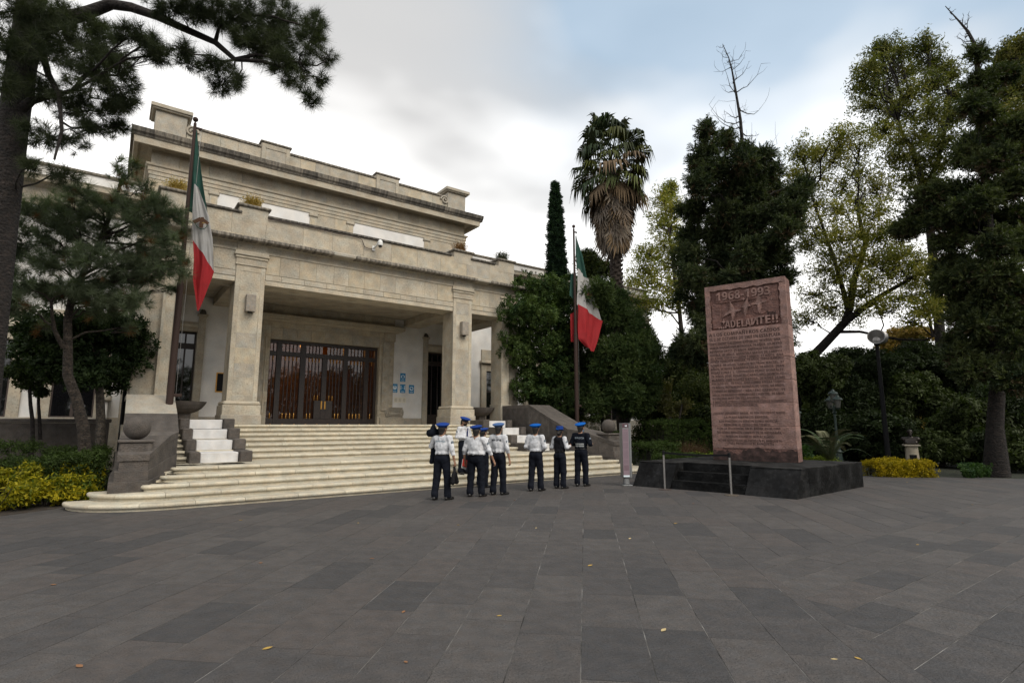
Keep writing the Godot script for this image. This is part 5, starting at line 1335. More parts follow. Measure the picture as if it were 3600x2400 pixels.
func make_trees() -> void:
	var tuft := needle_tuft(80, 0.27, 0.0035, 1)
	var tuft_long := needle_tuft(75, 0.32, 0.0042, 2)
	var broad := leaf_cluster(16, 0.11, 0.024, 0.16, 3)
	var fine := leaf_cluster(12, 0.10, 0.018, 0.22, 4)
	var pl := plume(5, 0.36, 0.015)
	var pl_small := plume(6, 0.22, 0.014)
	# big pine whose limb reaches over the plaza
	tree("pine_tree", "tall dark pine with a thick trunk and a limb reaching over the palace roof", "", PINE_TRUNK, 0.31, 0.24, PINE_NEAR + PINE_FAR, tuft, Color(0.022, 0.030, 0.018), Color(0.050, 0.060, 0.032), 0.75, 1.25, 41, mt.bark_dark,
		{"limbs": [[PINE_LIMB_A, 0.17, 0.03], [PINE_LIMB_B, 0.12, 0.03], [PINE_LIMB_C, 0.10, 0.02], [PINE_LIMB_D, 0.05, 0.015], [PINE_LIMB_E, 0.05, 0.015]], "twigs": 12, "clear": 5.0, "lift": -0.05, "mat": mt.needle, "outer": 0.5, "twig": 0.8})
	var bp := tree("young_pine", "crooked bluish pine with long needles beside the flagpole on the cheek wall", "", BLUE_TRUNK, 0.17, 0.04, BLUE_CROWN, tuft_long, Color(0.055, 0.074, 0.046), Color(0.130, 0.158, 0.098), 0.7, 1.15, 42, mt.bark,
		{"limbs": [[BLUE_STEM, 0.07, 0.03]], "twigs": 9, "clear": 3.0, "mat": mt.needle, "outer": 0.6})
	crown_mesh("brown_needles", bp, tuft_long, BLUE_CROWN.map(func(c): return [c[0], c[1] - 0.1, c[2], c[3], c[4], c[5], 3]), Color(0.16, 0.075, 0.03), Color(0.11, 0.06, 0.03), 0.5, 0.8, 43, false, 0.6, mt.needle, bp.position)
	tree("laurel_tree", "dense dark round laurel tree behind the bluish pine, pale trunk", "clipped laurel trees beside the portico", FICUS_L_TRUNK, 0.15, 0.09, FICUS_L_CROWN, broad, Color(0.014, 0.026, 0.010), Color(0.040, 0.062, 0.022), 0.9, 1.4, 44, mt.bark_pale, {"twigs": 6, "clear": 2.0})
	var sm := tree("small_tree", "little dark tree on two thin stems under the wing windows", "", SMALL_TRUNK_A, 0.06, 0.04, SMALL_CROWN, broad, Color(0.020, 0.032, 0.012), Color(0.05, 0.07, 0.022), 0.7, 1.1, 45, mt.bark_dark, {"twigs": 5, "clear": 1.8})
	part("trunk", tube(rel(SMALL_TRUNK_B, sm.position), taper(4, 0.05, 0.035), 8), mt.bark_dark, sm)
	tree("laurel_tree", "dense glossy green laurel tree against the portico's end pier", "clipped laurel trees beside the portico", FICUS_R_TRUNK, 0.16, 0.1, FICUS_R_CROWN, broad, Color(0.022, 0.045, 0.014), Color(0.075, 0.11, 0.03), 0.9, 1.5, 46, mt.bark_dark, {"twigs": 5, "clear": 2.0, "tips": 4})
	var jn := tree("juniper_tree", "feathery green juniper behind the flag and the info post", "", JUNIPER_TRUNK, 0.22, 0.06, JUNIPER_CROWN, pl, Color(0.026, 0.046, 0.016), Color(0.070, 0.098, 0.032), 0.7, 1.2, 47, mt.bark_dark, {"limbs": [[JUNIPER_STEM, 0.11, 0.05]], "twigs": 6, "clear": 2.0, "tips": 5})
	jn.set_meta("category", "tree")
	var cy: Array = CYPRESS_CROWN
	tree("cypress_tree", "slim pointed dark cypress rising above the wing parapet", "", [Vector3(cy[0][0], 0, cy[0][2]), Vector3(cy[0][0], 8, cy[0][2]), Vector3(cy[0][0], cy[0][1] + 0.2, cy[0][2])], 0.16, 0.02, cy + [[cy[-1][0], 8.2, cy[-1][2], 0.6, 1.2, 0.6, 300], [cy[-1][0], 6.2, cy[-1][2], 0.6, 1.4, 0.6, 300]], pl_small, Color(0.010, 0.022, 0.014), Color(0.026, 0.050, 0.026), 0.9, 1.5, 48, mt.bark_dark, {"twigs": 0, "clear": 4.0})
	var fir := tree("cedar_tree", "broad dark cedar with a bare dead top behind the pink slab", "", FIR_TRUNK, 0.34, 0.09, FIR_CROWN, pl, Color(0.016, 0.026, 0.013), Color(0.066, 0.080, 0.036), 0.8, 1.5, 49, mt.bark_dark, {"twigs": 7, "clear": 2.5, "twig": 1.4, "tips": 11})
	bare_twigs(fir, FIR_TOP, fir.position, 7, 26, 1.9, mt.bark_dark, 0.09)
	tree("yellow_tree", "loose yellow green tree between the palm and the cedar", "airy broadleaf trees of the park", YELLOW_TRUNK, 0.3, 0.08, YELLOW_CROWN, fine, Color(0.12, 0.14, 0.022), Color(0.27, 0.24, 0.05), 1.6, 2.6, 50, mt.bark, {"twigs": 14, "clear": 5.0, "twig": 2.0, "outer": 0.6, "tips": 4})
	tree("leaning_tree", "thin leaved tree with a dark leaning trunk beside the pink slab", "airy broadleaf trees of the park", LEAN_TRUNK, 0.34, 0.08, LEAN_CROWN, fine, Color(0.09, 0.105, 0.020), Color(0.27, 0.24, 0.05), 1.0, 1.8, 51, mt.bark_dark, {"limbs": [[LEAN_LIMB_A, 0.18, 0.06], [LEAN_LIMB_B, 0.09, 0.03], [LEAN_LIMB_C, 0.15, 0.05]], "twigs": 22, "clear": 4.0, "twig": 1.8, "outer": 0.6, "tips": 4})
	tree("tall_tree", "tallest open crowned broadleaf tree, behind the leaning trunk", "airy broadleaf trees of the park", TALL_TRUNK, 0.34, 0.06, TALL_CROWN, fine, Color(0.05, 0.065, 0.018), Color(0.19, 0.18, 0.045), 1.2, 2.1, 52, mt.bark_dark, {"limbs": [[TALL_LIMB, 0.14, 0.05]], "twigs": 22, "clear": 6.0, "twig": 2.0, "outer": 0.6, "tips": 4})
	tree("edge_tree", "open crowned broadleaf tree behind the ragged dark conifer", "airy broadleaf trees of the park", EDGE_TRUNK, 0.3, 0.06, EDGE_CROWN, fine, Color(0.05, 0.06, 0.016), Color(0.19, 0.17, 0.045), 1.2, 2.0, 53, mt.bark_dark, {"twigs": 16, "clear": 6.0, "twig": 2.0, "outer": 0.6, "tips": 4})
	var dk := tree("ragged_conifer", "ragged dark conifer with drooping boughs and a bare crooked tip", "", DARK_TRUNK, 0.30, 0.08, DARK_CROWN_A + DARK_CROWN_B, pl, Color(0.018, 0.028, 0.013), Color(0.075, 0.088, 0.034), 0.75, 1.4, 54, mt.bark_dark, {"twigs": 10, "clear": 3.5, "twig": 1.4, "tips": 11})
	bare_twigs(dk, DARK_TOP, dk.position, 8, 18, 0.8, mt.bark_dark, 0.09)
	# brown dead foliage caught in the two dark conifers
	crown_mesh("brown_foliage", fir, pl, FIR_CROWN.map(func(c): return [c[0], c[1] - 0.15, c[2], c[3], c[4], c[5], int(c[6] * 0.22)]), Color(0.055, 0.040, 0.026), Color(0.11, 0.080, 0.048), 0.6, 1.1, 55, false, 0.35, mt.leaf, fir.position)
	crown_mesh("brown_foliage", dk, pl, (DARK_CROWN_A + DARK_CROWN_B).map(func(c): return [c[0], c[1] - 0.15, c[2], c[3], c[4], c[5], int(c[6] * 0.22)]), Color(0.05, 0.036, 0.024), Color(0.10, 0.072, 0.045), 0.6, 1.1, 56, false, 0.35, mt.leaf, dk.position)
	# shrubs of the dark thicket
	var where := ["behind the pink slab's edge", "behind the triple lantern", "behind the floodlight pole", "beside the floodlight pole", "above the bust", "behind the ragged conifer", "next to the bust", "behind the triple lantern's post", "between lantern and bust", "right behind the bust", "beyond the ragged conifer's trunk", "at the ragged conifer's foot", "past the ragged conifer's foot", "under the leaning trunk", "far off with orange autumn leaves"]
	for k in THICKET.size():
		var c: Array = THICKET[k]
		var far: bool = k == 14
		var lo: float = c[1] - c[4]
		var cl := []
		var r := RandomNumberGenerator.new()
		r.seed = 700 + k
		for j in 9:
			var d := rand_dir(r)
			cl.append([c[0] + d.x * c[3] * 0.6, maxf(0.6, c[1] + d.y * c[4] * 0.6), c[2] + d.z * c[3] * 0.6, c[3] * 0.52, c[4] * 0.45, c[3] * 0.5, 150])
		if lo > 0.3:
			for j in 3: cl.append([c[0] + r.randf_range(-1, 1) * c[3] * 0.5, lo * (0.2 + 0.3 * j), c[2], c[3] * 0.6, maxf(0.5, lo * 0.35), c[3] * 0.4, 80])
		var ca := Color(0.015, 0.022, 0.009) if k % 3 else Color(0.024, 0.032, 0.011)
		tree("park_shrub", ["dense dark green shrub ", "leafy green shrub ", "tall dull green shrub "][k % 3] + where[k] if not far else "orange leaved tree showing over the thicket beside the floodlight heads", "shrubs of the park thicket", [Vector3(c[0], 0, c[2]), Vector3(c[0], c[1] * 0.5, c[2]), Vector3(c[0], c[1], c[2])], 0.1, 0.05, cl, fine if k % 3 == 1 else broad, ca if not far else Color(0.16, 0.11, 0.025), ca * 2.3 if not far else Color(0.30, 0.19, 0.05), 1.1, 2.0, 720 + k, mt.bark_dark, {"twigs": 4, "category": "shrub" if not far else "tree"})
	where = ["under the yellow tree", "behind the yellow tree", "behind the cedar's edge", "behind the long hedge", "beside the wing's end pilaster", "behind the red stemmed shrub", "behind the pink slab", "beside the palm trunk", "between the cypress and the palm"]
	for k in PARK_SHRUBS.size():
		var c: Array = PARK_SHRUBS[k]
		var cl := []
		var r := RandomNumberGenerator.new()
		r.seed = 800 + k
		for j in 7:
			var d := rand_dir(r)
			cl.append([c[0] + d.x * c[3] * 0.6, c[1] + d.y * c[4] * 0.6, c[2] + d.z * c[3] * 0.6, c[3] * 0.55, c[4] * 0.5, c[3] * 0.5, 200 if k < 7 else 90])
		var y0: float = c[1] - c[4]
		if k < 7 and y0 > 0.4: cl.append([c[0], y0 * 0.5, c[2], c[3] * 0.8, y0 * 0.6, c[3] * 0.6, 350])
		tree("garden_tree" if k > 6 else "garden_shrub", ("dark thin crowned tree " if k > 6 else "green shrub ") + where[k], "shrubs beyond the hedges", [Vector3(c[0], 0, c[2]), Vector3(c[0], c[1], c[2])], 0.09, 0.04, cl, broad if k % 2 else fine, Color(0.020, 0.032, 0.011), Color(0.075, 0.09, 0.026), 1.2, 2.0, 820 + k, mt.bark_dark, {"twigs": 6, "category": "shrub" if k < 7 else "tree"})
	make_palm()
	# the park's trees run on far behind as one dark mass
	var cl := []
	var r2 := RandomNumberGenerator.new()
	r2.seed = 66
	for k in 110:
		var a := deg_to_rad(lerpf(20.0, 110.0, k / 109.0) + r2.randf_range(-1, 1))
		var d := r2.randf_range(46, 62)
		for j in 2: cl.append([sin(a) * d, 1.6 + j * 2.6 + r2.randf_range(-0.6, 1.2), -cos(a) * d, 2.8, 2.2, 2.0, 90])
	var far := crown_mesh("far_wood", self, broad, cl, Color(0.03, 0.045, 0.016), Color(0.10, 0.12, 0.035), 2.6, 4.2, 67)
	# and across the plaza behind the onlooker: the doors and windows mirror it
	cl = []
	for k in 60:
		for j in 3: cl.append([r2.randf_range(-25, 55), 1.5 + j * 2.7 + r2.randf_range(-0.8, 1.4), r2.randf_range(24, 33), 2.6, 2.2, 2.0, 70])
	var opp := crown_mesh("far_wood_001", self, broad, cl, Color(0.03, 0.045, 0.016), Color(0.10, 0.12, 0.035), 2.6, 4.2, 68)
	tag(opp, "dark wood across the plaza, mirrored in the great door's glass", "trees", "", "stuff")
	tag(far, "dark green wood closing the park far behind the trees", "trees", "", "stuff")


# a fan palm with a skirt of dead fronds
# one frond in the x, y plane: a sagging stalk, then fingers that hang down at their tips
func fan_frond(sd: int, el: float, stalk: float, ln: float, n: int, spread: float, droop: float) -> ArrayMesh:
	var r := RandomNumberGenerator.new()
	r.seed = sd
	var l := Leafy.new()
	var d := Vector3(cos(el), sin(el), 0)
	var hub := d * stalk + Vector3(0, -0.16 * stalk * cos(el), 0)
	var mid := d * stalk * 0.55
	for k in 2:
		l.blade(Vector3.ZERO, mid, 0.035, [Vector3.UP, Vector3.BACK][k]); l.blade(mid, Vector3.ZERO, 0.035, [Vector3.UP, Vector3.BACK][k])
		l.blade(mid, hub, 0.03, [Vector3.UP, Vector3.BACK][k]); l.blade(hub, mid, 0.03, [Vector3.UP, Vector3.BACK][k])
	var a := Vector3(cos(el - 0.3), sin(el - 0.3), 0)
	var nrm := Vector3(-a.y, a.x, 0)
	for k in n:
		var th := lerpf(-spread, spread, k / float(n - 1)) + r.randf_range(-0.05, 0.05)
		var reach := ln * (1.0 - 0.25 * absf(th) / spread) * r.randf_range(0.85, 1.12)
		var f := a * cos(th) + Vector3(0, 0, sin(th))
		var sag := droop * r.randf_range(0.7, 1.3)
		var m := hub + f * reach * 0.58 + Vector3(0, -sag * reach * 0.16, 0)
		var t := hub + f * reach * (1.0 - 0.3 * minf(1.0, sag)) + Vector3(0, -sag * reach * 0.72, 0)
		var s := f.cross(nrm).normalized() * reach * spread / n * 0.62
		var b := l.V.size()
		l.V.append(hub); l.V.append(m + s + nrm * 0.03); l.V.append(m - s + nrm * 0.03); l.V.append(t); l.V.append(m - nrm * 0.025)
		for j in 5: l.N.append(nrm)
		l.I.append_array(PackedInt32Array([b, b + 4, b + 1, b, b + 2, b + 4, b + 1, b + 4, b + 3, b + 4, b + 2, b + 3]))
	return l.done()


func make_palm() -> void:
	var base := Vector3(25.1, 0, -23.0)
	var t := thing("fan_palm", "tall fan palm with a thick skirt of dead grey fronds", "palm", base)
	var pts := []; var rad := []
	for k in 30:
		pts.append(Vector3(-0.25 * k / 29.0, k * 18.3 / 29.0, -0.2 * k / 29.0))
		rad.append(0.38 - 0.08 * k / 29.0 + (0.03 if k % 2 else 0.0))
	mat("palm_bark", lin(0.11, 0.078, 0.058), 1.0, tx.bark, 1.0, tx.n_bark, 1.4)
	part("trunk", tube(pts, rad, 16), mt.palm_bark, t)
	# cut frond bases in a spiral
	var boot := cbox(Vector3(0.22, 0.16, 0.10), 0.02)
	for k in 130:
		var a := k * 2.4
		var y := 7.6 + k * 0.04
		part("frond_stub", boot, mt.palm_bark, t, Vector3(-0.13 + sin(a) * 0.36, y, -0.11 + cos(a) * 0.36), Vector3(0.55, a, 0))
	var top := Vector3(-0.25, 18.0, -0.2)
	var greens := []
	for k in 4:
		var m := mat("palm_green_%d" % k, lin(0.030 + 0.017 * k, 0.046 + 0.015 * k, 0.020), 0.55)
		m.cull_mode = BaseMaterial3D.CULL_DISABLED
		m.metallic_specular = 0.3
		greens.append(m)
	var dead := []
	for k in 4:
		var m := mat("palm_dead_%d" % k, lin([0.17, 0.12, 0.145, 0.20][k], [0.13, 0.08, 0.118, 0.165][k], [0.095, 0.042, 0.095, 0.125][k]), 0.9)
		m.cull_mode = BaseMaterial3D.CULL_DISABLED
		dead.append(m)
	var r := RandomNumberGenerator.new()
	r.seed = 99
	var els := [1.30, 1.08, 0.85, 0.6, 0.35, 0.08, -0.22, -0.5]
	var fr := []
	for e in els:
		for v in 2: fr.append(fan_frond(60 + fr.size(), e, 1.55 + 0.5 * maxf(0.0, e), 1.45 + 0.25 * maxf(0.0, e), 22, 1.75, 0.45 + 0.4 * cos(e) + 0.2 * v))
	for k in 66:
		var u := k / 65.0
		var e := mini(7, int(u * 8.0))
		var yellow := u > 0.55 and r.randf() < 0.28
		var o := part("frond", fr[e * 2 + r.randi() % 2], dead[1] if yellow else greens[r.randi() % 4], t, top + Vector3(0, lerpf(0.6, -0.7, u), 0))
		o.basis = Basis(Vector3.UP, k * 2.39996 + r.randf_range(-0.25, 0.25)) * Basis(Vector3.RIGHT, r.randf_range(-0.35, 0.35)) * Basis.from_scale(Vector3.ONE * r.randf_range(0.82, 1.12))
	# dead skirt, hanging round the trunk
	var sk := []
	for k in 6: sk.append(fan_frond(80 + k, -0.95 - 0.09 * k, 0.85, 1.55, 11, 0.95, 0.25))
	for k in 230:
		var u := k / 229.0
		var a := k * 2.39996 + r.randf_range(-0.4, 0.4)
		var o := part("dead_frond", sk[clampi(int(u * 5.0) + r.randi_range(-1, 1), 0, 5)], dead[1] if u < 0.12 else dead[r.randi() % 4], t, Vector3(-0.22 + cos(a) * 0.42, lerpf(17.5, 14.3, u), -0.18 - sin(a) * 0.42))
		o.basis = Basis(Vector3.UP, a) * Basis(Vector3.RIGHT, r.randf_range(-0.3, 0.3)) * Basis.from_scale(Vector3.ONE * r.randf_range(0.75, 1.15))


# ---------- hedges and garden plants ----------
func hedge(label: String, group: String, x0: float, x1: float, z0: float, z1: float, h: float, n: int, c1: Color, c2: Color, sd: int, sprig: Mesh, y0 := 0.0, turn := 0.0, called := "hedge", category := "hedge", soft := 0.12) -> Node3D:
	var c := Vector3((x0 + x1) / 2.0, y0, (z0 + z1) / 2.0)
	var t := thing(called, label, category, c, turn, group)
	var w := (x1 - x0) / 2.0; var d := (z1 - z0) / 2.0
	var r := RandomNumberGenerator.new()
	r.seed = sd
	var tw := TB.new()
	for k in int(n / 12):
		var p := Vector3(r.randf_range(-w, w) * 0.9, 0, r.randf_range(-d, d) * 0.9)
		var q := Vector3(p.x + r.randf_range(-0.1, 0.1), h * r.randf_range(0.6, 0.95), p.z + r.randf_range(-0.1, 0.1))
		tw.tube([p, p.lerp(q, 0.5) + rand_dir(r) * 0.04, q], [0.012, 0.008, 0.004], 4)
	var s := part("stems", tw.done(), mt.bark_dark, t)
	s.set_meta("kind", "stuff")
	# leaves over the faces of a clipped block, and some inside
	var cl := []
	for k in n:
		var f := r.randf()
		var p: Vector3
		var full := w * d * 4.0 + (w + d) * 2.0 * h
		if f < w * d * 4.0 / full: p = Vector3(r.randf_range(-w, w), h, r.randf_range(-d, d))
		elif f < (w * d * 4.0 + 2.0 * w * h * 2.0) / full: p = Vector3(r.randf_range(-w, w), r.randf() * h, d if r.randf() < 0.7 else -d)
		else: p = Vector3(w if r.randf() < 0.5 else -w, r.randf() * h, r.randf_range(-d, d))
		var bump := sin(p.x * 5.0 + sd) * cos(p.z * 4.0 + sd * 2.0) * soft * 0.5
		cl.append([p.x, p.y - 0.04 + bump, p.z, soft, soft, soft, 1])
	crown_mesh("leaves", t, sprig, cl, c1, c2, 0.8, 1.3, sd + 1, false, 0.5, mt.leaf)
	return t


func make_garden() -> void:
	var lf := leaf_cluster(12, 0.055, 0.013, 0.07, 21)
	var lf_big := leaf_cluster(11, 0.10, 0.024, 0.09, 22)
	var g1 := Color(0.022, 0.036, 0.010); var g2 := Color(0.055, 0.085, 0.022)
	var lime1 := Color(0.07, 0.11, 0.015); var lime2 := Color(0.17, 0.20, 0.02)
	# left bed: golden shrubs in front, darker clipped shrubs behind
	var gold := [[-1.75, -15.0, 0.8, 0.65, 0.62], [-0.9, -15.5, 0.62, 0.5, 0.55], [-2.6, -15.3, 0.8, 0.6, 0.66], [-1.35, -16.3, 0.55, 0.45, 0.78], [-0.45, -16.4, 0.5, 0.4, 0.75], [-3.0, -16.6, 0.7, 0.5, 0.8], [-0.35, -15.25, 0.42, 0.35, 0.55]]
	var gw := ["low by the bare soil", "next to the cheek wall", "by the plaza's edge", "behind the low ones by the bare soil", "close to the ball pedestal", "half hidden by the pine trunk", "pressed against the cheek wall base"]
	for k in gold.size():
		var s: Array = gold[k]
		var t := thing("golden_shrub", "golden yellow leaved shrub " + gw[k], "shrub", Vector3(s[0], -0.03, s[1] - 0.4), 0.0, "golden shrubs of the left bed")
		var r := RandomNumberGenerator.new()
		r.seed = 300 + k
		var tb := TB.new()
		for j in 16:
			var q := Vector3(r.randf_range(-1, 1) * s[2] * 0.8, s[4] * r.randf_range(0.5, 0.95), r.randf_range(-1, 1) * s[3] * 0.8)
			tb.tube([Vector3(q.x * 0.3, 0, q.z * 0.3), q * Vector3(0.7, 0.5, 0.7), q], [0.012, 0.009, 0.004], 4)
		part("stems", tb.done(), mt.bark, t)
		var cl := []
		for j in 17:
			var d := rand_dir(r)
			cl.append([d.x * s[2] * 0.85, s[4] * (0.60 + 0.40 * d.y), d.z * s[3] * 0.85, 0.17, 0.12, 0.17, 30])
		crown_mesh("leaves", t, lf_big, cl, Color(0.06, 0.09, 0.012), Color(0.44, 0.36, 0.02), 0.7, 1.1, 310 + k, false, 0.5)
	var low := [[-4.5, -0.2, -18.6, -17.2, 0.85, "low dark clipped shrub band behind the golden shrubs"], [-5.5, -1.4, -20.4, -19.2, 1.2, "dark clipped shrub band under the little tree"], [-1.2, 0.1, -20.6, -18.9, 1.0, "green clipped shrub at the bluish pine's foot"], [-1.0, 0.0, -17.4, -16.6, 0.95, "green clipped shrub behind the ball pedestal"]]
	for k in low.size():
		var s: Array = low[k]
		hedge(s[5], "clipped shrubs of the left bed", s[0], s[1], s[2], s[3], s[4], 1500, g1, g2, 330 + k, lf, -0.03, 0.0, "clipped_shrub", "shrub", 0.16)
	var ledge := thing("planter_wall", "dark low planter wall under the wing windows", "wall", Vector3(-3, 0, -22.5))
	part("wall", cbox(Vector3(6.2, 1.75, 0.3), 0.02), mt.dark[1], ledge, Vector3(0, 0.87, 0))
	part("coping", cbox(Vector3(6.3, 0.12, 0.42), 0.02), mt.dark[0], ledge, Vector3(0, 1.81, 0))
	# right garden
	var hs := [[17.0, 20.2, -20.4, -19.4, 2.0, 1500, lime1 * 0.8, lime2 * 0.6, "tall clipped hedge with lime green top behind the flagpole"], [16.3, 19.3, -18.3, -17.4, 1.35, 1500, g1, g2, "dark clipped hedge behind the cheek wall, below the flag"], [20.0, 23.4, -17.2, -16.0, 1.85, 1900, g1, g2 * 1.3, "long clipped hedge right of the juniper trunk"], [22.4, 25.0, -15.6, -14.4, 1.3, 1100, g1, g2 * 1.4, "clipped hedge beside the red stemmed shrub"], [16.6, 18.2, -14.9, -13.8, 0.95, 1000, g1, g2, "rounded dark clipped hedge beside the ball pedestal"], [15.9, 17.4, -13.2, -12.2, 0.62, 900, g1, g2 * 1.2, "low rounded clipped hedge behind the black plinth"], [17.5, 21.5, -12.9, -11.9, 0.55, 1600, lime1, lime2, "low lime green hedge behind the black plinth"], [20.55, 22.3, -8.05, -7.1, 0.46, 1700, Color(0.16, 0.13, 0.006), Color(0.42, 0.30, 0.012), "low golden yellow hedge along the plaza's edge"], [18.8, 20.4, -9.7, -8.9, 0.5, 600, lime1, lime2, "lime green hedge behind the cycad"]]
	for k in hs.size():
		var s: Array = hs[k]
		hedge(s[8], "hedges of the right garden", s[0], s[1], s[2], s[3], s[4], s[5], s[6], s[7], 350 + k, lf, 0.0, -0.75 if k == 7 else 0.0)
	# strap leaved clumps and the red stemmed shrub
	var strap := grass_tuft(40, 0.8, 0.03, 23)
	for s in [[23.1, -6.0, "dark strap leaved clump at the end of the golden hedge", 0.6], [21.5, -11.0, "strap leaved clump behind the pink slab", 1.2], [16.8, -15.9, "strap leaved clump beside the ball pedestal", 0.7]]:
		var t := thing("strap_plant", s[2], "plant", Vector3(s[0], 0, s[1]), 0.0, "strap leaved plants")
		crown_mesh("leaves", t, strap, [[0, 0, 0, 0.7, 0.02, 0.5, 26]], Color(0.02, 0.045, 0.016), Color(0.05, 0.09, 0.025), s[3] * 0.8, s[3] * 1.1, 370, true, 0.7)
	var red := thing("red_stem_shrub", "reddish brown twiggy shrub behind the low hedges", "shrub", Vector3(19.6, 0, -14.3))
	crown_mesh("twigs", red, grass_tuft(60, 1.2, 0.012, 24), [[0, 0, 0, 1.8, 0.05, 0.6, 40]], Color(0.06, 0.03, 0.022), Color(0.09, 0.06, 0.03), 0.7, 1.1, 380, true, 0.7)
	# yucca on thin stems
	var yc := thing("yucca", "spiky yucca on thin pale stems before the dark shrubs", "plant", Vector3(22.6, 0, -17.6))
	var spike := grass_tuft(60, 0.8, 0.03, 25)
	for k in 4:
		var q := Vector3([0.0, 0.7, -0.5, 0.3][k], [3.3, 2.7, 2.4, 2.0][k], [0.0, 0.2, 0.3, -0.3][k])
		part("stem", tube([Vector3(q.x * 0.2, 0, q.z * 0.2), q * Vector3(0.5, 0.55, 0.5), q], [0.06, 0.05, 0.045], 7), mt.bark_pale, yc)
		crown_mesh("leaf_head", yc, spike, [[q.x, q.y - 0.1, q.z, 0.05, 0.1, 0.05, 4]], Color(0.10, 0.10, 0.04), Color(0.17, 0.15, 0.06), 0.8, 1.1, 390 + k)
	make_cycad()


func make_cycad() -> void:
	var t := thing("cycad", "cycad with arching feathery fronds beside the pink slab", "plant", Vector3(19.0, 0, -8.6))
	part("trunk", lathe([Vector2(0.16, 0), Vector2(0.2, 0.15), Vector2(0.17, 0.5), Vector2(0.0, 0.55)], 12), mt.bark, t)
	var r := RandomNumberGenerator.new()
	r.seed = 61
	var fr := []
	for v in 3:
		var l := Leafy.new()
		for k in 34:
			var u := (k + 2) / 36.0
			var p := Vector3(u * 1.35, 0.55 * sin(u * 2.3) - 0.25 * u * u, 0)
			for s: float in [-1.0, 1.0]: l.leaf(p, Vector3(0.45, 0.12, s).normalized(), Vector3.UP, 0.21 * sin(0.4 + u * 2.5), 0.011)
			l.blade(p, p + Vector3(0.05, 0.0, 0), 0.012, Vector3.UP)
		fr.append(l.done())
	var gm := []
	for k in 3:
		var m := mat("cycad_%d" % k, lin([0.05, 0.07, 0.10][k], [0.085, 0.11, 0.10][k], [0.03, 0.04, 0.045][k]), 0.45)
		m.cull_mode = BaseMaterial3D.CULL_DISABLED
		gm.append(m)
	for k in 26:
		var o := part("frond", fr[k % 3], gm[r.randi() % 3], t, Vector3(0, 0.5, 0))
		o.basis = Basis(Vector3.UP, k * 2.4) * Basis(Vector3(0, 0, 1), r.randf_range(0.0, 0.75)) * Basis.from_scale(Vector3.ONE * r.randf_range(0.8, 1.1))


func make_litter() -> void:
	# fallen leaves on the paving (place, colour, size)
	var spots := [[1.15, -4.75, 0], [2.35, -4.9, 1], [0.95, -3.95, 2], [3.0, -4.3, 0], [0.0, -5.2, 1], [3.9, -3.2, 2], [4.6, -2.0, 0], [4.45, -2.1, 2], [2.9, -7.0, 1], [5.0, -8.4, 0], [1.7, -7.6, 1], [6.5, -5.9, 2], [8.1, -6.3, 0], [-0.3, -7.9, 1], [3.7, -9.6, 0], [7.6, -10.3, 1], [9.5, -3.2, 0], [12.2, -3.4, 1], [15.1, -4.0, 0], [17.0, -4.4, 1], [2.1, -11.1, 0], [5.9, -7.4, 2], [1.9, -3.9, 1], [4.9, -5.1, 0], [10.4, -7.6, 1], [19.3, -6.6, 0]]
	var cols := [mat("fallen_yellow", lin(0.34, 0.22, 0.05), 0.8), mat("fallen_brown", lin(0.20, 0.095, 0.04), 0.85), mat("fallen_tan", lin(0.40, 0.31, 0.16), 0.85)]
	var r := RandomNumberGenerator.new()
	r.seed = 12
	var near := ["by the long diagonal joints", "out on the open paving", "toward the stair", "toward the black plinth"]
	for k in spots.size():
		var s: Array = spots[k]
		var m := MB.new(true)
		var ln := r.randf_range(0.05, 0.085)
		var curl := r.randf_range(0.15, 0.4)
		var n := 6
		for i in n:
			for sd: float in [-1.0, 1.0]:
				var u0 := i / float(n); var u1 := (i + 1) / float(n)
				var a := Vector3((u0 - 0.5) * ln, curl * ln * pow(u0 - 0.4, 2), 0); var b := Vector3((u1 - 0.5) * ln, curl * ln * pow(u1 - 0.4, 2), 0)
				var w0 := sin(u0 * PI) * ln * 0.26; var w1 := sin(u1 * PI) * ln * 0.26
				m.quad_n(a, b, b + Vector3(0, curl * w1, sd * w1), a + Vector3(0, curl * w0, sd * w0), Vector3.UP)
		var o := part("fallen_leaf", m.done(), cols[s[2]], self, Vector3(s[0], 0.004, s[1]), Vector3(0, r.randf_range(0, TAU), 0))
		o.material_override.cull_mode = BaseMaterial3D.CULL_DISABLED
		tag(o, ["yellow", "brown", "tan"][s[2]] + " fallen leaf lying on the dark paving", "leaf", ["yellow", "brown", "tan"][s[2]] + " leaves fallen on the plaza")


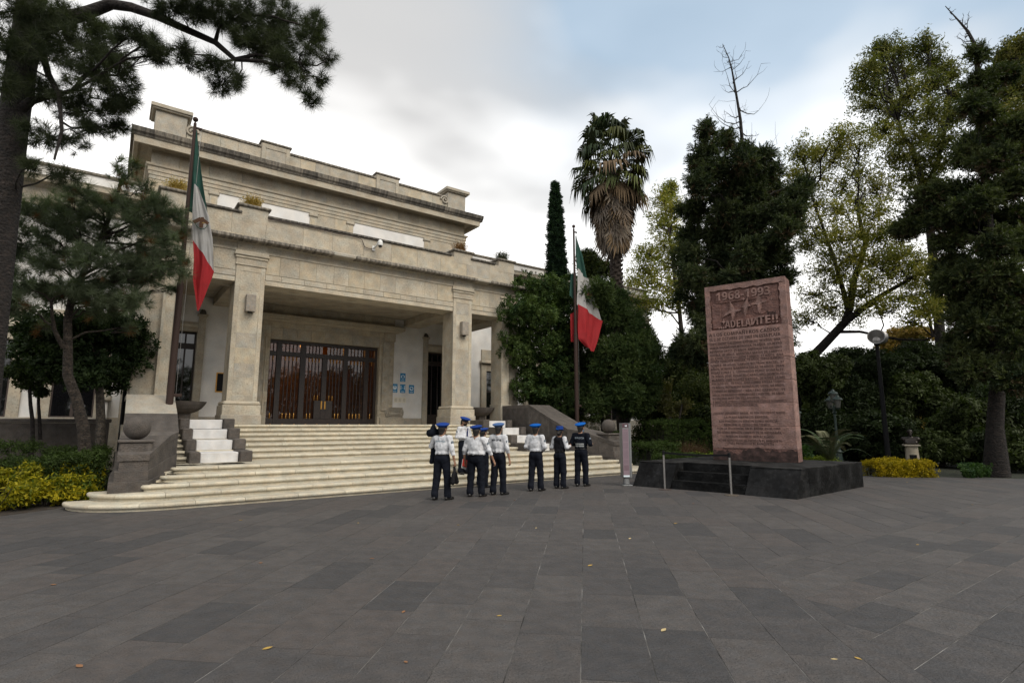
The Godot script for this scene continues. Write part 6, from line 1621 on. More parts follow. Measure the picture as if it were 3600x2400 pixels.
# ---------- people ----------
# a distance field on a grid, filled with tapered capsules and meshed as surface nets
class Blob:
	var cell: float
	var lo: Vector3
	var nx: int
	var ny: int
	var nz: int
	var F := PackedFloat32Array()
	func _init(a: Vector3, b: Vector3, c: float) -> void:
		cell = c; lo = a
		nx = int((b.x - a.x) / c) + 2; ny = int((b.y - a.y) / c) + 2; nz = int((b.z - a.z) / c) + 2
		F.resize(nx * ny * nz)
		F.fill(0.5)
	func cone(a: Vector3, b: Vector3, ra: float, rb: float, k := 0.03, sz := 1.0) -> void:
		var m := maxf(ra, rb) + k + cell * 2.0
		var x0 := maxi(0, int((minf(a.x, b.x) - m - lo.x) / cell)); var x1 := mini(nx - 1, int((maxf(a.x, b.x) + m - lo.x) / cell) + 1)
		var y0 := maxi(0, int((minf(a.y, b.y) - m - lo.y) / cell)); var y1 := mini(ny - 1, int((maxf(a.y, b.y) + m - lo.y) / cell) + 1)
		var z0 := maxi(0, int((minf(a.z, b.z) - m - lo.z) / cell)); var z1 := mini(nz - 1, int((maxf(a.z, b.z) + m - lo.z) / cell) + 1)
		var az := a.z
		var A := Vector3(a.x, a.y, 0.0)
		var ba := Vector3(b.x - a.x, b.y - a.y, (b.z - a.z) / sz)
		var inv := 1.0 / maxf(ba.length_squared(), 1e-9)
		for z in range(z0, z1 + 1):
			var pz := (lo.z + z * cell - az) / sz
			for y in range(y0, y1 + 1):
				var py := lo.y + y * cell - A.y
				var row := (z * ny + y) * nx
				for x in range(x0, x1 + 1):
					var pa := Vector3(lo.x + x * cell - A.x, py, pz)
					var h := clampf(pa.dot(ba) * inv, 0.0, 1.0)
					var d := (pa - ba * h).length() - (ra + (rb - ra) * h)
					var f := F[row + x]
					var q := maxf(k - absf(d - f), 0.0) / k
					F[row + x] = minf(d, f) - q * q * k * 0.25
	# keep only the side of a plane that n points away from
	func cut(p: Vector3, n: Vector3) -> void:
		for z in nz:
			for y in ny:
				var row := (z * ny + y) * nx
				for x in nx:
					var d := (lo + Vector3(x, y, z) * cell - p).dot(n)
					if d > F[row + x]: F[row + x] = d
	func wrinkle(noise: FastNoiseLite, amount: float) -> void:
		for z in nz:
			for y in ny:
				var row := (z * ny + y) * nx
				for x in nx:
					if absf(F[row + x]) < 0.06: F[row + x] += amount * noise.get_noise_3d((lo.x + x * cell) * 100.0, (lo.y + y * cell) * 55.0, (lo.z + z * cell) * 100.0)
	func back_z(x: float, y: float) -> float:
		var xi := clampi(roundi((x - lo.x) / cell), 0, nx - 1)
		var yi := clampi(roundi((y - lo.y) / cell), 0, ny - 1)
		for z in nz - 1:
			var f1 := F[((z + 1) * ny + yi) * nx + xi]
			if f1 < 0.0:
				var f0 := F[(z * ny + yi) * nx + xi]
				return lo.z + cell * (z + f0 / (f0 - f1))
		return 0.0
	func mesh(V: PackedVector3Array, N: PackedVector3Array, I: PackedInt32Array, xf := Transform3D.IDENTITY) -> void:
		var at := PackedInt32Array()
		at.resize(nx * ny * nz)
		at.fill(-1)
		var sx := 1; var sy := nx; var sz := nx * ny
		var co := [0, sx, sy, sx + sy, sz, sx + sz, sy + sz, sx + sy + sz]
		var flip := xf.basis.determinant() < 0.0
		for z in nz - 1:
			for y in ny - 1:
				for x in nx - 1:
					var i := z * sz + y * sy + x
					var f0 := F[i]
					if absf(f0) > cell * 2.2: continue
					var mask := 0
					for c in 8:
						if F[i + co[c]] < 0.0: mask |= 1 << c
					if mask == 0 or mask == 255: continue
					var s := Vector3.ZERO
					var n := 0
					for e in [[0, 1], [2, 3], [4, 5], [6, 7], [0, 2], [1, 3], [4, 6], [5, 7], [0, 4], [1, 5], [2, 6], [3, 7]]:
						var a: int = e[0]; var b: int = e[1]
						if ((mask >> a) & 1) != ((mask >> b) & 1):
							var fa := F[i + co[a]]; var fb := F[i + co[b]]
							var t := fa / (fa - fb)
							var pa := Vector3(a & 1, (a >> 1) & 1, a >> 2); var pb := Vector3(b & 1, (b >> 1) & 1, b >> 2)
							s += pa.lerp(pb, t); n += 1
					var g := Vector3(F[i + 1] + F[i + co[3]] - F[i] - F[i + sy], F[i + sy] + F[i + co[3]] - F[i] - F[i + 1], F[i + sz] + F[i + co[7]] - F[i] - F[i + co[3]])
					at[i] = V.size()
					V.append(xf * (lo + (Vector3(x, y, z) + s / n) * cell))
					N.append((xf.basis * g).normalized())
		for z in range(1, nz - 1):
			for y in range(1, ny - 1):
				for x in range(1, nx - 1):
					var i := z * sz + y * sy + x
					var f0 := F[i]
					if absf(f0) > cell * 2.2: continue
					for ax in 3:
						var d: int = [sx, sy, sz][ax]
						var f1 := F[i + d]
						if (f0 < 0.0) == (f1 < 0.0): continue
						var u: int = [sy, sz, sx][ax]; var w: int = [sz, sx, sy][ax]
						var a := at[i]; var b := at[i - u]; var c := at[i - u - w]; var e := at[i - w]
						if a < 0 or b < 0 or c < 0 or e < 0: continue
						if (f0 < 0.0) != flip: I.append_array(PackedInt32Array([a, c, b, a, e, c]))
						else: I.append_array(PackedInt32Array([a, b, c, a, c, e]))


func arrays_mesh(V: PackedVector3Array, N: PackedVector3Array, I: PackedInt32Array) -> ArrayMesh:
	var a := []
	a.resize(Mesh.ARRAY_MAX)
	a[Mesh.ARRAY_VERTEX] = V; a[Mesh.ARRAY_NORMAL] = N; a[Mesh.ARRAY_INDEX] = I
	var m := ArrayMesh.new()
	m.add_surface_from_arrays(Mesh.PRIMITIVE_TRIANGLES, a)
	return m


func blob_mesh(b: Blob) -> ArrayMesh:
	var V := PackedVector3Array(); var N := PackedVector3Array(); var I := PackedInt32Array()
	b.mesh(V, N, I)
	return arrays_mesh(V, N, I)


var head_blob: Blob
var hand_blobs := []
var hair_mesh: ArrayMesh
var hair_long: ArrayMesh


func make_head() -> void:
	# face towards +z, origin at the middle of the skull
	var b := Blob.new(Vector3(-0.13, -0.22, -0.14), Vector3(0.13, 0.14, 0.15), 0.010)
	b.cone(Vector3(0, 0.03, -0.022), Vector3(0, 0.03, 0.02), 0.084, 0.080, 0.02)
	b.cone(Vector3(0, -0.02, 0.03), Vector3(0, -0.078, 0.052), 0.062, 0.036, 0.04)
	b.cone(Vector3(0, 0.012, 0.090), Vector3(0, -0.026, 0.104), 0.011, 0.015, 0.02)
	b.cone(Vector3(-0.03, 0.028, 0.082), Vector3(0.03, 0.028, 0.082), 0.014, 0.014, 0.02)
	b.cone(Vector3(-0.02, -0.056, 0.085), Vector3(0.02, -0.056, 0.085), 0.010, 0.010, 0.015)
	for s: float in [-1.0, 1.0]: b.cone(Vector3(s * 0.080, 0.014, -0.008), Vector3(s * 0.078, -0.022, 0.0), 0.016, 0.011, 0.012)
	b.cone(Vector3(0, -0.06, -0.022), Vector3(0, -0.20, -0.034), 0.054, 0.060, 0.03)
	head_blob = b
	var h := Blob.new(Vector3(-0.14, -0.16, -0.16), Vector3(0.14, 0.15, 0.14), 0.011)
	h.cone(Vector3(0, 0.032, -0.026), Vector3(0, 0.036, 0.016), 0.091, 0.086, 0.02)
	h.cone(Vector3(0, 0.0, -0.045), Vector3(0, -0.085, -0.05), 0.076, 0.058, 0.03)
	h.cut(Vector3(0, -0.01, 0.018), Vector3(0, -0.35, 0.94).normalized())
	hair_mesh = blob_mesh(h)
	h = Blob.new(Vector3(-0.14, -0.16, -0.20), Vector3(0.14, 0.15, 0.14), 0.011)
	h.cone(Vector3(0, 0.032, -0.026), Vector3(0, 0.036, 0.016), 0.092, 0.087, 0.02)
	h.cone(Vector3(0, 0.0, -0.045), Vector3(0, -0.075, -0.05), 0.077, 0.06, 0.03)
	h.cone(Vector3(0, -0.045, -0.12), Vector3(0, -0.045, -0.13), 0.042, 0.042, 0.02)
	h.cut(Vector3(0, -0.01, 0.022), Vector3(0, -0.35, 0.94).normalized())
	hair_long = blob_mesh(h)
	# left hands, wrist at the origin, fingers down -y, palm towards -x, thumb forward +z: relaxed, and gripping
	for grip in 2:
		var g := Blob.new(Vector3(-0.09, -0.22, -0.07), Vector3(0.05, 0.05, 0.09), 0.0065)
		g.cone(Vector3(0, 0.03, 0), Vector3(0, -0.02, 0), 0.026, 0.024, 0.012)
		for f in 4:
			var z := 0.030 - f * 0.020
			g.cone(Vector3(0, -0.015, z * 0.6), Vector3(0, -0.085, z), 0.014, 0.0125, 0.008)
			var ln: float = [0.072, 0.080, 0.074, 0.058][f]
			var a: float = (0.62 + 0.08 * f) if grip == 0 else 1.25
			var p := Vector3(0, -0.088, z)
			var ang := a * 0.5
			for j in 3:
				var q: Vector3 = p + Vector3(-sin(ang), -cos(ang), 0) * ln * [0.45, 0.32, 0.26][j]
				g.cone(p, q, 0.0092 - j * 0.0008, 0.0085 - j * 0.0008, 0.003)
				p = q
				ang += a * (1.0 if grip else 0.6)
		var t0 := Vector3(-0.006, -0.028, 0.024)
		var t1 := t0 + Vector3(-0.012, -0.034, 0.026) if grip == 0 else t0 + Vector3(-0.03, -0.03, 0.018)
		var t2 := t1 + Vector3(-0.010, -0.034, 0.006) if grip == 0 else t1 + Vector3(-0.022, -0.022, -0.010)
		g.cone(t0, t1, 0.0125, 0.0105, 0.006)
		g.cone(t1, t2, 0.010, 0.0085, 0.003)
		hand_blobs.append(g)


func people_materials() -> void:
	mat("shirt", lin(0.66, 0.67, 0.70), 0.85, tx.cloth, 1.2, tx.n_cloth, 0.6)
	mat("trousers", lin(0.013, 0.015, 0.022), 0.9, tx.cloth, 1.2, tx.n_cloth, 0.6)
	mat("jacket", lin(0.010, 0.012, 0.018), 0.85, tx.cloth, 1.2, tx.n_cloth, 0.6)
	mat("vest", lin(0.018, 0.018, 0.022), 0.9, tx.cloth, 1.2, tx.n_cloth, 0.6)
	mat("shoe", lin(0.010, 0.009, 0.009), 0.35)
	mat("cap_bright", lin(0.008, 0.088, 0.34), 0.8)
	mat("cap_deep", lin(0.014, 0.042, 0.19), 0.8)
	mat("cap_faded", lin(0.065, 0.12, 0.26), 0.8)
	mat("cap_band", lin(0.012, 0.014, 0.022), 0.7)
	mat("skin", lin(0.30, 0.165, 0.105), 0.6)
	mt.skin.subsurf_scatter_enabled = true
	mt.skin.subsurf_scatter_strength = 0.1
	mat("skin_dark", lin(0.22, 0.115, 0.07), 0.6)
	mat("hair", lin(0.010, 0.008, 0.007), 0.6)
	mat("reflective", lin(0.26, 0.27, 0.27), 0.4)
	mat("mask_blue", lin(0.05, 0.25, 0.50), 0.9)
	mat("patch", lin(0.035, 0.05, 0.07), 0.8)
	mat("patch_light", lin(0.28, 0.32, 0.36), 0.8)
	mat("tie", lin(0.010, 0.018, 0.09), 0.7)
	mat("red_folder", lin(0.62, 0.045, 0.03), 0.6)
	mat("bag", lin(0.010, 0.010, 0.011), 0.6).metallic_specular = 0.15


func plain_cloth() -> void:
	for k in ["shirt", "trousers", "jacket", "vest", "cap_bright", "cap_deep", "cap_faded", "cap_band"]: mt[k].metallic_specular = 0.15


func letters(txt: String, hgt: float, depth: float, bold := false) -> TextMesh:
	var f := SystemFont.new()
	f.font_names = PackedStringArray(["Droid Sans"])
	if bold: f.font_weight = 700
	var m := TextMesh.new()
	m.text = txt
	m.font = f
	m.font_size = 48
	m.pixel_size = hgt / (48.0 * 0.714)
	m.depth = depth
	m.curve_step = 2.0
	return m


# o: h standing height without cap, w breadth, gear and pose; +z is where the person faces, +x the left hand
func person(label: String, at: Vector3, face: float, o: Dictionary) -> Node3D:
	var t := thing("person", label, "person", at, PI - deg_to_rad(face), "guards lined up on the plaza")
	var s: float = o.get("h", 1.70) / 1.72
	var w: float = o.get("w", 1.0)
	var belly: float = o.get("belly", 0.0)
	var female: bool = o.get("female", false)
	var shx := 0.175 * w if not female else 0.15
	var hipy := 0.93
	var waist: float = o.get("waist", 1.03)
	var legs: Array = o.get("legs", [0.0, 0.0])     # how far each foot stands forward (right, left)
	var nz := FastNoiseLite.new()
	nz.seed = int(at.x * 100.0); nz.frequency = 0.09; nz.fractal_octaves = 2
	var arm := {}
	for sd: float in [-1.0, 1.0]:
		var key := "R" if sd < 0 else "L"
		var d: Array = o.get(key, [Vector3(0.075, -0.27, -0.02), Vector3(0.08, -0.53, 0.06)])
		var sh := Vector3(sd * shx, 1.415, -0.005)
		arm[key] = [sh, sh + d[0] * Vector3(sd, 1, 1), sh + d[1] * Vector3(sd, 1, 1)]
	# shirt
	var up := Blob.new(Vector3(-0.46, 0.92, -0.34), Vector3(0.46, 1.52, 0.46), 0.019)
	var r0 := 0.150 * w + belly * 0.03
	up.cone(Vector3(0, waist - 0.02, 0.0), Vector3(0, 1.22, 0.0), r0 * 0.98, 0.160 * w, 0.05, 0.74)
	up.cone(Vector3(-0.055 * w, 1.20, 0.0), Vector3(-0.075 * w, 1.34, -0.012), 0.115, 0.088, 0.05, 0.9)
	up.cone(Vector3(0.055 * w, 1.20, 0.0), Vector3(0.075 * w, 1.34, -0.012), 0.115, 0.088, 0.05, 0.9)
	up.cone(Vector3(-shx * 0.8, 1.405, -0.01), Vector3(shx * 0.8, 1.405, -0.01), 0.064, 0.064, 0.05)
	up.cone(Vector3(0, 1.42, -0.01), Vector3(0, 1.475, -0.012), 0.075, 0.060, 0.03)
	# cloth bloused over the belt
	for k in 8:
		var a := TAU * k / 8.0
		var b := TAU * (k + 1) / 8.0
		var ex := r0 * 0.86 + belly * 0.02
		up.cone(Vector3(cos(a) * ex, waist + 0.035, sin(a) * ex * 0.72), Vector3(cos(b) * ex, waist + 0.035, sin(b) * ex * 0.72), 0.036, 0.036, 0.03)
	if belly > 0.0: up.cone(Vector3(0, waist + 0.05, 0.04 * belly), Vector3(0, 1.2, 0.03 * belly), 0.15 * w, 0.14 * w, 0.06, 0.85)
	if female:
		for sd: float in [-1.0, 1.0]: up.cone(Vector3(sd * 0.06, 1.27, 0.06), Vector3(sd * 0.06, 1.28, 0.075), 0.062, 0.055, 0.05)
	var fat := 0.006 if o.get("jacket", false) else 0.0
	var blob_arm := func(b: Blob) -> void:
		for key in ["R", "L"]:
			b.cone(arm[key][0], arm[key][1], 0.070 + fat, 0.054 + fat, 0.04)
			var cuff: Vector3 = arm[key][1].lerp(arm[key][2], 0.97)
			b.cone(arm[key][1], cuff, 0.053 + fat, 0.040 + fat, 0.03)
	if not female: blob_arm.call(up)
	else: up.cone(Vector3(0, 1.36, -0.06), Vector3(0, 1.40, -0.09), 0.10, 0.085, 0.05, 0.7)   # folded hood
	up.wrinkle(nz, 0.017)
	up.cut(Vector3(0, 1.485, 0.012), Vector3(0, 0.92, -0.25).normalized())
	up.cut(Vector3(0, waist - 0.012, 0), Vector3.DOWN)
	var top: Material = mt.jacket if o.get("jacket", false) else mt.vest if female else mt.shirt
	var shirt := part("jacket" if o.get("jacket", false) else "vest" if female else "shirt", blob_mesh(up), top, t)
	if female:
		var sl := Blob.new(Vector3(-0.46, 0.95, -0.34), Vector3(0.46, 1.52, 0.46), 0.019)
		blob_arm.call(sl)
		sl.cone(Vector3(0, 1.44, -0.005), Vector3(0, 1.475, -0.01), 0.070, 0.062, 0.02)
		sl.wrinkle(nz, 0.010)
		part("sleeves", blob_mesh(sl), mt.shirt, t)
	# trousers
	var lo := Blob.new(Vector3(-0.32, 0.02, -0.28), Vector3(0.32, 1.10, 0.36), 0.019)
	lo.cone(Vector3(-0.055 * w, 0.96, 0.0), Vector3(0.055 * w, 0.96, 0.0), 0.118 * w, 0.118 * w, 0.05, 0.92)
	lo.cone(Vector3(0, 0.98, 0.0), Vector3(0, waist, 0.0), r0 * 0.95, r0 * 0.93, 0.05, 0.74)
	lo.cone(Vector3(-0.06, 0.91, -0.045), Vector3(-0.06, 0.93, -0.05), 0.085, 0.085, 0.04)
	lo.cone(Vector3(0.06, 0.91, -0.045), Vector3(0.06, 0.93, -0.05), 0.085, 0.085, 0.04)
	var feet := []
	for k in 2:
		var sd := -1.0 if k == 0 else 1.0
		var fz: float = legs[k]
		var hip := Vector3(sd * 0.088 * w, hipy - 0.03, 0)
		var an := Vector3(sd * (0.105 + o.get("stance", 0.0)), 0.085, fz - 0.02)
		var kn := hip.lerp(an, 0.53) + Vector3(sd * 0.008, 0, 0.022)
		lo.cone(hip, kn, 0.104 * (w * 0.5 + 0.5), 0.084, 0.03)
		lo.cone(kn, an + Vector3(0, 0.03, 0), 0.083, 0.076, 0.03)
		lo.cone(an + Vector3(0, 0.06, 0), an + Vector3(0, -0.02, 0.012), 0.077, 0.079, 0.02)
		feet.append([hip, kn, an])
	lo.wrinkle(nz, 0.010)
	lo.cut(Vector3(0, 0.055, 0), Vector3.DOWN)
	lo.cut(Vector3(0, waist + 0.012, 0), Vector3.UP)
	part("trousers", blob_mesh(lo), mt.trousers, t)
	# shoes
	for k in 2:
		var an: Vector3 = feet[k][2]
		var out := -0.25 if k == 0 else 0.25
		var f := Vector3(sin(out), 0, cos(out))
		var sh := Blob.new(Vector3(-0.16, -0.02, -0.13), Vector3(0.16, 0.15, 0.28), 0.012)
		sh.cone(Vector3(0, 0.045, 0) - f * 0.045, Vector3(0, 0.040, 0) + f * 0.10, 0.042, 0.044, 0.03)
		sh.cone(Vector3(0, 0.036, 0) + f * 0.08, Vector3(0, 0.030, 0) + f * 0.175, 0.045, 0.033, 0.03)
		sh.cone(Vector3(0, 0.05, 0) - f * 0.02, Vector3(0, 0.10, 0) - f * 0.015, 0.042, 0.045, 0.02)
		sh.cut(Vector3(0, 0.002, 0), Vector3.DOWN)
		part("shoe", blob_mesh(sh), mt.shoe, t, Vector3(an.x, 0, an.z))
	# belt
	var loop := []; var rad := []
	for k in 25:
		var a := TAU * k / 24.0
		loop.append(Vector3(cos(a) * (r0 * 0.95 + 0.006), waist + 0.004, sin(a) * (r0 * 0.95 * 0.74 + 0.006))); rad.append(0.019)
	part("belt", tube(loop, rad, 6, false), mt.shoe, t)
	# body under the clothes, with head and hands, as one mesh
	var body := Blob.new(Vector3(-0.46, 0.04, -0.28), Vector3(0.46, 1.60, 0.46), 0.026)
	body.cone(Vector3(0, 0.95, 0), Vector3(0, 1.30, 0), 0.115, 0.12, 0.05, 0.74)
	body.cone(Vector3(-shx * 0.75, 1.40, -0.01), Vector3(shx * 0.75, 1.40, -0.01), 0.048, 0.048, 0.05)
	body.cone(Vector3(0, 1.38, -0.01), Vector3(0, 1.50, -0.012), 0.058, 0.052, 0.04)
	for key in ["R", "L"]:
		body.cone(arm[key][0], arm[key][1], 0.046, 0.040, 0.04)
		body.cone(arm[key][1], arm[key][2], 0.039, 0.027, 0.02)
	for k in 2:
		body.cone(feet[k][0], feet[k][1], 0.075, 0.055, 0.04)
		body.cone(feet[k][1], feet[k][2], 0.054, 0.045, 0.03)
	var V := PackedVector3Array(); var N := PackedVector3Array(); var I := PackedInt32Array()
	body.mesh(V, N, I)
	var turn: float = deg_to_rad(o.get("look", 0.0))
	var nod: float = deg_to_rad(o.get("nod", 0.0))
	var hx := Transform3D(Basis(Vector3.UP, turn) * Basis(Vector3.RIGHT, nod), Vector3(0, 1.612, 0.012))
	head_blob.mesh(V, N, I, hx)
	for key in ["R", "L"]:
		var d: Vector3 = (arm[key][2] - arm[key][1]).normalized()
		var fwd := (Vector3(0, 0, 1) - d * d.z)
		if fwd.length() < 0.3: fwd = Vector3(0, 1, 0) - d * d.y
		fwd = fwd.normalized()
		var y := -d
		var x := y.cross(fwd).normalized()
		var b := Basis(x, y, fwd) if key == "L" else Basis(-x, y, fwd)
		hand_blobs[1 if o.get("grip", "").contains(key) else 0].mesh(V, N, I, Transform3D(b, arm[key][2] + d * 0.01))
	part("body", arrays_mesh(V, N, I), mt.skin_dark if o.get("dark", false) else mt.skin, t)
	# head gear
	var head := Node3D.new()
	var gear := func(called: String, m: Mesh, mm: Material, p := Vector3.ZERO, rot := Vector3.ZERO) -> MeshInstance3D:
		var n := part(called, m, mm, t)
		n.transform = hx * Transform3D(Basis.from_euler(rot), p)
		return n
	head.free()
	gear.call("hair", hair_long if female else hair_mesh, mt.hair)
	for sd: float in [-1.0, 1.0]:
		var eye := SphereMesh.new()
		eye.radius = 0.009; eye.height = 0.018; eye.radial_segments = 8; eye.rings = 5
		gear.call("eye", eye, mt.hair, Vector3(sd * 0.031, 0.004, 0.088))
	if o.has("mask"):
		var mk := Blob.new(Vector3(-0.11, -0.13, -0.02), Vector3(0.11, 0.01, 0.14), 0.010)
		mk.cone(Vector3(0, -0.02, 0.03), Vector3(0, -0.078, 0.052), 0.069, 0.043, 0.03)
		mk.cone(Vector3(0, -0.02, 0.09), Vector3(0, -0.04, 0.10), 0.022, 0.022, 0.02)
		mk.cut(Vector3(0, -0.018, 0), Vector3.UP)
		mk.cut(Vector3(0, 0, 0.012), Vector3(0, 0, -1))
		gear.call("face_mask", blob_mesh(mk), o.mask)
	var cap: Material = o.get("cap", mt.cap_bright)
	if female:
		gear.call("hat", lathe([Vector2(0.145, 0.012), Vector2(0.148, 0.017), Vector2(0.104, 0.022), Vector2(0.100, 0.105), Vector2(0.094, 0.118), Vector2(0.0, 0.121)], 28, 0.94, 1.06), cap, Vector3(0, 0.045, -0.006), Vector3(0.06, 0, 0))
		gear.call("hat_ribbon", cbox(Vector3(0.09, 0.03, 0.03), 0.012), mt.cap_bright, Vector3(0.02, 0.07, -0.115), Vector3(0, 0, 0.3))
	else:
		var tilt: float = o.get("tilt", -0.16)
		gear.call("cap_band", lathe([Vector2(0.094, 0.0), Vector2(0.099, 0.0), Vector2(0.103, 0.045), Vector2(0.09, 0.048)], 28, 0.93, 1.08), mt.cap_band, Vector3(0, 0.034, -0.006), Vector3(tilt * 0.5, 0, 0))
		gear.call("cap", lathe([Vector2(0.100, 0.026), Vector2(0.120, 0.040), Vector2(0.150, 0.066), Vector2(0.158, 0.078), Vector2(0.154, 0.088), Vector2(0.11, 0.104), Vector2(0.05, 0.110), Vector2(0.0, 0.111)], 32, 0.97, 1.04), cap, Vector3(0, 0.040, -0.008), Vector3(tilt, 0, o.get("lean", 0.0)))
		var vis := MB.new(true)
		for k in 12:
			var a0 := lerpf(-1.15, 1.15, k / 12.0); var a1 := lerpf(-1.15, 1.15, (k + 1) / 12.0)
			for e in 2:
				var yy := -0.004 * e
				var q := []
				for v in [[a0, 0.0], [a1, 0.0], [a1, 1.0], [a0, 1.0]]:
					var ext: float = 0.055 * v[1] * cos(v[0] * 0.9)
					q.append(Vector3(sin(v[0]) * (0.090 + ext * 0.7), yy - 0.022 * v[1] * cos(v[0]), cos(v[0]) * (0.102 + ext)))
				vis.quad_n(q[0], q[1], q[2], q[3], Vector3.UP if e == 0 else Vector3.DOWN)
		gear.call("visor", vis.done(), mt.shoe, Vector3(0, 0.040, -0.005), Vector3(tilt * 0.3, 0, 0))
		var bd := SphereMesh.new()
		bd.radius = 0.014; bd.height = 0.028; bd.radial_segments = 8; bd.rings = 4
		gear.call("badge", bd, mt.brass, Vector3(0, 0.085, 0.106))
	# shoulder patch on the right sleeve, loops on the shoulders
	for key in ["R", "L"]:
		var sd := -1.0 if key == "R" else 1.0
		var c: Vector3 = arm[key][0].lerp(arm[key][1], 0.42)
		var out := (Vector3(sd, 0.15, -0.25)).normalized()
		var b := Basis(Quaternion(Vector3.UP, out))
		var disc := part("arm_patch", lathe([Vector2(0.0, 0.0), Vector2(0.040, -0.004), Vector2(0.040, 0.004), Vector2(0.0, 0.007)], 16, 0.85, 1.1), mt.patch, t, c + out * 0.060)
		disc.basis = b
		var inner := part("arm_patch_ring", lathe([Vector2(0.020, 0.0), Vector2(0.029, 0.0), Vector2(0.029, 0.006), Vector2(0.020, 0.007)], 14, 0.85, 1.1), mt.patch_light, t, c + out * 0.0615)
		inner.basis = b
		if not o.get("jacket", false) and not female:
			part("shoulder_loop", cbox(Vector3(0.10, 0.012, 0.045), 0.005), mt.patch, t, Vector3(sd * shx * 0.72, 1.472, -0.01), Vector3(0, 0, -sd * 0.28))
	if o.has("word"):
		var tm := letters("POLICIA", 0.050, 0.006, true)
		var zb := 0.0
		for q in 5: zb = minf(zb, up.back_z(-0.1 + 0.05 * q, 1.335))
		var n := part("lettering", tm, o.word, t, Vector3(0, 1.335, zb - 0.002), Vector3(0.12, PI, 0))
		n.scale.x = 0.27 / maxf(0.01, tm.get_aabb().size.x)
	for y in o.get("bands", []):
		var mb := MB.new()
		var n := 10
		for k in n:
			var x0 := lerpf(-0.125, 0.125, k / float(n)) ; var x1 := lerpf(-0.125, 0.125, (k + 1) / float(n))
			var za := up.back_z(x0, y) - 0.006; var zb := up.back_z(x1, y) - 0.006
			mb.quad_n(Vector3(x0, y - 0.021, za), Vector3(x1, y - 0.021, zb), Vector3(x1, y + 0.021, zb), Vector3(x0, y + 0.021, za), Vector3.FORWARD)
		part("reflective_band", mb.done(), o.get("band_mat", mt.reflective), t)
	if o.get("tie", false):
		var zf := 0.145
		part("tie", cbox(Vector3(0.045, 0.30, 0.014), 0.005), mt.tie, t, Vector3(0, 1.28, zf), Vector3(0.06, 0, 0))
	t.scale = Vector3(1, s, 1)
	return t


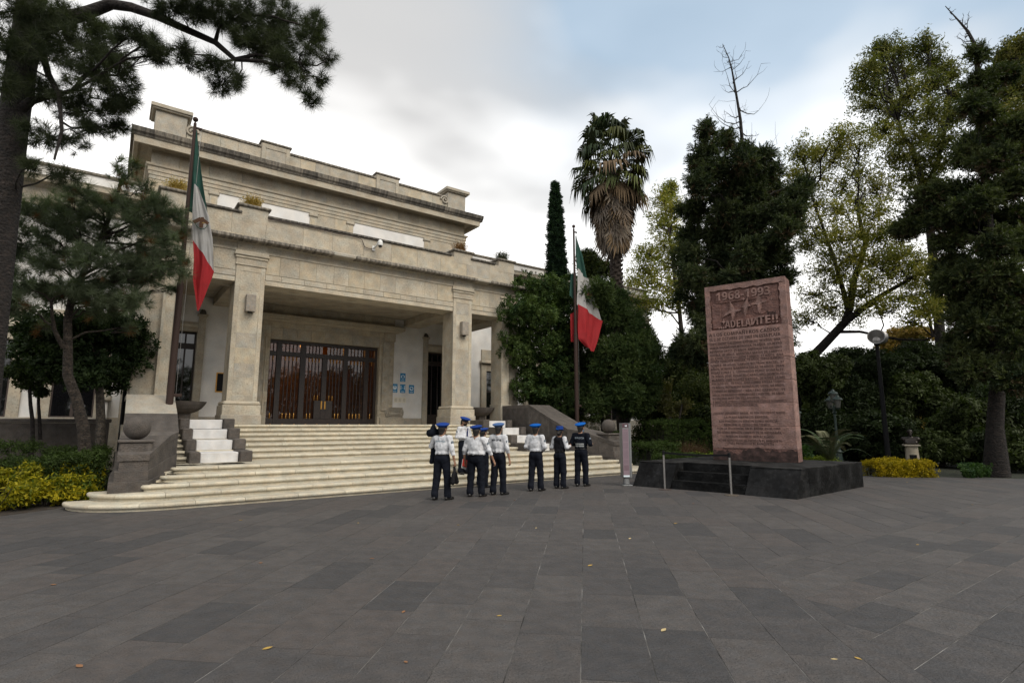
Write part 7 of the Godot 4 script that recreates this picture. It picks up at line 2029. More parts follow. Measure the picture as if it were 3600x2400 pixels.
func make_people() -> void:
	people_materials()
	plain_cloth()
	make_head()
	var white := mt.patch_light as Material
	var a := person("person in white shirt and blue cap carrying a dark jacket and a black bag", Vector3(6.31, 0, -11.36), 60.0, {"h": 1.69, "w": 1.08, "cap": mt.cap_deep, "lean": 0.12, "legs": [0.06, -0.06], "stance": 0.03, "R": [Vector3(0.10, -0.26, -0.05), Vector3(0.15, -0.52, -0.02)], "L": [Vector3(0.14, -0.20, 0.04), Vector3(0.05, -0.04, 0.20)], "grip": "RL", "dark": true, "bands": [1.335], "band_mat": white, "look": -12.0})
	# jacket over the left shoulder and bag in the right hand
	var jk := thing("dark_jacket", "dark jacket slung over the shoulder of the person with the bag", "jacket", a.position, a.rotation.y)
	var jb := Blob.new(Vector3(0.0, 0.75, -0.35), Vector3(0.5, 1.75, 0.40), 0.022)
	var wn := FastNoiseLite.new()
	wn.seed = 4; wn.frequency = 0.1
	jb.cone(Vector3(0.20, 1.52, 0.10), Vector3(0.27, 1.50, -0.10), 0.075, 0.09, 0.04)
	jb.cone(Vector3(0.24, 1.50, -0.02), Vector3(0.25, 1.66, 0.0), 0.085, 0.05, 0.04)
	jb.cone(Vector3(0.27, 1.48, 0.16), Vector3(0.29, 0.92, 0.14), 0.07, 0.085, 0.04)
	jb.cone(Vector3(0.30, 1.3, 0.12), Vector3(0.31, 0.84, 0.06), 0.05, 0.06, 0.04)
	jb.wrinkle(wn, 0.02)
	part("cloth", blob_mesh(jb), mt.jacket, jk)
	var bag := thing("carrier_bag", "black carrier bag hanging from the hand of the person with the jacket", "bag", a.position, a.rotation.y)
	var bb := Blob.new(Vector3(-0.55, 0.28, -0.25), Vector3(-0.12, 0.86, 0.25), 0.018)
	bb.cone(Vector3(-0.33, 0.76, -0.01), Vector3(-0.335, 0.56, -0.01), 0.022, 0.05, 0.03)
	bb.cone(Vector3(-0.335, 0.58, -0.06), Vector3(-0.34, 0.42, -0.09), 0.04, 0.065, 0.06)
	bb.cone(Vector3(-0.335, 0.58, 0.04), Vector3(-0.34, 0.42, 0.07), 0.04, 0.065, 0.06)
	bb.wrinkle(wn, 0.02)
	part("sack", blob_mesh(bb), mt.bag, bag)
	part("handle", tube([Vector3(-0.33, 0.75, 0.02), Vector3(-0.328, 0.80, 0.015), Vector3(-0.328, 0.805, -0.015), Vector3(-0.33, 0.75, -0.03)], [0.006, 0.005, 0.005, 0.006], 6), mt.bag, bag)
	var p2 := person("stout person in white shirt and deep blue cap holding a red folder", Vector3(7.24, 0, -11.37), 58.0, {"h": 1.635, "w": 1.22, "belly": 1.0, "cap": mt.cap_deep, "lean": -0.06, "stance": 0.03, "legs": [0.05, -0.03], "R": [Vector3(0.13, -0.27, 0.0), Vector3(0.20, -0.52, 0.10)], "L": [Vector3(0.09, -0.28, -0.02), Vector3(0.11, -0.54, 0.04)], "grip": "L"})
	var fo := thing("red_folder", "red and white folder held low by the stout person", "folder", p2.position, p2.rotation.y)
	part("cover", cbox(Vector3(0.012, 0.17, 0.22), 0.003), mt.red_folder, fo, Vector3(0.325, 0.77, 0.05), Vector3(0.25, 0, 0))
	part("papers", cbox(Vector3(0.008, 0.21, 0.25), 0.002), mt.whitewash, fo, Vector3(0.345, 0.74, 0.06), Vector3(0.25, 0, 0))
	person("person in white shirt half hidden behind the stout one", Vector3(8.42, 0, -12.88), 75.0, {"h": 1.56, "w": 0.98, "cap": mt.cap_deep, "R": [Vector3(0.09, -0.26, -0.02), Vector3(0.0, -0.34, 0.22)]})
	var p4 := person("person standing on a step, reading a sheet, black mask and blue tie", Vector3(8.45, 0.2816, -13.93), 168.0, {"h": 1.58, "cap": mt.cap_deep, "mask": mt.bag, "tie": true, "nod": 22.0, "look": 10.0, "tilt": -0.05, "R": [Vector3(0.08, -0.27, -0.02), Vector3(-0.10, -0.30, 0.22)], "L": [Vector3(0.08, -0.27, -0.02), Vector3(-0.08, -0.27, 0.23)], "grip": "RL"})
	var ph := thing("paper_sheet", "small sheet held by the person on the step", "paper", p4.position, p4.rotation.y)
	part("sheet", cbox(Vector3(0.14, 0.004, 0.10), 0.001), mt.paper, ph, Vector3(0.02, 1.04, 0.33), Vector3(0.5, 0, 0))
	person("person in white lettered shirt and faded blue cap", Vector3(7.87, 0, -11.34), 66.0, {"h": 1.69, "cap": mt.cap_faded, "word": mt.cap_band, "legs": [0.07, -0.06], "R": [Vector3(0.09, -0.28, -0.02), Vector3(0.11, -0.55, 0.05)], "look": 4.0})
	person("person in plain backed white shirt and bright blue cap with folded arms", Vector3(9.09, 0, -11.40), 60.0, {"h": 1.67, "w": 0.98, "legs": [0.06, -0.05], "stance": 0.01, "R": [Vector3(0.10, -0.26, -0.03), Vector3(-0.06, -0.40, 0.20)], "L": [Vector3(0.09, -0.26, -0.03), Vector3(-0.06, -0.37, 0.20)]})
	person("person in black vest over white sleeves and blue brimmed hat", Vector3(9.97, 0, -11.46), 72.0, {"h": 1.60, "w": 0.90, "female": true, "cap": mt.cap_deep, "waist": 1.04, "R": [Vector3(0.09, -0.25, -0.03), Vector3(0.04, -0.22, 0.22)], "L": [Vector3(0.08, -0.25, -0.02), Vector3(0.0, -0.26, 0.22)], "look": 8.0, "dark": true})
	person("person in black lettered jacket with two grey bands and blue face mask", Vector3(10.81, 0, -11.52), 66.0, {"h": 1.70, "w": 1.05, "jacket": true, "word": mt.patch_light, "bands": [1.115, 1.17], "mask": mt.mask_blue, "tilt": -0.26, "look": -10.0, "legs": [0.06, -0.04], "R": [Vector3(0.11, -0.25, -0.03), Vector3(0.03, -0.27, 0.22)], "L": [Vector3(0.10, -0.25, -0.03), Vector3(0.0, -0.28, 0.22)]})


# ---------- monument ----------
func make_monument() -> void:
	var FL := Vector2(12.02, -10.74); var FR := Vector2(12.88, -6.62); var BR := Vector2(16.98, -6.85); var BL := Vector2(16.0, -11.0)
	var org := Vector3(14.5, 0, -8.8)
	var Q := func(u: float, v: float, y: float) -> Vector3:
		var p := FL.lerp(FR, u).lerp(BL.lerp(BR, u), v)
		return Vector3(p.x, y, p.y) - org
	var top := 0.67
	for k in 3: mat("plinth_%d" % k, lin([0.036, 0.028, 0.062][k], [0.036, 0.0285, 0.061][k], [0.037, 0.029, 0.060][k]), [0.6, 0.65, 0.75][k], tx.black, 0.5, tx.n_fine, 0.25).metallic_specular = 0.2
	var t := thing("black_plinth", "low black trapezoid plinth with three steps under the pink slab", "plinth", org)
	var blk := func(called: String, u0: float, u1: float, v0: float, v1: float, y0: float, y1: float, lean: float, m: Material, us := 0.0) -> void:
		var b := MB.new()
		b.hexa([Q.call(u0, v0, y0), Q.call(u1, v0, y0), Q.call(u1, v1, y0), Q.call(u0, v1, y0)], [Q.call(u0 + us, v0 + lean, y1), Q.call(u1 - (us if u1 > 0.99 else 0.0), v0 + lean, y1), Q.call(u1 - (us if u1 > 0.99 else 0.0), v1, y1), Q.call(u0 + us, v1, y1)])
		part(called, b.done(), m, t)
	blk.call("wedge", 0.0, 0.262, 0.0, 0.18, 0.0, top - 0.02, 0.09, mt.plinth_0)
	blk.call("wedge", 0.724, 1.0, 0.0, 0.18, 0.0, top - 0.02, 0.09, mt.plinth_0)
	blk.call("stair_step", 0.266, 0.72, 0.02, 0.19, 0.0, 0.22, 0.0, mt.plinth_1)
	blk.call("stair_step", 0.266, 0.72, 0.095, 0.19, 0.22, 0.445, 0.0, mt.plinth_1)
	blk.call("block", 0.0, 1.0, 0.17, 0.70, 0.0, top - 0.02, 0.0, mt.plinth_1)
	blk.call("block", 0.0, 1.0, 0.703, 1.0, 0.0, top - 0.02, 0.0, mt.plinth_1)
	for s in [[0.0, 0.262, 0.085, 0.17], [0.724, 1.0, 0.085, 0.17]]: blk.call("top_slab", s[0], s[1], s[2], s[3], top - 0.02, top, 0.002, mt.plinth_2)
	for k in 4: blk.call("top_slab", 0.25 * k + 0.0005, 0.25 * (k + 1) - 0.0005, 0.168, 1.0, top - 0.02, top, 0.0, mt.plinth_2)
	# the slab: local x to the right along its face, z out of the face
	var pink := []
	tx.pinkish = make_tex(512, 151, 0.010, 0.34, 0.06, 0.14, 0.35, 0.03, 0.06)
	for k in 4:
		var f: float = [1.0, 0.93, 1.06, 0.98][k]
		pink.append(mat("pink_%d" % k, lin(0.41 * f, 0.25 * f, 0.215 * f), 0.92, tx.pinkish, 0.45 + 0.06 * k, tx.n_fine, 0.6))
	mat("pink_dark", lin(0.27, 0.145, 0.122), 0.95, tx.pinkish, 0.8, tx.n_bark, 0.7)
	mat("pink_stain", lin(0.15, 0.085, 0.075), 0.95, tx.old, 0.9)
	mat("cut_letter", lin(0.050, 0.026, 0.022), 0.95)
	var s := thing("pink_slab", "tall pink stone memorial slab with carved birds, dates and lettering", "monument", Vector3(14.83, top, -8.745), deg_to_rad(-73.5))
	var W := 2.26; var H := 5.18; var D := 0.60
	# courses below the carved field
	var ys := [0.0, 0.34, 0.98, 1.62, 2.26, 2.90, 3.42, 3.82]
	for k in ys.size() - 1:
		part("stone_course", cbox(Vector3(W, ys[k + 1] - ys[k] - 0.003, D), 0.01), pink[k % 4] if k > 0 else mt.pink_dark, s, Vector3(0, (ys[k] + ys[k + 1]) / 2.0, -D / 2.0))
	part("stone_course", cbox(Vector3(W - 0.002, H - 3.82, D - 0.075), 0.01), mt.pink_dark, s, Vector3(0, (H + 3.82) / 2.0, -0.075 - (D - 0.075) / 2.0))
	# raised rim round the carved field, with a hewn ragged edge
	var r := RandomNumberGenerator.new()
	r.seed = 5
	var rim := func(x0: float, x1: float, y0: float, y1: float, side: int) -> void:
		var poly := PackedVector2Array([Vector2(x0, y0), Vector2(x1, y0), Vector2(x1, y1), Vector2(x0, y1)])
		var p := PackedVector2Array()
		for i in 4:
			p.append(poly[i])
			if i == side:
				for j in range(1, 24):
					var q := poly[i].lerp(poly[(i + 1) % 4], j / 24.0)
					var nn := (poly[(i + 1) % 4] - poly[i]).orthogonal().normalized()
					p.append(q - nn * r.randf_range(-0.025, 0.02))
		var mb := MB.new()
		mb.prism(p, -0.08, 0.0)
		part("rim", mb.done(), pink[1], s)
	rim.call(-W / 2, W / 2, H - 0.16, H, 0)
	rim.call(-W / 2, -W / 2 + 0.14, 3.82, H - 0.165, 1)
	rim.call(W / 2 - 0.17, W / 2, 3.82, H - 0.165, 3)
	# hewn block edges inside the field
	for b in [[-W / 2 + 0.17, -W / 2 + 0.44, 3.87, 4.62], [0.62, 0.93, 4.05, 4.98], [-W / 2 + 0.3, 0.70, 4.63, 4.98]]:
		part("hewn_field", cbox(Vector3(b[1] - b[0], b[3] - b[2], 0.05), 0.02), mt.pink_dark, s, Vector3((b[0] + b[1]) / 2.0, (b[2] + b[3]) / 2.0, -0.062))
	var put := func(txt: String, x0: float, x1: float, y: float, hgt: float, m: Material, depth: float, z: float, called := "inscription") -> MeshInstance3D:
		var tm := letters(txt, hgt * (1.12 if called == "inscription" else 1.0), depth, true)
		var n := part(called, tm, m, s, Vector3((x0 + x1) / 2.0, y, z))
		n.scale.x = (x1 - x0) / maxf(0.01, tm.get_aabb().size.x)
		return n
	put.call("1968-1993", -0.80, 0.72, 4.83, 0.24, pink[0], 0.06, -0.035, "raised_date")
	# raised word with a mirrored N
	put.call("...ADELA", -0.78, 0.14, 3.96, 0.215, pink[2], 0.07, -0.035, "raised_word")
	var rn: MeshInstance3D = put.call("N", 0.15, 0.34, 3.975, 0.215, pink[2], 0.07, -0.035, "raised_word")
	rn.scale.x *= -1.0
	put.call("TE!!", 0.355, 0.88, 3.99, 0.225, pink[2], 0.07, -0.035, "raised_word")
	put.call("C", 0.60, 0.67, 4.16, 0.10, mt.pink_stain, 0.03, -0.03, "raised_initial")
	rn = put.call("N", 0.68, 0.75, 4.16, 0.10, mt.pink_stain, 0.03, -0.03, "raised_initial")
	rn.scale.x *= -1.0
	put.call("H", 0.76, 0.83, 4.16, 0.10, mt.pink_stain, 0.03, -0.03, "raised_initial")
	# three birds in flight and small stars
	for k in 3:
		var c: Vector2 = [Vector2(-0.32, 4.33), Vector2(0.03, 4.42), Vector2(0.40, 4.47)][k]
		var sc: float = [1.1, 0.92, 1.0][k]
		var wing: PackedVector2Array = PackedVector2Array([Vector2(-0.10, 0.40), Vector2(-0.02, 0.22), Vector2(0.06, 0.06), Vector2(0.22, 0.07), Vector2(0.24, 0.02), Vector2(0.07, -0.03), Vector2(0.02, -0.16), Vector2(-0.07, -0.36), Vector2(-0.08, -0.14), Vector2(-0.10, -0.04), Vector2(-0.28, -0.10), Vector2(-0.34, -0.13), Vector2(-0.27, -0.02), Vector2(-0.12, 0.07)])
		if k == 1: wing = PackedVector2Array([Vector2(0.10, 0.40), Vector2(0.09, 0.18), Vector2(0.20, 0.03), Vector2(0.08, 0.0), Vector2(0.03, -0.16), Vector2(-0.04, -0.38), Vector2(-0.10, -0.2), Vector2(-0.08, -0.04), Vector2(-0.20, 0.02), Vector2(-0.09, 0.09), Vector2(0.02, 0.28)])
		if k == 2: wing = PackedVector2Array([Vector2(0.0, 0.40), Vector2(0.07, 0.2), Vector2(0.08, 0.08), Vector2(0.26, 0.12), Vector2(0.25, 0.06), Vector2(0.09, 0.01), Vector2(0.06, -0.16), Vector2(0.0, -0.34), Vector2(-0.06, -0.2), Vector2(-0.07, -0.02), Vector2(-0.26, 0.0), Vector2(-0.27, 0.05), Vector2(-0.1, 0.1), Vector2(-0.07, 0.22)])
		for layer in 2:
			var p := PackedVector2Array()
			for q in wing: p.append(c + q * sc * 0.80 * (1.0 if layer == 0 else 0.66))
			var mb := MB.new()
			mb.prism(p, -0.08, -0.03 + 0.02 * layer)
			part("carved_bird", mb.done(), pink[0], s)
	part("carved_disc", lathe([Vector2(0.0, 0), Vector2(0.25, 0), Vector2(0.24, 0.02), Vector2(0.0, 0.03)], 28), mt.pink_dark, s, Vector3(0.44, 4.42, -0.07), Vector3(PI / 2, 0, 0))
	for q in [[-0.62, 4.06, 0.09], [-0.02, 4.68, 0.06], [0.70, 4.72, 0.07], [0.74, 4.58, 0.06]]:
		var p := PackedVector2Array()
		for j in 8:
			var rr: float = q[2] * (1.0 if j % 2 == 0 else 0.3)
			p.append(Vector2(q[0] + cos(PI / 4 * j) * rr, q[1] + sin(PI / 4 * j) * rr))
		var mb := MB.new()
		mb.prism(p, -0.08, -0.02)
		part("carved_star", mb.done(), pink[2], s)
	# cut lettering: text, left, right, fraction of the height from the top, letter height
	var rows := [["A LOS COMPAÑEROS CAÍDOS", 0.03, 0.90, 0.290, 0.088], ["EL 2 DE OCTUBRE DE 1968 EN ESTA PLAZA", 0.03, 0.90, 0.317, 0.080], ["CUITLAHUAC GALLEGOS BAÑUELOS  19 AÑOS.  ANA", 0.03, 0.90, 0.345, 0.062], ["MARÍA MAXIMIANA MENDOZA. 19 AÑOS. GILBERTO", 0.03, 0.91, 0.366, 0.062], ["REYNOSO ORTÍZ. 21 AÑOS. ANTONIO SOLORZANO", 0.03, 0.91, 0.388, 0.062], ["GAONA. 47 AÑOS. AGUSTINA MATUS DE CAMPOS.", 0.03, 0.92, 0.409, 0.062], ["60 AÑOS. CECILIO LEÓN TORRES. 27 AÑOS. ANA", 0.03, 0.92, 0.428, 0.062], ["MARÍA TEUSCHER KRUGER. 19 AÑOS. JORGE RAMÍREZ", 0.03, 0.92, 0.446, 0.062], ["GÓMEZ. 59 AÑOS. CARLOS BELTRÁN MACIEL. 27", 0.03, 0.92, 0.468, 0.062], ["AÑOS. MIGUEL BARANDA SALAS 18 AÑOS.  JUAN", 0.03, 0.92, 0.489, 0.062], ["ROJAS LUNA (  ).  LEONARDO PÉREZ GONZÁLEZ.", 0.03, 0.92, 0.510, 0.062], ["29 AÑOS. JOSÉ IGNACIO CABALLERO GONZÁLEZ.", 0.03, 0.92, 0.531, 0.062], ["36 AÑOS. LUIS GÓMEZ ORTEGA. 20 AÑOS. JAIME", 0.03, 0.92, 0.552, 0.062], ["PINTADO GIL. 18 AÑOS. GUILLERMO RIVERA TORRES.", 0.03, 0.92, 0.573, 0.062], ["15 AÑOS. REYNALDO MONZALVO SOTO. 68 AÑOS.", 0.03, 0.91, 0.594, 0.062], ["CORNELIO BENIGNO CABALLERO GARDUÑO.  15", 0.03, 0.91, 0.617, 0.062], ["AÑOS. FERNANDO HERNÁNDEZ CHANTRE. 20 AÑOS.", 0.03, 0.91, 0.638, 0.062], ["ROSALINO MARTÍN VILLANUEVA.  (?)...", 0.03, 0.71, 0.657, 0.062], ["Y MUCHOS OTROS COMPAÑEROS CUYOS NOMBRES", 0.03, 0.92, 0.677, 0.062], ["Y EDADES AÚN NO CONOCEMOS.", 0.03, 0.59, 0.696, 0.062], ["¿QUIEN? ¿QUIENES? NADIE. AL DÍA SIGUIENTE NADIE.", 0.03, 0.90, 0.740, 0.056], ["LA PLAZA AMANECIÓ BARRIDA;", 0.17, 0.70, 0.763, 0.056], ["LOS PERIÓDICOS DIERON COMO NOTICIA", 0.10, 0.80, 0.785, 0.056], ["PRINCIPAL EL ESTADO DEL TIEMPO,", 0.16, 0.72, 0.804, 0.056], ["Y EN LA TELEVISIÓN, EN EL RADIO, EN EL CINE", 0.07, 0.83, 0.825, 0.056], ["NO HUBO NINGÚN CAMBIO EN EL PROGRAMA,", 0.07, 0.84, 0.847, 0.056], ["NINGÚN ANUNCIO INTERCALADO", 0.18, 0.74, 0.869, 0.056], ["NI UN MINUTO DE SILENCIO EN EL BANQUETE", 0.08, 0.83, 0.890, 0.056], ["(PUES PROSIGUIÓ EL BANQUETE)", 0.19, 0.74, 0.906, 0.056], ["Rosario Castellanos. Memorial de Tlatelolco.", 0.13, 0.78, 0.934, 0.055]]
	for q in rows: put.call(q[0], -W / 2 + W * q[1], -W / 2 + W * q[2], H * (1.0 - q[3]), q[4], mt.cut_letter, 0.004, 0.001)
	# damp stain at the foot, ragged on top
	var p := PackedVector2Array([Vector2(W / 2 - 0.002, 0.005), Vector2(-W / 2 + 0.002, 0.005)])
	for j in 40: p.append(Vector2(-W / 2 + 0.002 + (W - 0.004) * j / 39.0, 0.24 + 0.03 * sin(j * 0.37) + 0.025 * sin(j * 0.9 + 1.0) + (0.07 if j > 14 else 0.0) + r.randf_range(-0.035, 0.035)))
	var mb := MB.new()
	mb.prism(p, -0.002, 0.0035)
	part("damp_stain", mb.done(), mt.pink_stain, s)
	# rope barrier
	mat("worn", lin(0.30, 0.24, 0.18), 0.5, tx.old, 3.0)
	var st := []
	for k in 2:
		var b := thing("barrier_post", "slim metal barrier post on a " + ("dark" if k == 0 else "rusty pale") + " round foot before the black plinth", "barrier post", Vector3([12.02, 12.36][k], 0, [-9.64, -7.93][k]), 0.0, "barrier posts before the plinth")
		part("foot", lathe([Vector2(0.0, 0.0), Vector2(0.17, 0.0), Vector2(0.17, 0.012), Vector2(0.10, 0.022), Vector2(0.03, 0.03), Vector2(0, 0.03)], 28), mt.iron if k == 0 else mt.worn, b)
		part("post", tube([Vector3(0, 0.02, 0), Vector3(0, 0.98, 0)], [0.026, 0.026], 14), mt.steel, b)
		part("head", lathe([Vector2(0.0, 0.90), Vector2(0.033, 0.90), Vector2(0.035, 1.0), Vector2(0.02, 1.012), Vector2(0.0, 1.012)], 16), mt.black, b)
	var belt := MB.new()
	for k in 16:
		var u0 := k / 16.0; var u1 := (k + 1) / 16.0
		var a := Vector3(12.02, 0.955 - 0.03 * sin(u0 * PI), -9.64).lerp(Vector3(12.36, 0.955 - 0.03 * sin(u0 * PI), -7.93), u0) - Vector3(12.2, 0.9, -8.8)
		var b := Vector3(12.02, 0.955 - 0.03 * sin(u1 * PI), -9.64).lerp(Vector3(12.36, 0.955 - 0.03 * sin(u1 * PI), -7.93), u1) - Vector3(12.2, 0.9, -8.8)
		belt.hexa([a + Vector3(0.002, -0.025, 0), a + Vector3(-0.002, -0.025, 0), b + Vector3(-0.002, -0.025, 0), b + Vector3(0.002, -0.025, 0)], [a + Vector3(0.002, 0.025, 0), a + Vector3(-0.002, 0.025, 0), b + Vector3(-0.002, 0.025, 0), b + Vector3(0.002, 0.025, 0)])
	var bo := part("barrier_belt", belt.done(), mt.black, self, Vector3(12.2, 0.9, -8.8))
	tag(bo, "black barrier belt stretched between the two metal posts", "belt")
	make_info_post()


func make_info_post() -> void:
	mat("lilac", lin(0.19, 0.135, 0.16), 0.6)
	mat("plum", lin(0.070, 0.032, 0.042), 0.5)
	mat("lilac_text", lin(0.12, 0.085, 0.105), 0.6)
	var t := thing("info_post", "lilac information post with grey metal edge beside the black plinth", "sign", Vector3(11.95, 0, -10.92), deg_to_rad(-26.0))
	part("foot", cbox(Vector3(0.27, 0.03, 0.27), 0.008), mt.alu, t, Vector3(0, 0.015, 0))
	part("neck", cbox(Vector3(0.16, 0.22, 0.16), 0.03), mt.alu, t, Vector3(0, 0.13, 0))
	var body := part("post_body", cbox(Vector3(0.24, 1.49, 0.24), 0.01), mt.alu, t, Vector3(0, 0.985, 0))
	part("corner_edge", tube([Vector3(0.105, 0.24, 0.105), Vector3(0.105, 1.732, 0.105)], [0.036, 0.036], 14), mt.alu, t)
	for f in 2:
		var face := Node3D.new()
		face.name = "panel"
		t.add_child(face, true)
		face.rotation.y = 0.0 if f == 0 else PI / 2
		part("panel_sheet", cbox(Vector3(0.18, 1.30, 0.006), 0.002), mt.lilac, face, Vector3(-0.03 if f == 0 else 0.03, 0.92, 0.122))
		part("panel_head", cbox(Vector3(0.18, 0.12, 0.006), 0.002), mt.plum, face, Vector3(-0.03 if f == 0 else 0.03, 1.665, 0.122))
		part("panel_foot", cbox(Vector3(0.18, 0.05, 0.007), 0.002), mt.poster_print, face, Vector3(-0.03 if f == 0 else 0.03, 0.27, 0.122))
		var x := -0.03 if f == 0 else 0.03
		part("number", letters("68", 0.045, 0.003, true), mt.poster_print, face, Vector3(x + 0.02, 1.655, 0.126))
		var y := 1.56
		var k := 0
		while y > 0.42:
			if not k in [2, 16, 25, 37, 43]:
				part("text_line", cbox(Vector3(0.14 if k > 2 else 0.10, 0.009, 0.001), 0.0004), mt.lilac_text if y > 0.55 else mt.plum, face, Vector3(x, y, 0.1255))
			y -= 0.0225
			k += 1


# ---------- flags, lamps, bust ----------
func flag_cloth(rows: Array, z: float, fold: float, ph: float) -> ArrayMesh:
	# rows of [left x, left y, right x, right y] from top to bottom
	var mb := MB.new(true)
	var n := 22
	var grid := []
	for rw in rows:
		var line := []
		for k in n + 1:
			var u := k / float(n)
			var p := Vector2(rw[0], rw[1]).lerp(Vector2(rw[2], rw[3]), u)
			var wdt := absf(rw[2] - rw[0])
			line.append(Vector3(p.x, p.y, z + fold * minf(1.0, wdt * 1.6) * (sin(u * 9.0 + ph + p.y * 0.5) + 0.5 * sin(u * 17.0 + ph * 2.0 - p.y * 1.1) + 0.22 * sin(u * 31.0 + p.y * 3.1) + 0.2 * sin(p.y * 5.0 + u * 6.0))))
		grid.append(line)
	for i in grid.size() - 1:
		for k in n:
			mb.quad_n(grid[i][k], grid[i][k + 1], grid[i + 1][k + 1], grid[i + 1][k], Vector3(0, 0, 1))
	return mb.done()


func band_rows(a: Array, b: Array, n: int) -> Array:
	var out := []
	for k in n + 1:
		var u := k / float(n)
		var rw := []
		for j in 4: rw.append(lerpf(a[j], b[j], u))
		out.append(rw)
	return out


func make_flags() -> void:
	for c in [["flag_green", [0.012, 0.070, 0.052]], ["flag_white", [0.50, 0.49, 0.48]], ["flag_red", [0.36, 0.009, 0.014]], ["emblem_brown", [0.10, 0.045, 0.020]], ["emblem_green", [0.03, 0.09, 0.05]], ["emblem_gold", [0.34, 0.22, 0.06]]]:
		var m := mat(c[0], lin(c[1][0], c[1][1], c[1][2]), 0.85, tx.cloth, 0.6)
		m.cull_mode = BaseMaterial3D.CULL_DISABLED
		m.backlight_enabled = true
		m.backlight = Color(0.5, 0.5, 0.5)
	for s in 2:
		var x: float = 1.38 if s == 0 else 16.68
		var z := -18.0
		var y0: float = 1.45 if s == 0 else 0.0
		var t := thing("flagpole", "tall brown flagpole with a ball tip, " + ("standing on the cheek wall" if s == 0 else "standing behind the hedge"), "flagpole", Vector3(x, y0, z), 0.0, "flagpoles of the palace")
		var up := 10.62 - y0
		part("lower_pole", tube([Vector3(0, 0, 0), Vector3(0, 5.7 - y0, 0)], [0.095, 0.085], 16), mt.pole, t)
		part("upper_pole", tube([Vector3(0, 5.66 - y0, 0), Vector3(0, up, 0)], [0.066, 0.042], 16), mt.pole, t)
		part("collar", lathe([Vector2(0.085, 0), Vector2(0.09, 0.02), Vector2(0.09, 0.06), Vector2(0.066, 0.09)], 16), mt.pole, t, Vector3(0, 5.62 - y0, 0))
		var b := SphereMesh.new()
		b.radius = 0.075; b.height = 0.15
		part("ball_tip", b, mt.pole, t, Vector3(0, up + 0.12, 0))
		part("neck", tube([Vector3(0, up - 0.01, 0), Vector3(0, up + 0.06, 0)], [0.02, 0.02], 8), mt.pole, t)
		part("truck", cbox(Vector3(0.22, 0.06, 0.06), 0.01), mt.pole, t, Vector3(0.09, up - 0.14, 0))
		part("halyard", tube([Vector3(0.17, up - 0.16, 0), Vector3(0.15, 4.0, 0.02), Vector3(0.13, 2.4 - y0 if s == 0 else 2.4, 0.0)], [0.006, 0.006, 0.006], 5), mt.steel, t)
		part("cleat", cbox(Vector3(0.24, 0.09, 0.06), 0.02), mt.pole, t, Vector3(0.16, 2.5 - y0, 0))
		var f := thing("flag", "limp green, white and red flag with a brown emblem, " + ("hanging by the young pine" if s == 0 else "hanging before the leafy trees"), "flag", Vector3(x, y0, z), 0.0, "flags on the poles")
		var o := Vector3(-x, -y0, -z)
		var rows: Array = [
			[[[1.42, 10.42, 1.44, 10.42], [1.39, 9.82, 1.56, 9.6], [1.41, 8.73, 1.72, 8.75], [1.43, 7.88, 1.86, 8.1], [1.84, 7.7, 1.98, 7.6]],
			[[1.49, 8.71, 1.60, 8.62], [1.51, 7.84, 1.93, 7.80], [1.58, 7.01, 2.08, 7.15], [1.58, 6.98, 2.19, 6.14]],
			[[1.58, 6.99, 2.19, 6.15], [1.64, 6.43, 2.15, 5.95], [1.66, 5.83, 2.06, 5.6], [1.78, 5.22, 1.97, 5.24], [1.84, 4.92, 1.88, 4.93]]],
			[[[16.78, 10.31, 16.82, 10.31], [16.78, 9.4, 17.20, 9.4], [16.80, 8.74, 17.50, 8.24]],
			[[16.80, 8.74, 17.50, 8.24], [16.78, 7.9, 17.80, 7.5], [16.75, 7.06, 18.17, 6.42]],
			[[16.74, 7.08, 18.17, 6.43], [16.73, 6.3, 18.0, 5.9], [16.78, 5.48, 17.85, 5.5], [17.2, 5.15, 17.6, 4.95]]]][s]
		for k in 3:
			var fine := []
			for i in rows[k].size() - 1:
				var seg := band_rows(rows[k][i], rows[k][i + 1], 9)
				fine.append_array(seg if i == 0 else seg.slice(1))
			part(["green_stripe", "white_stripe", "red_stripe"][k], flag_cloth(fine, z + 0.08 * k, 0.055, 0.4 + 1.5 * s), [mt.flag_green, mt.flag_white, mt.flag_red][k], f, o)
		if s == 1:
			part("green_fold", flag_cloth(band_rows([16.60, 8.5, 16.9, 8.6], [16.50, 7.5, 16.80, 7.2], 6), z - 0.14, 0.03, 0.3), mt.flag_green, f, o)
			part("red_fold", flag_cloth(band_rows([16.52, 6.6, 16.95, 6.9], [16.52, 5.35, 17.0, 5.4], 6), z - 0.14, 0.03, 0.3), mt.flag_red, f, o)
		emblem(f, Vector3([1.75, 17.42][s], 7.5, z + 0.20) + o, 0.27)


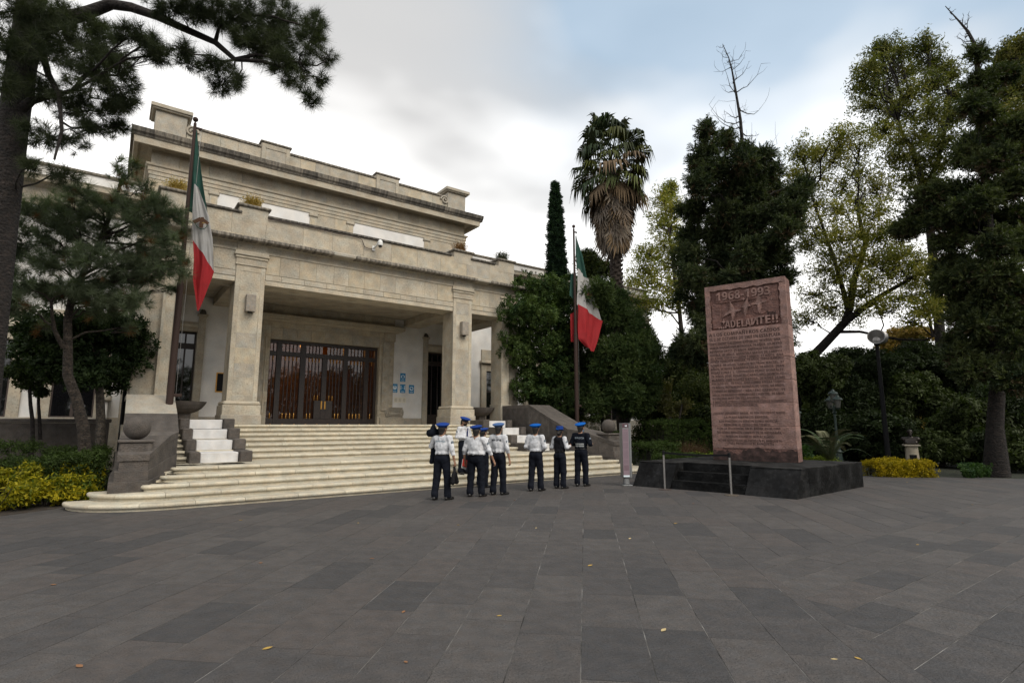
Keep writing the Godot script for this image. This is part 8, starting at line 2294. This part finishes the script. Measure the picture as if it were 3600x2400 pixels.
func emblem(f: Node3D, at: Vector3, r: float) -> void:
	# eagle: body, two wings, head; half wreath below
	var e := part("emblem", lathe([Vector2(0, 0), Vector2(0.3 * r, 0), Vector2(0.3 * r, 0.004), Vector2(0, 0.004)], 14, 0.7, 1.3), mt.emblem_brown, f, at, Vector3(PI / 2, 0, 0))
	for q in [[-0.42, 0.25, 0.9, 0.4, 0.7], [0.36, 0.3, 0.7, 0.35, -0.6], [0.05, 0.6, 0.3, 0.28, 0.2], [0.0, -0.35, 0.35, 0.25, 0.0]]:
		part("feather", cbox(Vector3(q[2] * r, 0.004, q[3] * r), 0.001), mt.emblem_brown, e, Vector3(q[0] * r, 0.004, -q[1] * r), Vector3(0, q[4], 0))
	var loop := []; var rad := []
	for k in 13:
		var a := PI + PI * k / 12.0
		loop.append(Vector3(cos(a) * r * 0.55, 0.004, -sin(a) * r * 0.62)); rad.append(0.04 * r)
	part("wreath", tube(loop, rad, 5), mt.emblem_green, e)
	part("snake", cbox(Vector3(0.3 * r, 0.005, 0.12 * r), 0.001), mt.emblem_gold, e, Vector3(0.2 * r, 0.007, -0.1 * r))


func make_park_things() -> void:
	mat("lantern_green", lin(0.018, 0.034, 0.028), 0.5)
	mat("lantern_glass", lin(0.10, 0.10, 0.09), 0.4)
	for L in [[24.75, -10.85, 0.95, "green cast iron lamp post with three lanterns behind the cycad"], [26.4, -13.3, 0.78, "smaller looking green lamp post half hidden by the pink slab's edge"]]:
		var t := thing("lamp_post", L[3], "lamp post", Vector3(L[0], 0, L[1]), 0.7, "park lamp posts")
		t.scale = Vector3.ONE * L[2]
		part("base", lathe([Vector2(0.26, 0), Vector2(0.26, 0.12), Vector2(0.18, 0.2), Vector2(0.15, 0.55), Vector2(0.19, 0.6), Vector2(0.12, 0.68), Vector2(0.09, 1.0)], 16), mt.lantern_green, t)
		part("shaft", lathe([Vector2(0.09, 1.0), Vector2(0.13, 1.06), Vector2(0.08, 1.14), Vector2(0.055, 1.5), Vector2(0.05, 2.25), Vector2(0.09, 2.3), Vector2(0.05, 2.36), Vector2(0.05, 2.62)], 14), mt.lantern_green, t)
		for k in 3:
			var p: Vector3 = [Vector3(0, 2.78, 0), Vector3(-0.52, 2.50, 0), Vector3(0.52, 2.50, 0)][k]
			if k > 0: part("arm", tube([Vector3(0, 2.2, 0), Vector3(p.x * 0.4, 2.55, 0), Vector3(p.x * 0.8, 2.62, 0), Vector3(p.x, 2.42, 0)], [0.035, 0.03, 0.028, 0.03], 8), mt.lantern_green, t)
			part("lantern", lathe([Vector2(0.09, 0.0), Vector2(0.15, 0.34)], 6), mt.lantern_glass, t, p)
			part("lantern_cap", lathe([Vector2(0.0, 0.335), Vector2(0.21, 0.335), Vector2(0.19, 0.40), Vector2(0.09, 0.46), Vector2(0.05, 0.54), Vector2(0.0, 0.56)], 12), mt.lantern_green, t, p)
			part("lantern_foot", lathe([Vector2(0.0, -0.06), Vector2(0.05, -0.06), Vector2(0.10, 0.0), Vector2(0.0, 0.005)], 12), mt.lantern_green, t, p)
	# floodlight pole
	var f := thing("floodlight_pole", "black pole with two silver floodlights before the thicket", "floodlight", Vector3(24.42, 0, -8.9), 0.35)
	part("pole", tube([Vector3(0, 0, 0), Vector3(0, 2.0, 0), Vector3(0, 4.75, 0)], [0.10, 0.085, 0.06], 12), mt.black, f)
	part("crossbar", cbox(Vector3(1.0, 0.08, 0.08), 0.01), mt.black, f, Vector3(0, 4.76, 0), Vector3(0, 0, 0.12))
	for k in 2:
		var sd := -1.0 if k == 0 else 1.0
		var h := part("floodlight_head", lathe([Vector2(0.06, 0.0), Vector2(0.10, 0.10), Vector2(0.19, 0.30), Vector2(0.21, 0.36), Vector2(0.19, 0.35), Vector2(0.09, 0.14), Vector2(0.0, 0.10)], 22), mt.steel, f, Vector3(sd * 0.30, 4.94 + 0.06 * sd, 0))
		h.scale = Vector3.ONE * 1.45
		h.rotation = Vector3(0.0, 0.0, -sd * 1.25) if k == 0 else Vector3(0.55, 0, -sd * 1.1)
		part("ballast", cbox(Vector3(0.2, 0.3, 0.2), 0.04), mt.black, f, Vector3(sd * 0.17, 4.93 + 0.03 * sd, 0))
	# bust on a pedestal
	var ped := thing("bust_pedestal", "pale stone pedestal with a dark plate under the bronze bust", "pedestal", Vector3(25.62, 0, -8.5), deg_to_rad(-62.0))
	part("shaft", lathe([Vector2(0.30, 0.0), Vector2(0.255, 0.86)], 4), mt.stone, ped, Vector3.ZERO, Vector3(0, PI / 4, 0))
	part("cap", cbox(Vector3(0.52, 0.06, 0.52), 0.012), mt.stone, ped, Vector3(0, 0.885, 0))
	part("plate", cbox(Vector3(0.24, 0.22, 0.012), 0.003), mt.black, ped, Vector3(0, 0.42, 0.205), Vector3(-0.05, 0, 0))
	mat("bronze", lin(0.045, 0.038, 0.034), 0.35)
	mt.bronze.metallic = 0.7
	var bust := thing("bronze_bust", "dark bronze bust of a bearded figure on a pale pedestal", "bust", Vector3(25.62, 0.915, -8.5), deg_to_rad(-62.0))
	var b := Blob.new(Vector3(-0.36, -0.02, -0.22), Vector3(0.36, 0.68, 0.24), 0.016)
	b.cone(Vector3(-0.22, 0.20, 0), Vector3(0.22, 0.20, 0), 0.10, 0.10, 0.06)
	b.cone(Vector3(-0.12, 0.06, 0.02), Vector3(0.12, 0.06, 0.02), 0.12, 0.12, 0.06)
	b.cone(Vector3(0, 0.25, 0), Vector3(0, 0.38, 0.02), 0.07, 0.06, 0.04)
	b.cone(Vector3(0, 0.48, -0.01), Vector3(0, 0.50, 0.02), 0.095, 0.09, 0.03)
	b.cone(Vector3(0, 0.42, 0.07), Vector3(0, 0.36, 0.09), 0.06, 0.045, 0.03)
	b.cone(Vector3(0, 0.48, 0.10), Vector3(0, 0.45, 0.12), 0.014, 0.018, 0.02)
	for sd: float in [-1.0, 1.0]: b.cone(Vector3(sd * 0.095, 0.48, 0.0), Vector3(sd * 0.095, 0.45, 0.0), 0.02, 0.015, 0.01)
	b.cut(Vector3(0, 0.0, 0), Vector3.DOWN)
	part("figure", blob_mesh(b), mt.bronze, bust)


func _ready() -> void:
	rng.seed = 2024
	make_view()
	make_materials()
	print("materials")
	make_ground()
	make_stair()
	make_cheeks()
	make_building()
	print("building")
	make_trees()
	print("trees")
	make_garden()
	make_litter()
	make_monument()
	make_flags()
	make_park_things()
	print("things")
	make_people()
	print("done")
